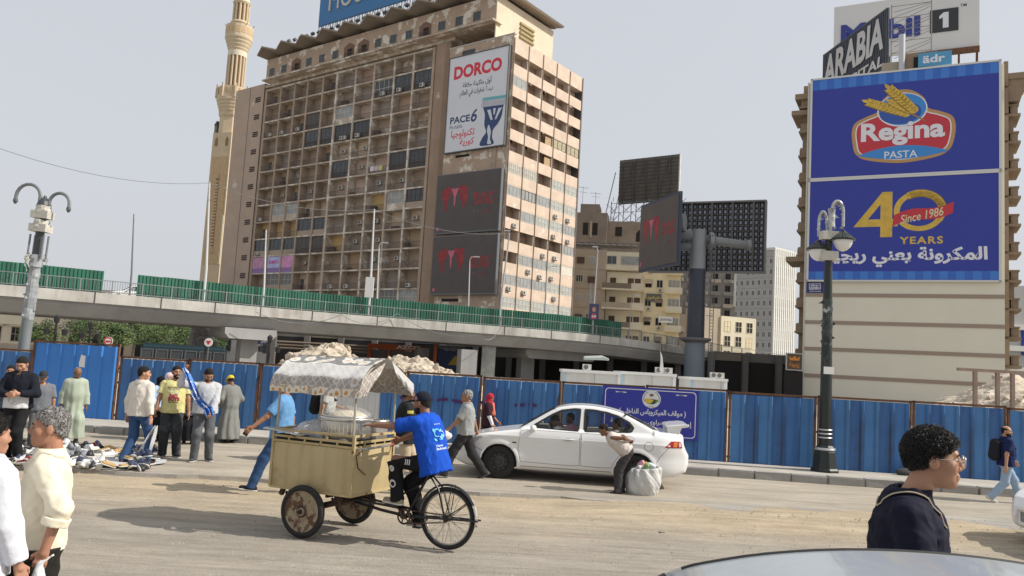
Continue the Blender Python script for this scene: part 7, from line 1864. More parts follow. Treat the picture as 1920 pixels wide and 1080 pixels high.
for (x0, x1, y0, y1) in ((-.10, .10, -.14, -.135), (-.10, .10, .135, .14), (-.10, -.095, -.134, .134), (.095, .10, -.134, .134)): b.box(x0, x1, y0, y1, 0, .24)
b.box(-.10, .10, -.134, .134, 0, .01); b.build('side_wall', M_al, bk_)
b = MB(); b.torus((0, 0, .25), .17, .012, (0, 0, 1), 30, 6); b.build('rim_ring', M_al, bk_, smooth=True)
def f(P):
 return ellip(P, (0, 0, .02), (.30, .26, .19)) + .02 * wob(P, 18, 1) + .014 * wob(P, 36, 3) + .008 * wob(P, 70, 4)
o = net_obj('plastic_sack', nets(f, (-.4, -.4, -.03), (.4, .4, .32), .011), mat('translucent_sheeting', (.50, .51, .53), .2, .25, 8, .6, 22, alpha=.88)); o.location = TM @ Vector((1.98, .08, zt_)); o.rotation_euler = (0, 0, TA); tag(o, 'heap of goods under wrinkled grey plastic sheeting on the front of the cart', 'sack')
def f(P):
 return np.maximum(np.abs(P[..., 2] - .01 - .015 * wob(P, 14, 2)) - .010, np.maximum(np.abs(P[..., 0]) - .30, np.abs(P[..., 1]) - .34)) + .004 * wob(P, 50, 3)
o = net_obj('plastic_sheet', nets(f, (-.36, -.4, -.06), (.36, .4, .1), .012), MATS['translucent_sheeting']); o.location = TM @ Vector((2.20, .20, zt_ + .05)); o.rotation_euler = (0, -.06, TA); tag(o, 'loose grey plastic sheet hanging over the front rail of the cart', 'plastic sheet')
b = MB()
for q in range(5): b.box(-.30 + .02 * q, .34 - .015 * q, -.26, .30, .012 * q + .002 * q, .012 * q + .010 + .002 * q)
o = b.build('cardboard_sheets', mat('worn_cardboard', (.26, .215, .16), .9, .2, 8), None, TM @ Vector((1.55, .06, zt_ - .06)), (0, 0, TA)); tag(o, 'flat worn cardboard sheets laid under the aluminium tub', 'cardboard')
# rider, posed on the saddle
TRK_RIDER = dict(origin=TO, ang=TA, pedl=PEDL, pedr=PEDR)
a_, n_ = arc(228); q = a_ + n_ * 3.4
c3 = copy_tree(whitecar); c3['label'] = 'pale car passing on the flyover in the gap between the green sheets'; c3.location = (D(224, 540, q.y).x - 1.2, q.y, q.z - .45); c3.rotation_euler = (0, 0, math.atan2(n_.y, n_.x) - R90)
# people
def nrm(v): v = np.array(v, float); return v / (np.linalg.norm(v) + 1e-12)
def ik(a, t, l1, l2, pole):
 a = np.array(a, float); t = np.array(t, float); d = t - a; L_ = np.linalg.norm(d); mx = (l1 + l2) * .995
 if L_ > mx: t = a + d / L_ * mx; L_ = mx; d = t - a
 L_ = max(L_, abs(l1 - l2) + .02)
 u = d / np.linalg.norm(d); x = (l1 * l1 - l2 * l2 + L_ * L_) / (2 * L_); h = math.sqrt(max(l1 * l1 - x * x, 1e-6))
 p = np.array(pole, float); p = nrm(p - u * (p @ u)); return a + u * x + p * h, t
M_SKIN = {}
def skin(c):
 if c not in M_SKIN:
  m = mat('skin_%d' % len(M_SKIN), c, .55, .10, 14, .12, 60, spec=.4, bdist=.004); b = m.node_tree.nodes['Principled BSDF']
  b.inputs['Subsurface Weight'].default_value = .0
  M_SKIN[c] = m
 return M_SKIN[c]
SK_L, SK_M, SK_D = (0.46, 0.245, 0.155), (0.34, 0.17, 0.10), (0.20, 0.098, 0.058)
def cloth(name, c, rough=.9, bump=.12, **k): return mat(name, c, rough, k.pop('var', .10), k.pop('scale', 6), bump, 45, bdist=.006, spec=.15, **k)
M_hairb = mat('black_hair', (0.009, 0.0075, 0.007), .95, .3, 30, .5, 60, bdist=.01); M_hairg = mat('grey_hair', (0.14, 0.13, 0.125), .7, .6, 45, .6, 70, col2=(.36, .35, .34), patch=.5, soft=.08, bdist=.01)
M_eye = mat('eye_dark', (0.012, 0.009, 0.008), .15); M_eyew = mat('eye_white', (0.36, 0.31, 0.27), .4); M_lip = mat('lips', (0.30, 0.11, 0.085), .5)
M_shoeb = mat('black_shoe', (0.02, 0.02, 0.022), .5); M_sole = mat('pale_sole', (0.55, 0.54, 0.5), .7)
def person(label, p, heading, s=1.0, hipz=.93, pel=(0, 0), lean=(0, 0), twist=0., headyaw=0., headpitch=0., feet=((.06, .10, 0, .15, 0), (-.04, -.10, 0, -.15, 0)), kneepole=(1, 0, 0),
   hands=((.06, .27, .80), (.06, -.27, .80)), elbow=((-1, .5, 0), (-1, -.5, 0)), grip=('relax', 'relax'), sk=SK_M, hair='short', hairmat=None, beard=None,
   top='shirt', topm=None, sleeve=.62, hem=.86, loose=.016, collar=False, belly=0., bot='trousers', botm=None, legw=.02, shoem=None, vox=.016, hvox=.009, handvox=.008,
   group=None, cat='person', wr=1.32, crop=None, nohands=False, shw=.185, hd=(0, 0), folds=1.0, brow=True, nl=0, piping=None, hoff=0, girth=1.0, cutbot=True):
 t = thing('person', label, cat, p, math.radians(heading), group); t.scale = (s, s, s)
 fwd = np.array([1., 0, 0]); P0 = np.array([pel[0], pel[1], hipz]); up = nrm([lean[0], lean[1], 1.0])
 neck = P0 + up * .50; left = np.array([-math.sin(twist), math.cos(twist), 0.]); left = nrm(left - up * (left @ up)); fw = np.cross(left, up)
 S = [neck - up * .055 + left * shw, neck - up * .055 - left * shw]
 hipL = np.array([0, 1., 0]); HIP = [P0 + hipL * .09 - [0, 0, .03], P0 - hipL * .09 - [0, 0, .03]]
 legs = []
 for i in (0, 1):
  f = feet[i]; yaw, pit = f[3], f[4]
  an = np.array([f[0], f[1], f[2] + .085]); kp = kneepole[i] if isinstance(kneepole[0], (tuple, list)) else kneepole
  kn, an = ik(HIP[i], an, .43, .425, kp); legs.append((HIP[i], kn, an, yaw, pit))
 arms = []
 for i in (0, 1):
  el, wr_ = ik(S[i], np.array(hands[i], float), .285, .255, elbow[i]); arms.append((S[i], el, wr_))
 hup = nrm([up[0] * .5 + hd[0], up[1] * .5 + hd[1], 1]); cy, sy = math.cos(headyaw), math.sin(headyaw)
 hx = np.array([cy, sy, 0]); hx = nrm(hx - hup * (hx @ hup)); hx = nrm(hx * math.cos(headpitch) - hup * math.sin(headpitch)); hy = nrm(np.cross(hup, hx)); hz_ = np.cross(hx, hy)
 HC_ = neck + nrm(up + hup) * (.168 + nl) + hx * .02 + fwd * hoff
 def hl(P): q = P - A3(HC_); return np.stack([q @ A3(hx), q @ A3(hy), q @ A3(hz_)], -1)
 # ---- skin
 def f_torso(P, o=0.0):
  d = cone(P, P0 + up * .04, P0 + up * .34, .118 * girth + o, .128 * girth + o, left, wr)
  d = smin(d, cone(P, S[0] - left * .05, S[1] + left * .05, .066 + o, .066 + o), .09)
  d = smin(d, cone(P, P0 + up * .30, neck - up * .03, .12 * girth + o, .075 + o, left, wr), .06)
  if belly: d = smin(d, ball(P, P0 + up * .16 + fw * (.05 + belly * .4), .11 + belly + o), .10)
  return d
 def f_arm(P, i, o=0.0, o2=None):
  a, e, w_ = arms[i]; o2 = o if o2 is None else o2
  return smin(cone(P, a, e, .050 + o, .041 + o2), cone(P, e, w_, .041 + o2, .028 + o2), .03)
 def f_leg(P, i, o=0.0, o2=None):
  a, k_, n_, *_ = legs[i]; o2 = o if o2 is None else o2
  return smin(cone(P, a, k_, .084 + o, .056 + o), cone(P, k_, n_, .054 + o, .040 + o2), .04)
 def f_body(P):
  d = f_torso(P, -.012)
  d = smin(d, cone(P, neck - up * .06, HC_ - hz_ * .05 - hx * .02, .056, .050), .04)
  for i in (0, 1): d = smin(d, f_arm(P, i), .03); d = smin(d, f_leg(P, i, -.012), .03)
  return d
 allp = [P0, neck, HC_] + [q for a in arms for q in a] + [q for l_ in legs for q in l_[:3]]
 lo = np.min(allp, 0) - .2; hi = np.max(allp, 0) + .2
 if crop: lo[2] = max(lo[2], crop)
 def f_head(P):
  q = hl(P); B = lambda c, r: ball(q, c, r); C = lambda a, b_, ra, rb: cone(q, a, b_, ra, rb)
  d = ellip(q, (-.012, 0, .034), (.100, .077, .088))
  d = smin(d, ellip(q, (.028, 0, -.040), (.066, .058, .082)), .03)
  d = smin(d, B((.070, 0, -.098), .021), .035)
  d = smin(d, C((.080, -.030, .026), (.080, .030, .026), .013, .013), .02)
  for s_ in (-1, 1):
   d = smin(d, B((.060, s_ * .042, -.022), .024), .03)
   d = smax(d, -B((.104, s_ * .032, .004), .017), .014)
   d = smin(d, ellip(q, (-.006, s_ * .081, -.006), (.022, .010, .034)), .008)
   d = smin(d, B((.096, s_ * .012, -.036), .0095), .008)
  d = smin(d, C((.090, 0, .014), (.108, 0, -.026), .009, .0120), .012)
  d = smin(d, C((.090, -.016, -.063), (.090, .016, -.063), .009, .009), .008)
  d = smin(d, C((.088, -.014, -.076), (.088, .014, -.076), .009, .009), .008)
  d = smax(d, -C((.1005, -.018, -.0700), (.1005, .018, -.0700), .0035, .0035), .004)
  d = smin(d, C((-.026, 0, -.05), (-.040 - hoff * .6, 0, -.17), .051, .056), .03)
  return d
 parts = [nets(f_body, lo, hi, vox)]
 if hair != 'none': parts.append(nets(f_head, HC_ - .19, HC_ + .17, hvox))
 def hand(i):
  a, e, w_ = arms[i]; d = nrm(w_ - e); side = 1 if i == 0 else -1
  g = grip[i]
  pn = nrm(np.cross(d, [0, 0, 1.0]) * 0 + np.array([0, -side, 0]) - d * (np.array([0, -side, 0]) @ d)) if g != 'down' else nrm(np.array([0, 0, -1.]) - d * d[2] * -1)
  if g == 'down': pn = nrm(np.array([0, 0, -1.]) - d * (-d[2]))
  lat = np.cross(pn, d) * side
  if lat @ fwd < 0 and g != 'down': lat = -lat
  curl = {'relax': .30, 'fist': 1.15, 'grip': .85, 'down': .22, 'flat': .08}[g]
  pc = w_ + d * .045
  segs = [(w_ - d * .03, w_ + d * .02, .027, .028)]
  fl = [(.030, .070), (.010, .078), (-.010, .073), (-.029, .058)]
  for off, L_ in fl:
   b0 = w_ + d * .082 + lat * off; dirv_ = d; q0 = b0; segs.append((w_ + d * .01 + lat * off * .55, b0, .0145, .0115)); an = curl * .6
   for kk, ll in enumerate((.45, .32, .23)):
    dv = nrm(d * math.cos(an) + pn * math.sin(an)); q1 = q0 + dv * L_ * ll; segs.append((q0, q1, .0098 - kk * .001, .0090 - kk * .001)); q0 = q1; an += curl
  tb = w_ + d * .022 + lat * .026; t1 = tb + nrm(d * .7 + lat * .65 + pn * .3) * .042; t2 = t1 + nrm(d * .95 + lat * .12 + pn * (.2 + curl * .6)) * .034
  segs += [(tb, t1, .0135, .0115), (t1, t2, .0112, .009)]
  th = max(0, (handvox - .006)) * .35
  def f(P):
   dd = None
   for (u_, v_, ra, rb) in segs:
    x = cone(P, u_, v_, ra + th, rb + th); dd = x if dd is None else smin(dd, x, .006)
   return dd
  pts = np.array([q for sg in segs for q in sg[:2]]); return nets(f, pts.min(0) - .03, pts.max(0) + .03, handvox)
 if not nohands:
  for i in (0, 1):
   if grip[i] != 'none': parts.append(hand(i))
 net_obj('body', join_nets(parts), skin(sk), t)
 # ---- face details
 if hair != 'none':
  W = lambda q: HC_ + hx * q[0] + hy * q[1] + hz_ * q[2]
  for s_ in (-1, 1):
   b = MB(); Rm = Matrix((hx, hy, hz_)).transposed()
   b.lathe([(.001, -.0095), (.0065, -.0066), (.0095, 0), (.0065, .0066), (.001, .0095)], 10, 0, W((.0815, s_ * .032, .004)), Rm)
   b.lathe([(.001, -.006), (.005, -.004), (.006, 0), (.005, .004), (.001, .006)], 8, 1, W((.0872, s_ * .0325, .004)), Rm)
   b.build('eye', [M_eyew, M_eye], t, smooth=True)
   if brow:
    b = MB(); b.tube([W((.094, s_ * .014, .024)), W((.096, s_ * .031, .030)), W((.086, s_ * .050, .024))], [.0035, .0045, .002], 6); b.build('eyebrow', hairmat if hairmat and hairmat is not M_hairg else M_hairb, t)
  b = MB(); b.tube([W((.094, -.019, -.0685)), W((.0985, 0, -.067)), W((.094, .019, -.0685))], [.0025, .0045, .0025], 6); b.tube([W((.092, -.017, -.0755)), W((.0962, 0, -.0765)), W((.092, .017, -.0755))], [.0025, .005, .0025], 6); b.build('lips', M_lip, t, smooth=True)
 hm = hairmat or M_hairb
 if hair in ('short', 'curly', 'balding', 'grey'):
  off = {'short': .010, 'curly': .011, 'balding': .006, 'grey': .009}[hair]
  def f_hair(P):
   q = hl(P); d = ellip(q, (-.014, 0, .040), (.100 + off * .8, .077 + off * .75, .088 + off)) if hair != 'curly' else ellip(q, (-.014, 0, .036), (.100 + off, .077 + off, .090 + off))
   d = smin(d, ellip(q, (-.048, 0, -.018), (.052 + off, .058 + off, .070)), .02)
   if hair == 'curly': d = d + .006 * wob(q, 75, 4, 4)
   elif hair == 'grey': d = d + .004 * wob(q, 120, 3, 4)
   else: d = d + .0035 * wob(q, 130, 2, 4)
   d = smax(d, -half(q, (.066, 0, .050), (-.60, 0, .80)), .02)          # forehead line
   d = smax(d, smin(q[..., 0] - .036, .026 - q[..., 2], .01), .014); d = smax(d, smin(q[..., 0] - .006, -.016 - q[..., 2], .008), .012)
   d = smax(d, -half(q, (-.06, 0, -.092), (-.25, 0, .97)), .022)         # nape
   if hair == 'balding': d = smax(d, half(q, (-.02, 0, .075), (.3, 0, .95)), .01)
   return d
  net_obj('hair', nets(f_hair, HC_ - .19, HC_ + .20, hvox if hair != 'curly' else hvox * .85), hm, t)
 if beard:
  def f_beard(P):
   q = hl(P); d = ellip(q, (.028, 0, -.040), (.072, .063, .088)); d = smin(d, ball(q, (.070, 0, -.098), .027), .03)
   d = smax(d, half(q, (.02, 0, -.045), (-.35, 0, .93)), .008); d = smax(d, -half(q, (-.005, 0, 0), (1, 0, 0)), .01)
   d = smax(d, -ellip(q, (.105, 0, -.070), (.03, .024, .011)), .005)
   return d
  net_obj('beard', nets(f_beard, HC_ - .19, HC_ + .12, hvox), beard, t)
 # ---- clothes
 sdv = int(abs(p[0]) * 10) % 4
 def W_(P, k_):
  a = wob(P * np.array([1, 1, .32], np.float32), 34, 2 + sdv); b_ = wob(P * np.array([.8, .8, 1.1], np.float32), 26, 4 + sdv)
  return folds * k_ * (.006 * a + .010 * (np.minimum(np.abs(b_) * 2.2, 1) - .7) * .6 + .003 * wob(P, 75, 1 + sdv))
 shirt = None
 if top:
  hemp = P0 + up * (hem - .93)
  def f_top(P):
   d = f_torso(P, loose)
   d = smin(d, cone(P, P0 + up * .36, hemp - up * .03, .132 * girth + loose * .9, .150 * girth + loose * 1.2, left, wr), .03)
   d = smax(d, -half(P, hemp, up), .006)
   for i in (0, 1):
    a, e, w_ = arms[i]
    if sleeve > 0:
     if sleeve <= 1:
      en = a + (e - a) * sleeve; sl = smax(cone(P, a, e, .056 + loose, .058 + loose), half(P, en, nrm(e - a)), .004)
     else:
      en = e + (w_ - e) * (sleeve - 1); sl = smin(cone(P, a, e, .056 + loose, .050 + loose), smax(cone(P, e, w_, .050 + loose, .036 + loose * .8), half(P, en, nrm(w_ - e)), .004), .03)
     d = smin(d, sl, .014)
   d = d + W_(P, 1.0)
   d = smax(d, -cone(P, neck - up * .05 + fw * .012, HC_, .088 if collar else .080, .085), .01)
   return d
  shirt = net_obj('shirt', nets(f_top, lo, hi, vox), topm, t)
  if collar:
   bv = BVHTree.FromPolygons([v.co for v in shirt.data.vertices], [q.vertices for q in shirt.data.polygons]); b = MB(); n = 44
   def surf(d, r, o):
    q = Vector(neck + d * r + up * .22); h = bv.ray_cast(q, -Vector(up)); return (np.array(h[0]) if h[0] is not None and h[3] < .34 else neck + d * r - up * .05) + up * o
   edge = []
   for k_ in range(n + 1):
    th = .36 + (2 * math.pi - .72) * k_ / n; d = fw * math.cos(th) + left * math.sin(th); pt = .028 * max(0, 1 - min(k_, n - k_) / 6); off_ = (HC_ - neck) * .12; off_ = off_ - up * (off_ @ up)
    e4 = surf(d, .128 + pt, .008); edge.append(e4)
    b.v += [tuple(neck + d * .068 + up * .02), tuple(neck + d * .074 + up * .056 + off_), tuple(neck + d * .086 + up * .058 + off_), tuple((neck + d * .088 + up * .05 + surf(d, .112, .02)) / 2), tuple(surf(d, .112, .016)), tuple(e4)]
   for k_ in range(n):
    for j_ in range(5): b.f.append((k_ * 6 + j_, k_ * 6 + j_ + 1, k_ * 6 + j_ + 7, k_ * 6 + j_ + 6)); b.m.append(0)
   co = b.build('collar', topm if collar is True else collar, t, smooth=True); md = co.modifiers.new('thick', 'SOLIDIFY'); md.thickness = .006
   if piping: b = MB(); b.tube([tuple(q + up * .004) for q in edge], .0036, 6); b.build('collar_piping', piping, co)
 if bot == 'trousers':
  def f_bot(P):
   d = cone(P, P0 + up * .0 + hipL * .03, P0 - hipL * .03 - [0, 0, .02], .125 + legw * .4, .125 + legw * .4, hipL, 1.25)
   d = smin(d, cone(P, P0, P0 + up * .08, .12 + legw * .3, .115 + legw * .2, hipL, 1.28), .05)
   for i in (0, 1):
    a, k_, n_, *_ = legs[i]
    sh_ = nrm(n_ - k_); l_ = smin(cone(P, a, k_, .088 + legw, .062 + legw), smax(cone(P, k_, n_ + sh_ * .05, .062 + legw, .050 + legw), half(P, n_ + sh_ * .045, sh_), .006), .04)
    l_ = l_ + folds * (.007 * wob(P * np.array([.6, .6, 1.3], np.float32), 34, 6) * np.clip(1.25 - np.abs(((P - A3(k_)) * 4).sum(-1)) * .2, .4, 1.2))
    d = smin(d, l_, .03)
   d = smax(d, half(P, P0 + up * (min(.10, hem - .93 + .02) if top and cutbot else .10), up), .006)
   return d
  lb = lo.copy(); hb = hi.copy(); hb[2] = min(hb[2], P0[2] + .25); lb[2] = lo[2]
  if crop is None or crop < .8: net_obj('trousers', nets(f_bot, lb, hb, vox), botm, t)
 elif bot in ('robe', 'skirt'):
  topz = P0 + up * (.40 if bot == 'robe' else .10); ft = np.mean([l_[2] for l_ in legs], 0); ft[2] = .13
  def f_robe(P):
   q = P - A3((topz + ft) / 2); ang = np.arctan2(q[..., 1], q[..., 0]); k_ = np.clip((topz[2] - P[..., 2]) / (topz[2] - .1), 0, 1)
   d = cone(P, topz, ft, .135 if bot == 'robe' else .13, .215, hipL, 1.25)
   d = smin(d, cone(P, legs[0][1], ft * .5 + legs[0][2] * .5, .13, .15), .12); d = smin(d, cone(P, legs[1][1], ft * .5 + legs[1][2] * .5, .13, .15), .12)
   if bot == 'robe':
    d = smin(d, f_torso(P, .022), .06)
    if belly: pass
    for i in (0, 1):
     a, e, w_ = arms[i]; d = smin(d, smin(cone(P, a, e, .070, .072), smax(cone(P, e, w_, .072, .070), half(P, w_ - nrm(w_ - e) * .02, nrm(w_ - e)), .005), .04), .04)
   d = d + .020 * k_ * np.sin(ang * 8 + 1.3 * np.sin(P[..., 2] * 4) + P[..., 2] * 1.1) + .007 * wob(P * np.array([1, 1, .35], np.float32), 28, 5)
   d = smax(d, -half(P, (0, 0, .10), (0, 0, 1)), .006)
   if bot == 'robe': d = smax(d, -ball(P, HC_ - hz_ * .03, .12), .01)
   else: d = smax(d, half(P, topz + up * .06, up), .006)
   return d
  net_obj('robe' if bot == 'robe' else 'skirt', nets(f_robe, lo - [.1, .1, 0], hi + [.1, .1, 0], vox), botm, t)
 if crop is None:
  for i in (0, 1):
   a, k_, n_, yaw, pit = legs[i]; fx_ = np.array([math.cos(yaw) * math.cos(pit), math.sin(yaw) * math.cos(pit), math.sin(pit)]); fu = nrm(np.array([0, 0, 1.]) - fx_ * fx_[2]); fl_ = np.cross(fu, fx_)
   base = n_ - fu * .085
   def f_sh(P):
    d = cone(P, base - fx_ * .050 + fu * .035, base + fx_ * .145 + fu * .030, .040, .034, fl_, 1.12)
    d = smin(d, cone(P, base + fu * .06 - fx_ * .01, base + fu * .105 - fx_ * .015, .046, .042), .04)
    d = smax(d, -half(P, base + fu * .012, fu), .004); return d
   def f_so(P):
    d = cone(P, base - fx_ * .050 + fu * .012, base + fx_ * .148 + fu * .012, .045, .040, fl_, 1.1); return smax(smax(d, half(P, base + fu * .022, fu), .003), -half(P, base + fu * .0, fu), .003)
   c_ = base + fx_ * .05 + fu * .05
   so_ = net_obj('shoe', nets(f_sh, c_ - .17, c_ + .17, min(vox, .011)), shoem or M_shoeb, t); net_obj('sole', nets(f_so, c_ - .17, c_ + .17, min(vox, .008)), M_sole if shoem else M_frmD, so_)
 t['_'] = 0; del t['_']
 info = dict(t=t, HC=HC_, hx=hx, hy=hy, hz=hz_, hl=hl, neck=neck, up=up, fw=fw, left=left, S=S, arms=arms, legs=legs, P0=P0, shirt=shirt, s=s)
 return info
def hijab(i, m, vox=.010, drape=.18, niqab=False):
 hl = i['hl']; HC_ = i['HC']; neck = i['neck']
 def f(P):
  q = hl(P); d = ellip(q, (-.016, 0, .025), (.116, .096, .116))
  d = smin(d, cone(P, HC_ - i['hz'] * .08 - i['hx'] * .01, neck + i['up'] * .02, .085, .085), .05)
  d = smin(d, cone(P, neck - i['up'] * .0 + i['fw'] * .02, neck - i['up'] * drape + i['fw'] * .05, .105, .10, A3(i['left']), 1.3), .06)
  d = d + .005 * wob(P, 40, 3)
  if not niqab: d = smax(d, -ellip(q, (.105, 0, -.012), (.07, .050, .078)), .01)
  else: d = smax(d, -ellip(q, (.12, 0, .005), (.05, .05, .02)), .01)
  return d
 return net_obj('headscarf', nets(f, HC_ - [.3, .3, .5], HC_ + .2, vox), m, i['t'])
def cap(i, m, vox=.008, peak=1, yaw=0.):
 hl = i['hl']; HC_ = i['HC']
 def f(P):
  q = hl(P); d = ellip(q, (-.012, 0, .040), (.112, .090, .100)); d = smax(d, -half(q, (0, 0, .032), (-.12, 0, 1)), .006)
  if peak:
   c, s_ = math.cos(yaw), math.sin(yaw); pk = ellip(q, (.12 * c, .12 * s_, .040), (.085, .07, .012) if abs(c) > .5 else (.07, .085, .012)); d = smin(d, pk, .012)
  return d
 return net_obj('cap', nets(f, HC_ - .26, HC_ + .26, vox), m, i['t'])
def decal(i, name, s, m, c, right, upv, w, h, bold=.02, ar=False, polys=None, shear=0):
 """print on the shirt: flat letters laid onto the cloth"""
 o = i['shirt']; me = o.data; bv = BVHTree.FromPolygons([v.co for v in me.vertices], [p.vertices for p in me.polygons])
 c = Vector(c); R_ = Vector(nrm(right)); U_ = Vector(nrm(upv)); N_ = R_.cross(U_).normalized()
 if polys is None:
  vs, fs, asp = text2d(s, bold, shear, ar); pts = [((a - .5) * w, (b_ - .5) * h) for a, b_ in vs]
 else:
  pts = []; fs = []
  for pl in polys:
   k = len(pts); pts += [(a * w, b_ * h) for a, b_ in pl]; fs += [tuple(k + j for j in tr) for tr in tessellate_polygon([[Vector((a, b_, 0)) for a, b_ in pl]])]
 out = []
 for a, b_ in pts:
  q = c + R_ * a + U_ * b_; hit = bv.ray_cast(q + N_ * .5, -N_)
  out.append(tuple((hit[0] + N_ * .007) if hit[0] is not None else q))
 b = MB(); b.add(out, fs); return b.build(name, m, i['t'])
def strands(i, m, n, L_, thick, curl, seed=1, comb=(-.6, 0, -.5)):
 o = [c for c in i['t'].children if c.name.startswith('hair')][0]; q = random.Random(seed); vs = o.data.vertices; b = MB(); HCc = Vector(i['HC']); cm = Vector(i['hx'] * comb[0] + i['hy'] * comb[1] + i['hz'] * comb[2])
 for _ in range(n):
  v = vs[q.randrange(len(vs))]; nn = v.normal.normalized(); p = v.co.copy()
  if (p - HCc).dot(nn) < 0 or (curl and L_ > .02 and (p - HCc).dot(Vector(i['hz'])) < -.035): continue
  tg = (cm + Vector((q.gauss(0, 1), q.gauss(0, 1), q.gauss(0, 1))) * (.9 if curl else .35)); tg = (tg - nn * tg.dot(nn)).normalized(); sd = nn.cross(tg); pts = []
  k = 7 if curl else 4; ph = q.random() * 6.28; r = L_ * q.uniform(.16, .26)
  for j in range(k):
   f = j / (k - 1)
   if curl: pts.append(p + nn * (L_ * .45 * f + r * math.sin(ph + f * 6.5) * .6) + tg * (L_ * .35 * f + r * math.cos(ph + f * 6.5)) + sd * r * math.sin(ph * .7 + f * 5))
   else: pts.append(p + nn * (.003 + L_ * .25 * math.sin(f * 3.1)) + tg * L_ * f + sd * L_ * .2 * math.sin(ph + f * 4))
  b.tube(pts, [thick * (1 - .5 * j / k) for j in range(k)], 4)
 b.build('hair_curl' if curl else 'hair_strand', m, o, smooth=True)
def spot(px, py, z0, head_y):
 g = G(px, py, z0); dep = (np.array(g) - CAM) @ cF
 return g, (py - head_y) * dep / FPX / 1.76
C = cloth
ROAD = .082
STRIDE = ((.30, .09, 0.0, 0, .12), (-.30, -.09, .06, 0, -.5))
# pedestrians by the hoarding, left to right
g, s = spot(22, 866, ROAD, 664)
pp = person('person in a black and white zip jacket looking down at tangled earphones', g, -82, s, headpitch=.45, hands=((.24, .09, 1.12), (.24, -.07, 1.10)), elbow=((-.3, 1, -.6), (-.3, -1, -.6)), grip=('grip', 'grip'), sk=SK_L, topm=C('black_jacket', (.014, .016, .024)), sleeve=1.9, hem=.88, loose=.02, botm=C('black_trousers', (.016, .016, .018)), collar=True, vox=.013, hvox=.008)
o = pp['shirt']; bmz = MB()
def band(i, name, m, z0, z1, off=.006, vox=.012):
 """second colour block of a garment: the shirt's own shape between two heights"""
 v = np.array([q.co[:] for q in i['shirt'].data.vertices]);
 me = i['shirt'].data.copy(); bm = bmesh.new(); bm.from_mesh(me)
 bmesh.ops.delete(bm, geom=[f for f in bm.faces if not (z0 < f.calc_center_median().z < z1 and abs(f.calc_center_median().y - i['P0'][1]) < .19 and abs(f.calc_center_median().x) < .175)], context='FACES')
 for q in bm.verts: q.co += q.normal * off
 bm.to_mesh(me); bm.free(); me.materials.clear(); me.materials.append(m); return link(name, me, i['t'])
band(pp, 'white_panel', C('white_jersey', (.62, .63, .65)), .85, 1.10)
b = MB(); b.tube([(.25, .02, 1.08), (.26, .05, 1.0), (.24, .0, .95), (.25, -.05, 1.0), (.25, -.02, 1.07)], .004, 5); tag(b.build('earphones', M_frmD, None), 'tangled dark earphone cord held by the man in the black and white jacket', 'earphones'); COL.objects['earphones'].matrix_world = Matrix.Translation(g) @ Matrix.Rotation(math.radians(-82), 4, 'Z') @ Matrix.Scale(s, 4)
g, s = spot(66, 846, ROAD, 693)
pp = person('person in a grey shirt and peaked cap behind the man in the black jacket', g, -60, s, hair='short', topm=C('dusty_grey_shirt', (.16, .17, .19)), sleeve=.8, botm=C('grey_ripped_jeans', (.13, .13, .13), col2=(.3, .3, .3), patch=.6), shoem=C('dark_trainers', (.05, .05, .055)), headpitch=.3, vox=.018, hvox=.010)
cap(pp, C('charcoal_cap', (.035, .04, .042)))
g, s = spot(4, 846, ROAD, 682)
person('person at the very edge with only dark hair showing behind the black jacket', g, -70, s, topm=C('slate_shirt', (.05, .07, .10)), botm=MATS['black_trousers'], vox=.02, hvox=.011)
g, s = spot(130, 829, ROAD, 688)
pp = person('bald person in a long pale green robe walking and looking down', g, -52, s * 1.02, hair='balding', hairmat=M_hairg, lean=(.13, 0), headpitch=.5, top=None, bot='robe', botm=C('pale_green_robe', (.36, .41, .33), bump=.25), sk=SK_D, feet=((.22, .09, 0, 0, 0), (-.2, -.09, .04, 0, -.4)), belly=.03, vox=.014, hvox=.009, hands=((.10, .26, .78), (.02, -.27, .78)))
b = MB(); HCv = pp['HC']
def glasses(i, m, lens=None, r=.022, dark=True):
 HC_, hx, hy, hz_ = i['HC'], i['hx'], i['hy'], i['hz']; W = lambda q: Vector(HC_ + hx * q[0] + hy * q[1] + hz_ * q[2]); b = MB(); t = .0022
 for s_ in (-1, 1):
  c = W((.116, s_ * .034, .0)); b.torus(c, r, t, hx, 20, 5)
  b.tube([W((.114, s_ * .056, .006)), W((.09, s_ * .074, .008)), W((-.005, s_ * .084, .008))], t, 5)
 b.tube([W((.117, -.012, .004)), W((.122, 0, .007)), W((.117, .012, .004))], t, 5); o = b.build('glasses', m, i['t'], smooth=True)
 l = MB()
 for s_ in (-1, 1):
  Rm = Matrix((hy, hz_, hx)).transposed(); l.lathe([(r - .001, -.001), (r - .001, .001)], 18, 0, W((.116, s_ * .034, .0)), Rm)
 l.build('lens', lens, o)
 return o
M_lensd = mat('dark_lens', (.008, .008, .009), .1); M_lensc = mat('clear_lens', (.7, .72, .74), .03, alpha=.14); M_wire = mat('wire_frame', (.55, .52, .48), .25, metal=.8)
glasses(pp, M_frmD, M_lensc)
g, s = spot(252, 868, ROAD, 684)
g7 = g
person('person in a white long sleeved shirt and blue jeans seen from behind with feet apart', g, 72, s, headyaw=-.9, hands=((.02, .29, .82), (-.04, -.30, .80)), sk=SK_L, topm=C('off_white_shirt', (.66, .62, .55), bump=.2), sleeve=1.9, hem=.84, loose=.018, collar=True, botm=C('blue_jeans', (.035, .075, .17), col2=(.10, .16, .28), patch=.60, soft=.2), shoem=C('brown_loafer', (.085, .04, .025)), feet=((-.10, .17, 0, .35, 0), (.10, -.17, 0, -.25, 0)), vox=.013, hvox=.008)
g, s = spot(290, 826, ROAD, 704)
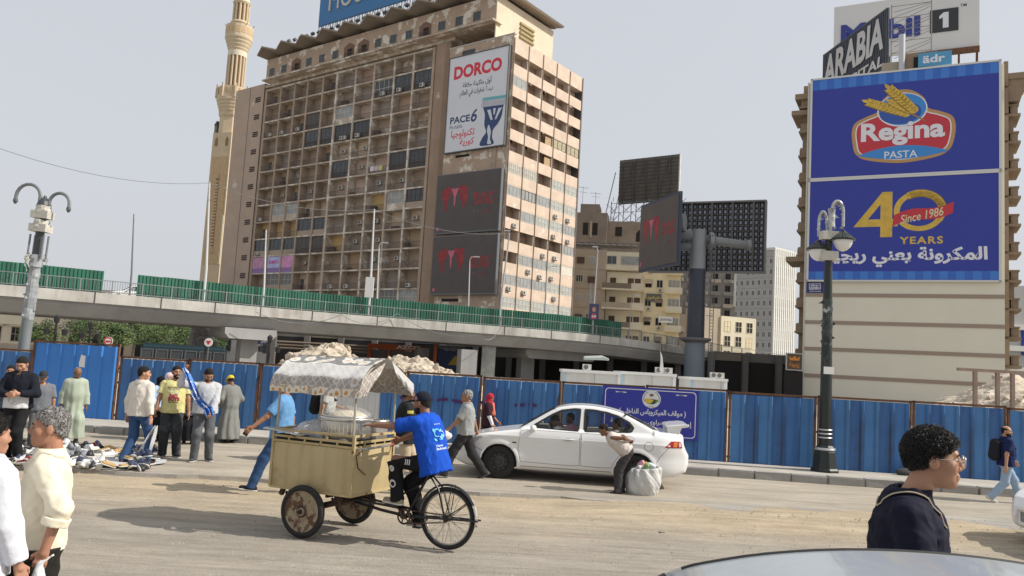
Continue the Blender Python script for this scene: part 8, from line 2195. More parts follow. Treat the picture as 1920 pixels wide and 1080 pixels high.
pp = person('veiled person in a black headscarf, pale denim jacket and long black skirt', g, -25, s, hair='plain', topm=C('pale_denim', (.36, .48, .66)), sleeve=1.9, hem=.82, loose=.03, bot='skirt', botm=C('black_skirt', (.012, .012, .016)), sk=SK_L, headpitch=.25, vox=.017, hvox=.010, hands=((.22, .2, .95), (.2, -.2, .92)), elbow=((-.6, .6, -.6), (-.6, -.6, -.6)))
hijab(pp, C('black_scarf', (.010, .010, .012)))
g, s = spot(306, 820, ROAD, 697)
pp = person('veiled person in a pinkish white headscarf between the two men behind', g, -30, s, hair='plain', topm=C('cream_top', (.55, .5, .42)), sleeve=1.9, hem=.8, loose=.03, bot='skirt', botm=MATS['black_skirt'], sk=SK_L, vox=.019, hvox=.011)
hijab(pp, C('pinkish_scarf', (.62, .48, .50)), .012)
g, s = spot(316, 856, ROAD, 683)
pp = person('person in a pale yellow printed T-shirt and dark faded jeans holding a grey sheet', g, -72, s, headyaw=.35, sk=SK_M, beard=M_hairb, topm=C('pale_yellow_tee', (.62, .58, .27), bump=.2), sleeve=.68, hem=.83, loose=.018, belly=.01, botm=C('faded_black_jeans', (.045, .048, .052), col2=(.13, .13, .135), patch=.56, soft=.15), legw=.03, shoem=C('scuffed_black_trainer', (.035, .035, .037)), hands=((.06, .30, .80), (.12, -.31, .80)), grip=('relax', 'fist'), feet=((.05, .13, 0, .5, 0), (.02, -.12, 0, -.35, 0)), vox=.012, hvox=.0075)
c = pp['P0'] + pp['up'] * .36 + pp['fw'] * .1; rt = pp['left']
decal(pp, 'shirt_print', 'ENJOY YOUR LIFE', M_ink, c + pp['up'] * .02, rt, pp['up'], .25, .045); decal(pp, 'shirt_print', '', mat('print_grey', (.5, .48, .36), .8), c - pp['up'] * .035, rt, pp['up'], .22, .07, polys=[ell(-.2, 0, .3, .5, 14), ell(.25, -.1, .25, .6, 14)])
M_mar = mat('print_maroon', (.30, .02, .06), .8)
decal(pp, 'shirt_print', 'BAD', M_mar, c - pp['up'] * .13 + rt * .0, rt, pp['up'], .15, .07, .06); decal(pp, 'shirt_print', 'BOYS', M_mar, c - pp['up'] * .19 + rt * .01, rt, pp['up'], .20, .075, .06); decal(pp, 'shirt_print', 'the crew', M_ink, c - pp['up'] * .245, rt, pp['up'], .18, .03, .02)
g, s = spot(352, 832, ROAD, 712)
pp = person('veiled person in black with a dark patterned shawl behind the man lifting the blue cloth', g, -60, s, hair='plain', topm=C('patterned_shawl', (.035, .04, .06), col2=(.25, .26, .3), patch=.56, soft=.02, scale=40), sleeve=1.9, hem=.78, loose=.05, bot='skirt', botm=MATS['black_skirt'], vox=.018, hvox=.010)
hijab(pp, MATS['patterned_shawl'], .012, .26, True)
g, s = spot(376, 864, ROAD, 687); g12, s12 = g, s
pp = person('person in a pale grey hoodie and grey jeans lifting a strip of blue cloth', g, -68, s, headyaw=.25, headpitch=.5, sk=SK_M, beard=M_hairb, topm=C('pale_grey_hoodie', (.46, .47, .49), bump=.2), sleeve=1.93, hem=.88, loose=.022, botm=C('grey_jeans', (.10, .105, .115), col2=(.2, .2, .21), patch=.58, soft=.15), legw=.022, shoem=C('charcoal_trainer', (.06, .062, .065)), hands=((.30, .10, .86), (.12, -.42, 1.66)), elbow=((-.5, .7, -.7), (.2, -1, -.6)), grip=('fist', 'fist'), feet=((.0, .13, 0, .35, 0), (.1, -.13, 0, -.3, 0)), vox=.012, hvox=.0075)
pp_h = pp
def hood(i, m):
 def f(P):
  a = i['neck'] - i['up'] * .01; d = cone(P, a - i['fw'] * .09 + i['left'] * .07, a - i['fw'] * .09 - i['left'] * .07, .05, .05); d = smin(d, cone(P, a + i['left'] * .085, a + i['left'] * .05 + i['fw'] * .09 - i['up'] * .04, .032, .022), .04); d = smin(d, cone(P, a - i['left'] * .085, a - i['left'] * .05 + i['fw'] * .09 - i['up'] * .04, .032, .022), .04)
  return d + .004 * wob(P, 40, 2)
 net_obj('hood', nets(f, i['neck'] - .25, i['neck'] + .2, .010), m, i['t'])
hood(pp, MATS['pale_grey_hoodie'])
Mw = Matrix.Translation(g) @ Matrix.Rotation(math.radians(-68), 4, 'Z') @ Matrix.Scale(s, 4)
pa_, pb2 = Mw @ Vector(pp['arms'][1][2]) , Mw @ Vector(pp['arms'][0][2])
b = MB(); n = 16; k = 7
for i in range(n + 1):
 t_ = i / n; c = pa_.lerp(pb2, t_) + Vector((0.02 * math.sin(t_ * 7), -.05 - .06 * math.sin(t_ * math.pi), .05 - .10 * math.sin(t_ * math.pi)))
 wd = .03 + .055 * math.sin(min(1, t_ * 1.3) * math.pi * .62)
 if t_ > .93: c = c + Vector((0, 0, -.12 * (t_ - .93) / .07))
 for j in range(k):
  u_ = j / (k - 1) - .5; b.v.append(tuple(c + Vector((u_ * wd * 1.6, .045 * math.sin(j * 2.3 + t_ * 5), u_ * wd * .9))))
for i in range(n):
 for j in range(k - 1): b.f.append((i * k + j, i * k + j + 1, (i + 1) * k + j + 1, (i + 1) * k + j)); b.m.append(0)
ob_ = b.build('blue_cloth', mat('blue_printed_cloth', (.06, .20, .62), .7, .1, 14, col2=(.62, .68, .76), patch=.54, soft=.02), None, smooth=True); tag(ob_, 'strip of blue cloth with white blots held up by the man in the hoodie', 'cloth')
g, s = spot(428, 830, ROAD, 706)
pp = person('stooped person in a long grey robe and bright yellow cap seen from behind', g, 140, s * 1.04, hair='short', lean=(.22, 0), headpitch=.35, top=None, bot='robe', botm=C('dusty_grey_robe', (.20, .205, .19), bump=.25), sk=SK_D, hands=((.2, .2, .95), (.18, -.2, .92)), elbow=((-.7, .6, -.4), (-.7, -.6, -.4)), feet=((.1, .09, 0, 0, 0), (-.1, -.09, 0, 0, 0)), vox=.015, hvox=.009)
cap(pp, C('bright_yellow_cap', (.66, .48, .03)))
q_ = G(410, 800, .5);
# behind the cart
g, s = spot(516, 925, 0.02, 706)
pp = person('person in a plain blue T-shirt and jeans striding behind the cart', g, 192, min(s, 1.10), hair='short', sk=SK_M, topm=C('sky_blue_tee', (.13, .29, .52), bump=.2), sleeve=.78, hem=.82, loose=.022, botm=MATS['blue_jeans'], feet=((.36, .09, 0.0, 0, .12), (-.32, -.09, .07, 0, -.5)), hands=((.40, .30, .98), (-.18, -.28, .85)), elbow=((-.7, .5, -.5), (-1, -.4, 0)), grip=('grip', 'relax'), shoem=C('black_trainer', (.02, .02, .022)), vox=.013, hvox=.008, pel=(-.02, 0), twist=-.2, headyaw=-.5)
Mw = Matrix.Translation(g) @ Matrix.Rotation(math.radians(192), 4, 'Z') @ Matrix.Scale(min(s, 1.1), 4); q_ = Mw @ Vector(pp['arms'][0][2] + np.array([.07, -.02, -.06]))
tag(MB().box(-.04, .04, -.007, .007, -.08, .08).build('phone', M_shoeb, None, q_, (.3, .5, .2)), 'dark phone held low by the man in the plain blue T-shirt', 'phone')
g, s = spot(606, 868, ROAD, 700)
pp = person('person in a pale grey T-shirt with a black backpack glimpsed between the cart posts', g, 8, s, topm=C('pale_grey_tee', (.40, .41, .40)), sleeve=.7, botm=MATS['black_trousers'], feet=STRIDE, hands=((.30, .2, 1.06), (-.1, -.28, .85)), vox=.016, hvox=.009)
def backpack(i, m, g, heading, s, label, cat='backpack'):
 def f(P):
  a = i['P0'] + i['up'] * .12 - i['fw'] * .24; b_ = i['P0'] + i['up'] * .40 - i['fw'] * .22
  d = cone(P, a, b_, .12, .10, A3(i['left']), 1.3)
  for s_ in (-1, 1): d = smin(d, cone(P, i['neck'] + i['left'] * .11 * s_ - i['up'] * .0, b_ + i['left'] * .1 * s_, .022, .022), .01); d = smin(d, cone(P, i['neck'] + i['left'] * .11 * s_, i['P0'] + i['up'] * .30 + i['fw'] * .16 + i['left'] * .11 * s_, .022, .02), .01)
  return d
 o = net_obj('backpack', nets(f, i['P0'] + [-.5, -.4, -.1], i['neck'] + [.35, .4, .15], .013), m)
 o.matrix_world = Matrix.Translation(g) @ Matrix.Rotation(math.radians(heading), 4, 'Z') @ Matrix.Scale(s, 4); return tag(o, label, cat)
backpack(pp, C('black_backpack_cloth', (.014, .014, .016)), g, 8, s, 'black backpack on the man glimpsed between the cart posts')
g, s = spot(752, 922, 0.02, 722)
pp = person('person in a black jacket and beige trousers walking behind the rider, facing him', g, 10, s * 1.0, sk=SK_D, hair='short', topm=C('black_work_jacket', (.018, .02, .02)), sleeve=.9, hem=.80, loose=.03, collar=C('grey_collar', (.09, .10, .10)), botm=C('beige_trousers', (.42, .35, .25)), feet=((.22, .09, 0, 0, 0), (-.22, -.09, .05, 0, -.4)), hands=((.26, .20, 1.26), (.26, -.16, 1.24)), elbow=((-.4, .8, -.6), (-.4, -.8, -.6)), grip=('fist', 'fist'), vox=.013, hvox=.008)
decal(pp, 'sleeve_badge', 'NOVO', mat('badge_yellow', (.6, .5, .1), .7), pp['S'][1] - pp['up'] * .05 + pp['fw'] * .05, pp['fw'], pp['up'], .10, .05, .05)
g, s = spot(868, 896, ROAD, 729)
pp = person('person in a grey polo shirt and dark trousers striding left in sunglasses', g, 182, s * 1.02, hair='grey', hairmat=M_hairg, sk=SK_M, topm=C('mid_grey_polo', (.30, .31, .31), bump=.2), sleeve=.85, hem=.86, loose=.018, collar=True, belly=.03, botm=C('charcoal_trousers', (.035, .034, .036)), legw=.03, feet=((.38, .08, 0.0, 0, .2), (-.40, -.09, .04, 0, -.55)), hands=((.34, .22, .92), (-.24, -.27, .83)), elbow=((-.8, .4, -.4), (-1, -.4, 0)), grip=('fist', 'relax'), hipz=.90, vox=.0125, hvox=.0075)
glasses(pp, M_frmD, M_lensd)
Mw = Matrix.Translation(g) @ Matrix.Rotation(math.radians(182), 4, 'Z') @ Matrix.Scale(s, 4); q_ = Mw @ Vector(pp['arms'][0][2] + np.array([.07, 0, -.07]))
def f(P): return ellip(P, (0, 0, 0), (.16, .10, .10)) + .016 * wob(P, 26, 2) + .01 * wob(P, 60, 3)
o = net_obj('paper_bundle', nets(f, (-.25, -.2, -.2), (.25, .2, .2), .014), C('white_wrap', (.66, .65, .62))); o.location = q_ + Vector((-.02, -.03, -.03)); tag(o, 'crumpled white bundle carried by the striding man in the grey polo', 'bundle')
g, s = spot(912, 852, ROAD, 736)
pp = person('veiled person in a red headscarf and coral scarf walking behind the white car', g, -12, s, hair='plain', sk=SK_L, topm=C('plum_cardigan', (.040, .018, .025)), sleeve=1.0, hem=.80, loose=.03, bot='skirt', botm=MATS['black_skirt'], headpitch=.35, hands=((.22, .22, .92), (.18, -.24, .86)), vox=.015, hvox=.009)
hijab(pp, C('red_headscarf', (.42, .03, .055)), .010, .1)
glasses(pp, M_frmD, M_lensd, .024)
def f(P): return cone(P, pp['neck'] + pp['fw'] * .10, pp['neck'] - pp['up'] * .27 + pp['fw'] * .14 - pp['left'] * .05, .05, .075, A3(pp['left']), 1.3) + .012 * wob(P * np.array([1, 1, .3], np.float32), 45, 3)
net_obj('coral_scarf', nets(f, pp['neck'] - [.3, .3, .45], pp['neck'] + .25, .012), C('coral_scarf_cloth', (.62, .16, .11)), pp['t'])
for i_ in (1,):
 a, e, w_ = pp['arms'][i_]
 def f(P): return smin(cone(P, a + (e - a) * .6, e, .062, .058), cone(P, e, w_, .058, .045), .03) + .004 * wob(P, 50, 2)
 net_obj('white_sleeve', nets(f, np.minimum(a, w_) - .15, np.maximum(a, w_) + .15, .013), C('white_sleeve_cloth', (.68, .68, .70)), pp['t'])
g = G(1163, 927, 0.055)
pp = person('young person in a pale vest bending forward with hands behind the back', g, 176, .84, hipz=.935, pel=(-.10, 0), lean=(1.25, 0), headpitch=-.15, hd=(.3, 0), sk=SK_D, hair='curly', topm=C('pale_vest', (.55, .50, .46), bump=.25), sleeve=0, hem=.90, loose=.02, botm=C('dark_dusty_trousers', (.048, .047, .05), col2=(.10, .09, .085), patch=.6), legw=.035, feet=((.06, .11, 0, .1, 0), (-.02, -.09, 0, -.1, 0)), hands=((-.16, .05, 1.16), (-.16, -.03, 1.16)), elbow=((-.3, 1, .25), (-.3, -1, .25)), grip=('relax', 'relax'), shoem=C('worn_shoe', (.05, .042, .035)), vox=.011, hvox=.0075)
g, s = spot(1886, 943, ROAD, 798)
pp = person('bearded balding person in a navy polo and pale jeans striding along the kerb', g, -8, s * 1.02, headyaw=-.7, hair='balding', beard=M_hairb, sk=SK_L, topm=C('navy_polo', (.014, .022, .075), bump=.2), sleeve=.8, hem=.84, loose=.02, collar=True, belly=.02, botm=C('pale_jeans', (.30, .40, .52), col2=(.42, .50, .58), patch=.58, soft=.2), legw=.026, feet=((.34, .09, 0, 0, .15), (-.34, -.09, .05, 0, -.5)), hands=((.30, .28, .90), (-.12, -.27, .80)), shoem=C('pale_trainer', (.55, .54, .51)), hipz=.91, vox=.0125, hvox=.0075)
backpack(pp, C('dark_backpack_cloth', (.02, .02, .028)), g, -8, s * 1.02, 'dark backpack with a red base on the man in the navy polo')
# the two men close to us on the left
pN = D(100, 800, 5.55); g = Vector((pN.x, pN.y, 0))
pp = person('grey haired person in a cream shirt with rolled sleeves carrying a plastic bag', g, 200, 1.05, headyaw=.12, hair='grey', hairmat=M_hairg, sk=(0.40, 0.20, 0.125), topm=mat('cream_shirt', (.74, .68, .53), .8, .05, 5, .15, 60, bdist=.004), sleeve=1.30, hem=.855, loose=.017, nl=.014, collar=True, belly=.02, botm=C('loose_black_trousers', (.022, .02, .017), .6), legw=.04, feet=((.20, .09, 0, 0, 0), (-.24, -.09, .05, 0, -.4)), hands=((-.07, .275, .90), (.02, -.20, .84)), elbow=((-1, .6, 0), (-1, -.2, 0)), grip=('fist', 'relax'), vox=.0085, hvox=.0052, handvox=.0055, wr=1.2, shw=.16, girth=.84, folds=1.5)
Mw = Matrix.Translation(g) @ Matrix.Rotation(math.radians(200), 4, 'Z') @ Matrix.Scale(1.05, 4); hb_ = Mw @ Vector(pp['arms'][0][2] + np.array([.02, .0, -.08]))
strands(pp, mat('pale_grey_strand', (.40, .385, .37), .6), 900, .013, .0012, True, 3); strands(pp, mat('dark_grey_strand', (.06, .055, .05), .6), 900, .013, .0013, True, 4)
a, e, w_ = pp['arms'][0]; cu = e + (w_ - e) * .24
def f(P): return smax(smax(cone(P, cu, cu + (w_ - e) * .18, .082, .078), -cone(P, cu - (w_ - e) * .1, cu + (w_ - e) * .4, .066, .066), .004), np.maximum(half(P, cu + (w_ - e) * .17, nrm(w_ - e)), -half(P, cu - (w_ - e) * .04, nrm(w_ - e))), .004) + .004 * wob(P, 60, 2)
net_obj('rolled_cuff', nets(f, cu - .16, cu + .16, .006), MATS['cream_shirt'], pp['t'])
def f(P):
 d = ellip(P, (0, 0, -.36), (.135, .085, .20)); d = smin(d, cone(P, (0, 0, -.0), (0, 0, -.20), .018, .07), .08); d = smin(d, cone(P, (.0, 0, .0), (.07, .02, .05), .016, .006), .02)
 ang = np.arctan2(P[..., 1], P[..., 0]); return d + .008 * np.sin(ang * 11 + P[..., 2] * 8) * np.clip(-P[..., 2] * 4, .2, 1) + .006 * wob(P, 40, 3)
mpb = mat('thin_white_plastic', (.74, .76, .77), .25, .05, 5, .3, 18, trans=.0, alpha=.88)
o = net_obj('plastic_bag', nets(f, (-.22, -.18, -.64), (.22, .18, .12), .0085), mpb); o.location = hb_; tag(o, 'knotted white plastic bag hanging from the hand of the man in cream', 'plastic bag')
pN = D(-22, 806, 5.15); g = Vector((pN.x, pN.y, 0))
pp = person('dark haired person in a white textured shirt beside the man in cream', g, 64, 1.04, headyaw=-.15, hair='short', sk=(0.42, 0.22, 0.14), topm=mat('white_textured_shirt', (.70, .72, .78), .8, .05, 18, .5, 30, bdist=.006), sleeve=1.9, hem=.78, loose=.026, collar=True, botm=MATS['pale_jeans'], hands=((.05, .28, .8), (.12, -.27, .80)), vox=.0095, hvox=.0055, handvox=.006)
strands(pp, M_hairb, 900, .03, .0014, False, 6)
# the young man with glasses, close on the right
pY = D(1738, 850, 3.55); g = Vector((pY.x - .08, pY.y, .40))
pp = person('young person with curly black hair and thin glasses in a navy polo shirt', g, -24, .985, headyaw=.02, hair='curly', sk=(0.42, 0.225, 0.14), topm=mat('midnight_polo', (.008, .009, .022), .8, .08, 5, .1, 80, bdist=.003, spec=.18), sleeve=.75, hem=.86, loose=.02, collar=True, botm=MATS['black_trousers'], hands=((.16, .22, .86), (.22, -.28, .92)), elbow=((-1, .35, -.1), (-1, -.35, -.1)), piping=C('beige_piping', (.5, .42, .3)), vox=.0072, hvox=.0042, handvox=.007, crop=.75, nl=.02, hoff=.07, hd=(.10, 0), headpitch=-.10, folds=1.3, wr=1.28, shw=.18)
i = pp
glasses(pp, M_wire, M_lensc, .023); strands(pp, mat('black_curl', (.010, .008, .007), .6), 3000, .026, .0021, True, 9)
b = MB(); ft_ = Vector(i['neck'] + i['fw'] * .10); b.tube([ft_ + Vector((0, 0, -.01)), ft_ + Vector((.055, 0, -.09)), ft_ + Vector((.062, 0, -.18))], [.006, .005, .005], 6); b.build('zip', M_wire, i['t'])
# the rider
RS = 1.08
g = TM @ Vector((.24, 0, 0)); inv = lambda q: (np.array(q, float) - np.array([.24, 0, 0])) / RS
hl_ = inv((1.02, .30, 1.43)); hr_ = inv((X0 - .16, -.26, 1.19))
aL = inv((PEDL.x - .03, .135, PEDL.z + .012)); aR = inv((PEDR.x - .03, -.135, PEDR.z + .012))
pp = person('person in a bright blue T-shirt and dark cap riding the cargo tricycle', (g.x, g.y, g.z), math.degrees(TA), RS, hipz=(.985) / RS + .06, pel=(.0, 0), lean=(.30, 0), cutbot=False, headpitch=-.02, hd=(.05, 0), sk=(.27, .135, .08), hair='short', beard=M_hairb,
   topm=mat('royal_blue_tee', (.012, .075, .46), .9, .06, 6, .15, 40, bdist=.006, spec=.15), sleeve=.92, hem=.78, loose=.022, folds=1.5, botm=C('black_printed_trousers', (.014, .014, .016)), legw=.026, feet=((aL[0], aL[1], aL[2], .0, .05), (aR[0], aR[1], aR[2], 0, -.1)), kneepole=(1, .12, .3),
   hands=(hl_, hr_), elbow=((-.3, .6, -1), (-.5, -.5, -1)), grip=('down', 'fist'), shoem=C('beige_high_top', (.30, .25, .18)), vox=.0115, hvox=.007, handvox=.007)
cap(pp, C('dark_navy_cap', (.016, .018, .030)), .007)
i = pp; back = -i['fw']; cB = i['P0'] + i['up'] * .30 + back * .1
nb = nrm(back * .75 + i['left'] * .66); rt_ = nrm(np.cross(i['up'], nb)); M_cy = mat('print_cyan', (.12, .48, .75), .7); M_pw = mat('print_pale', (.55, .65, .8), .7)
decal(i, 'shirt_print', 'positive thinking', M_pw, cB + i['up'] * .09 + nb * .1, rt_, i['up'], .10, .018, .01); decal(i, 'shirt_print', "Never", M_pw, cB - i['up'] * .155 + nb * .1 - rt_ * .02, rt_, i['up'], .10, .026, .03); decal(i, 'shirt_print', "Badmood", M_pw, cB - i['up'] * .19 + nb * .1, rt_, i['up'], .15, .030, .03)
def ring_(cx, cz, r, w_): return [ell(cx, cz, r, r, 18), ell(cx, cz, r - w_, r - w_, 18)]
decal(i, 'shirt_print', '', M_cy, cB - i['up'] * .03 + nb * .1, rt_, i['up'], 1, 1, polys=[[(x, z) for x, z in ell(-.03, .02, .045, .05, 16, .3, 5.2)] + [(x * .7 - .009, z * .7 + .006) for x, z in ell(-.03, .02, .045, .05, 16, .3, 5.2)[::-1]], ell(.045, -.02, .022, .022, 12), ell(.03, .045, .028, .012, 10, rot=.6), ell(-.06, -.055, .025, .012, 10, rot=-.7), ell(-.07, .05, .016, .026, 10, rot=.3), ell(.02, -.055, .035, .012, 12)])
decal(i, 'shirt_print', '', M_pw, cB - i['up'] * .03 + nb * .1, rt_, i['up'], 1, 1, polys=[[(x, z) for x, z in ell(.035, .0, .05, .045, 16, -2.5, 2.2)] + [(x * .76 + .008, z * .76) for x, z in ell(.035, .0, .05, .045, 16, -2.5, 2.2)[::-1]]])
tr = [o for o in pp['t'].children if o.name.startswith('trousers')][0]
def leg_print(polys, c, right, upv, m):
 keep = pp['shirt']; pp['shirt'] = tr; decal(pp, 'trouser_print', '', m, c, right, upv, 1, 1, polys=polys); pp['shirt'] = keep
M_tw = mat('print_white', (.60, .60, .58), .8)
hip, kn, an, *_ = pp['legs'][0]; sd = pp['left']; sh_ = nrm(np.array(an) - np.array(kn));
def facep(z, s): return [ell(0, z, .036 * s, .042 * s, 14)]
fr_ = nrm(np.cross(-sh_, sd) * -1)
for f_, s in ((.22, .9), (.62, 1.15)):
 c = np.array(kn) + (np.array(an) - np.array(kn)) * f_ + sd * .1
 leg_print([ell(0, 0, .034 * s, .040 * s, 16)], c, np.cross(-sh_, sd), -sh_, M_tw)
 leg_print([ell(-.012 * s, .008 * s, .008 * s, .004 * s, 8), ell(.014 * s, .008 * s, .008 * s, .004 * s, 8), ell(0, -.018 * s, .012 * s, .004 * s, 8), [(-.003, -.006), (.004, -.006), (.0, .01)]], c + sd * .002, np.cross(-sh_, sd), -sh_, mat('print_black', (.015, .015, .015), .8))
hipR, knR, anR, *_ = pp['legs'][1]; shR = nrm(np.array(anR) - np.array(knR)); th_ = nrm(np.array(kn) - np.array(hip))
c = np.array(hip) + (np.array(kn) - np.array(hip)) * .52 + sd * .1; u2 = nrm(np.cross(sd, -th_)); leg_print([[(-.03, -.03), (-.018, -.03), (-.018, .03), (-.03, .03)], [(-.006, -.03), (.006, -.03), (.006, .03), (-.006, .03)], [(.018, -.03), (.03, -.03), (.03, .03), (.018, .03)]], c, -th_, nrm(np.cross(sd, -th_)), M_tw)
capo = [o for o in pp['t'].children if o.name.startswith('cap')][0]
keep = pp['shirt']; pp['shirt'] = capo; decal(pp, 'cap_badge', '', mat('badge_pink', (.6, .35, .38), .7), i['HC'] + i['hy'] * .1 + i['hz'] * .075 + i['hx'] * .03, -i['hx'], i['hz'], 1, 1, polys=[[(-.022, -.02), (.0, -.02), (.005, .022)], [(.004, -.02), (.022, -.02), (.008, .01)], [(-.03, -.03), (.03, -.03), (.03, -.025), (-.03, -.025)]]); pp['shirt'] = keep
# people in the white car
for cf in CARFOLK:
 person(cf['label'], cf['p'], cf['heading'], cf['s'], hipz=.58, lean=cf['lean'], headpitch=cf['pitch'], topm=C('carfolk_%d' % CARFOLK.index(cf), cf['m']), sleeve=.8, hem=.55, bot=None, crop=.45, feet=((.5, .1, 0, 0, 0), (.5, -.1, 0, 0, 0)), hands=((.3, .2, .75), (.3, -.2, .75)), sk=SK_D, vox=.02, hvox=.011, nohands=True, kneepole=(0, 0, 1))
# sack beside the bending boy
M_sack = mat('white_woven_sack', (.52, .52, .50), .75, .08, 4, .35, 30)
sk_ = thing('rubbish_sack', 'bulging white woven sack of rubbish standing beside the bending figure', 'sack', G(1203, 929, .05))
def f(P):
 ang = np.arctan2(P[..., 1], P[..., 0]); d = ellip(P, (0.02, 0, .24), (.315, .28, .28)); d = smin(d, cone(P, (0.05, 0, .30), (.08, 0, .47), .265, .255), .08); d = smin(d, cone(P, (-.06, 0, .10), (0.06, 0, .08), .22, .20), .08)
 d = d + .014 * np.sin(ang * 9 + P[..., 2] * 14) * np.clip(P[..., 2] * 2.2, .2, 1) + .012 * wob(P, 18, 2) + .008 * wob(P, 42, 3)
 d = smax(d, -half(P, (0, 0, .0), (0, 0, 1)), .02); d = smax(d, half(P, (0, 0, .50), (-.12, 0, 1)), .03); d = smax(d, -ellip(P, (.07, 0, .54), (.22, .22, .13)), .02); return d
net_obj('sack_cloth', nets(f, (-.42, -.42, -.03), (.46, .42, .60), .011), M_sack, sk_)
ms = [('crushed_carton', (.55, .52, .48)), ('yellow_wrapper', (.55, .42, .05)), ('pink_packet', (.62, .30, .36)), ('white_cup', (.66, .66, .64)), ('green_wrapper', (.2, .3, .12)), ('clear_bottle', (.5, .55, .56))]
for q, (nm_, cc) in enumerate(ms):
 a = q * 1.05 + .4; r_ = .11; x, y = .06 + r_ * math.cos(a) * (1 if q else .3), r_ * math.sin(a) * (1 if q else .3)
 sd2 = q
 def f(P): return ellip(P, (0, 0, 0), (.085, .06, .05)) + .016 * wob(P, 34, sd2 % 5) + .008 * wob(P, 80, 3)
 o = net_obj(nm_, nets(f, (-.15, -.12, -.12), (.15, .12, .12), .011), mat('litter_' + nm_, cc, .6)); o.location = sk_.location + Vector((x, y, .49 + .03 * (q % 3))); o.rotation_euler = (q, q * 2, q * 1.3)
 tag(o, {'crushed_carton': 'crushed grey carton in the middle of the rubbish sack', 'yellow_wrapper': 'yellow wrapper on top of the rubbish sack', 'pink_packet': 'pink packet on top of the rubbish sack', 'white_cup': 'white cup poking from the rubbish sack', 'green_wrapper': 'dull green wrapper in the rubbish sack', 'clear_bottle': 'pale bottle in the rubbish sack'}[nm_], 'rubbish')
# shoes laid out on a sheet
cS = G(120, 872, ROAD);
M_tarp = mat('pale_tarpaulin', (.55, .56, .57), .6, .1, 2, .3, 8)
def tarp(cx, cy, w_, d_, seed, label):
 n, m_ = 40, 16; q = np.linspace(0, 1, n); r = np.linspace(0, 1, m_); U_, V_ = np.meshgrid(q, r, indexing='ij')
 x = cx - w_ / 2 + U_ * w_ + .06 * np.sin(V_ * 9 + seed); y = cy - d_ / 2 + V_ * d_ + .07 * np.sin(U_ * 11 + seed); P = np.stack([x, y, x * 0], -1).astype(np.float32)
 z = ROAD + .012 + .012 * wob(P, 11, seed) + .018 * np.clip(np.abs(U_ - .5) * 2 - .8, 0, 1) + .05 * np.clip(V_ - .93, 0, 1) + np.clip(.10 - V_, 0, 1) * .2 + .012
 I = np.arange(n * m_).reshape(n, m_); f_ = np.stack([I[:-1, :-1], I[1:, :-1], I[1:, 1:], I[:-1, 1:]], -1).reshape(-1, 4)
 return tag(net_obj('ground_sheet', (np.stack([x, y, z], -1).reshape(-1, 3), f_), M_tarp), label, 'sheet')
s1a, s1b = G(20, 866, ROAD), G(285, 872, ROAD)
tarp((s1a.x + s1b.x) / 2 - .2, (s1a.y + s1b.y) / 2 + .25, (s1b.x - s1a.x) + .6, 1.15, 2, 'pale ground sheet spread at the road edge for the shoe seller')
def shoe_mesh(m, kind):
 def f(P):
  d = cone(P, (-.095, 0, .042), (.10, 0, .032), .044, .036, (0, 1, 0), 1.15)
  if kind != 'sandal': d = smin(d, cone(P, (-.07, 0, .06), (-.06, 0, .105), .045, .040), .04); d = np.maximum(d, -cone(P, (-.07, 0, .09), (-.065, 0, .2), .027, .034)) if kind == 'low' else d
  else: d = np.maximum(d, P[..., 2] - .052)
  return smax(d, -P[..., 2] + .0, .004)
 v, f_ = nets(f, (-.17, -.08, -.02), (.18, .08, .16), .0125); me_o = net_obj('upper', (v, f_), m); me = me_o.data; bpy.data.objects.remove(me_o)
 def g_(P): return np.maximum(cone(P, (-.095, 0, .014), (.105, 0, .012), .049, .042, (0, 1, 0), 1.15), np.maximum(P[..., 2] - .026, -P[..., 2]))
 v, f_ = nets(g_, (-.17, -.08, -.02), (.18, .08, .06), .0125); so_ = net_obj('sole', (v, f_), MATS['pale_sole']); sm = so_.data; bpy.data.objects.remove(so_); return me, sm
kinds = [('white trainer among the shoes on the ground sheet', mat('shoe_white', (.66, .66, .65), .6), 'low', 'white trainers on the sheet'), ('black shoe among the shoes on the ground sheet', mat('shoe_black', (.02, .02, .022), .5), 'low', 'black shoes on the sheet'), ('grey trainer among the shoes on the ground sheet', mat('shoe_grey', (.22, .23, .25), .7), 'high', 'grey trainers on the sheet'),
   ('tan sandal among the shoes near the man in jeans', mat('shoe_tan', (.42, .27, .10), .7), 'sandal', 'tan sandals on the sheet'), ('dark navy trainer among the shoes on the ground sheet', mat('shoe_navy', (.03, .04, .09), .7), 'low', 'navy trainers on the sheet'), ('red and black trainer among the shoes on the ground sheet', mat('shoe_red', (.20, .02, .03), .7), 'low', 'red trainers on the sheet')]
sm_ = [shoe_mesh(k[1], k[2]) for k in kinds]; q = random.Random(5); cnt = 0
for px in np.arange(8, 285, 7.2):
 for r in range(4):
  py = 836 + r * 10.5 + px * .03 + q.uniform(-3, 3)
  if px > 205 and px < 236 and r > 1: continue
  g = G(px + q.uniform(-3, 3), py, ROAD + .05)
  u_ = q.random()
  k = 0 if u_ < .45 else 1 if u_ < .65 else 2 if u_ < .84 else 4 if u_ < .95 else 5
  if 185 < px < 240 and u_ > .3: k = 3
  if px > 245: k = 1 if u_ < .5 else 4
  lab, m, kd, grp = kinds[k]; t = thing('shoe', lab, 'shoe', (g.x, g.y, ROAD + .03 + q.uniform(0, .05) + (.05 if r in (1, 2) else 0)), q.uniform(0, 6.28), grp); t.rotation_euler = (q.uniform(-.5, .5) if q.random() < .75 else 1.3, q.uniform(-.35, .2), t.rotation_euler[2])
  link('upper', sm_[k][0], t); link('sole', sm_[k][1], t)
pa_ = G(262, 868, ROAD); b = MB(); top = D(292, 800, 15.2)
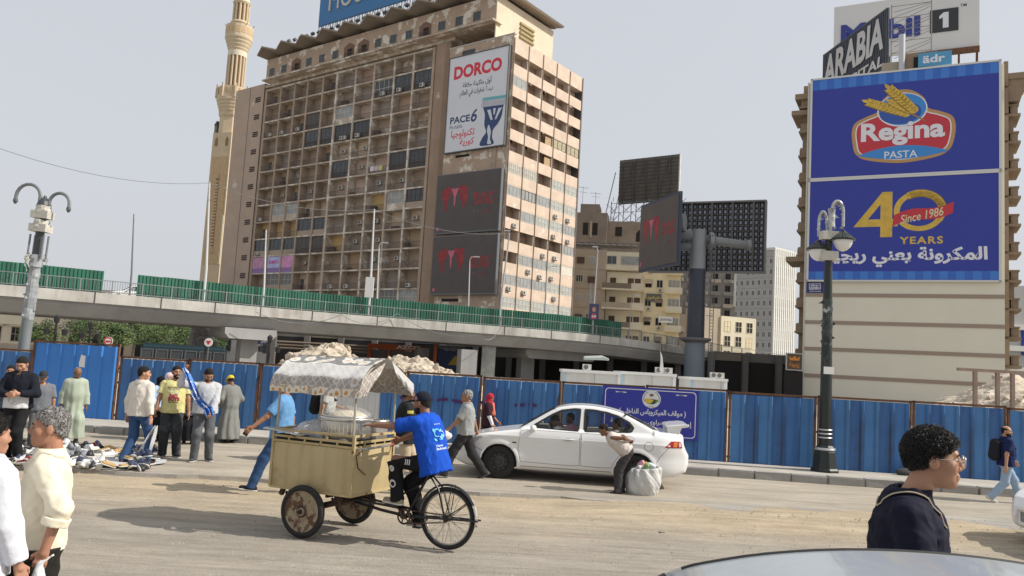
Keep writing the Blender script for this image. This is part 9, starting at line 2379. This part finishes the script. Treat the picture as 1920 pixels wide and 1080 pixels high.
for i_ in range(9):
 t_ = i_ / 8; c = Vector((pa_.x, pa_.y, ROAD + .02)).lerp(top, t_ ** .9); wd = .32 * (1 - t_) + .05
 for j in range(6): u_ = j / 5 - .5; b.v.append(tuple(c + Vector((u_ * wd, .05 * math.sin(j * 2.2 + t_ * 4), .03 * math.sin(j * 1.7)))))
for i_ in range(8):
 for j in range(5): b.f.append((i_ * 6 + j, i_ * 6 + j + 1, (i_ + 1) * 6 + j + 1, (i_ + 1) * 6 + j)); b.m.append(0)
tag(b.build('pulled_sheet', mat('grey_white_sheet', (.50, .50, .51), .7), None, smooth=True), 'grey white sheet pulled up from the ground by the man in yellow', 'sheet')
# station sign fixed to the hoarding
fx0 = fence_x(1130, 722); fx1 = fence_x(1309, 735); Lp = (fx1 - fx0) / math.cos(fang)
ss = thing('station_sign', 'blue microbus station sign with white Arabic lettering and a round emblem on the hoarding', 'sign', (fx0, fence_y(fx0) - .085, .232), fang)
zA = Hh(1130, 722, (0, fence_y(0) - .1, 0), (.125, 1, 0)).z - .232; zB = zA - 1.22
boxm('board', mat('sign_deep_blue', (.022, .030, .30), .4, .04, .5), 0, Lp, -.03, 0, zB, zA, ss)
def rrect(x0, x1, z0, z1, r): return [(x1 - r + r * math.cos(a), z1 - r + r * math.sin(a)) for a in np.linspace(0, R90, 6)] + [(x0 + r + r * math.cos(a), z1 - r + r * math.sin(a)) for a in np.linspace(R90, math.pi, 6)] + [(x0 + r + r * math.cos(a), z0 + r + r * math.sin(a)) for a in np.linspace(math.pi, 1.5 * math.pi, 6)] + [(x1 - r + r * math.cos(a), z0 + r + r * math.sin(a)) for a in np.linspace(1.5 * math.pi, 2 * math.pi, 6)]
M_sw = mat('sign_print_white', (.68, .68, .70), .5)
shape('border', [(rrect(.06, Lp - .06, zB + .05, zA - .05, .09), rrect(.08, Lp - .08, zB + .07, zA - .07, .08))], M_sw, ss, -.033)
ex, ez, er = Lp * .512, zA - .27, .225
shape('emblem', [ell(ex, ez, er, er)], M_sw, ss, -.033); shape('emblem', [ell(ex, ez - .01, er * .72, er * .55, 24, math.pi, 2 * math.pi)], mat('emblem_green', (.10, .22, .06), .5), ss, -.036)
shape('emblem', [[(ex - .16, ez), (ex + .02, ez + .0), (ex + .05, ez - .03), (ex - .0, ez - .09), (ex - .03, ez - .12), (ex - .12, ez - .09)]], mat('emblem_yellow', (.65, .48, .03), .5), ss, -.039)
shape('emblem', [smooth_poly([(ex - .06, ez + .0), (ex + .05, ez - .02), (ex + .06, ez - .06), (ex - .01, ez - .11), (ex + .06, ez - .115), (ex + .10, ez - .06), (ex + .09, ez - .01)], 4)], M_ink, ss, -.042)
shape('emblem', [[(ex - .04, ez + .06), (ex + .04, ez + .06), (ex + .055, ez + .13), (ex + .02, ez + .11), (ex, ez + .15), (ex - .02, ez + .11), (ex - .055, ez + .13)]], mat('eagle_brown', (.20, .10, .03), .6), ss, -.036)
wr_ = []
for s_ in (-1, 1):
 for q in range(7):
  a = R90 + s_ * (.55 + q * .22); wr_.append(ell(ex + er * .84 * math.cos(a), ez + er * .84 * math.sin(a), .022, .010, 8, rot=a + 1.2 * s_))
shape('emblem', wr_, MATS['emblem_green'], ss, -.036); lettering('lettering', 'محافظة الجيزة', M_ink, ss, ex - .10, ex + .10, ez - er + .01, ez - er + .05, -.036, ar=True)
lettering('lettering', '( موقف الميكروباس الداخلي )', M_sw, ss, .42, Lp - .30, zA - .72, zA - .52, -.033, .025, ar=True)
lettering('lettering', 'إمبابة - البصراوى - سيما - وحدة', M_sw, ss, .22, Lp - .14, zA - .93, zA - .77, -.033, .02, ar=True)
lettering('lettering', 'البوهى - الكيت كات', M_sw, ss, .60, Lp - .42, zA - 1.12, zA - .97, -.033, .02, ar=True)
for x in (.45, Lp - .42): boxm('fixing_strip', M_sw, x - .13, x + .13, -.036, -.031, zA - .155, zA - .13, ss); boxm('fixing_slot', M_frmD, x - .07, x + .05, -.040, -.0365, zA - .152, zA - .136, ss)
for px, py, z0, lab, cc, sz in ((1490, 902, ROAD, 'torn pale carton lying by the kerb near the lamp post', (.55, .5, .42), .16), (1492, 898, ROAD, 'white scrap on the carton by the kerb', (.66, .66, .64), .09), (1428, 925, .06, 'white paper scrap on the sandy road', (.6, .6, .57), .07), (1572, 990, .02, 'white scrap lying on the sand strip', (.6, .6, .58), .06), (1240, 998, .02, 'small dark stone chip on the sand', (.08, .08, .08), .05), (1520, 996, .02, 'dull rag scrap lying on the sand', (.35, .31, .26), .07)):
 g = G(px, py, z0)
 def f(P): return ellip(P, (0, 0, 0), (1, .7, .22)) + .3 * wob(P, 4, int(px) % 5)
 o = net_obj('litter', nets(f, (-1.5, -1.3, -.8), (1.5, 1.3, .8), .14), mat('litter_%d' % px, cc, .8), None, False); o.location = g; o.scale = (sz, sz, sz * .5); tag(o, lab, 'litter')
q = fence_x(1690, 880);
def f(P): return ellip(P, (0, 0, .06), (.24, .12, .10)) + .03 * wob(P, 16, 2)
o = net_obj('rag_heap', nets(f, (-.35, -.25, -.02), (.35, .25, .25), .015), mat('dark_rag', (.05, .052, .055), .9, .3, 12)); o.location = (q, fence_y(q) - .25, .235); tag(o, 'dark rag heap on the pavement against the blue hoarding', 'rag heap')
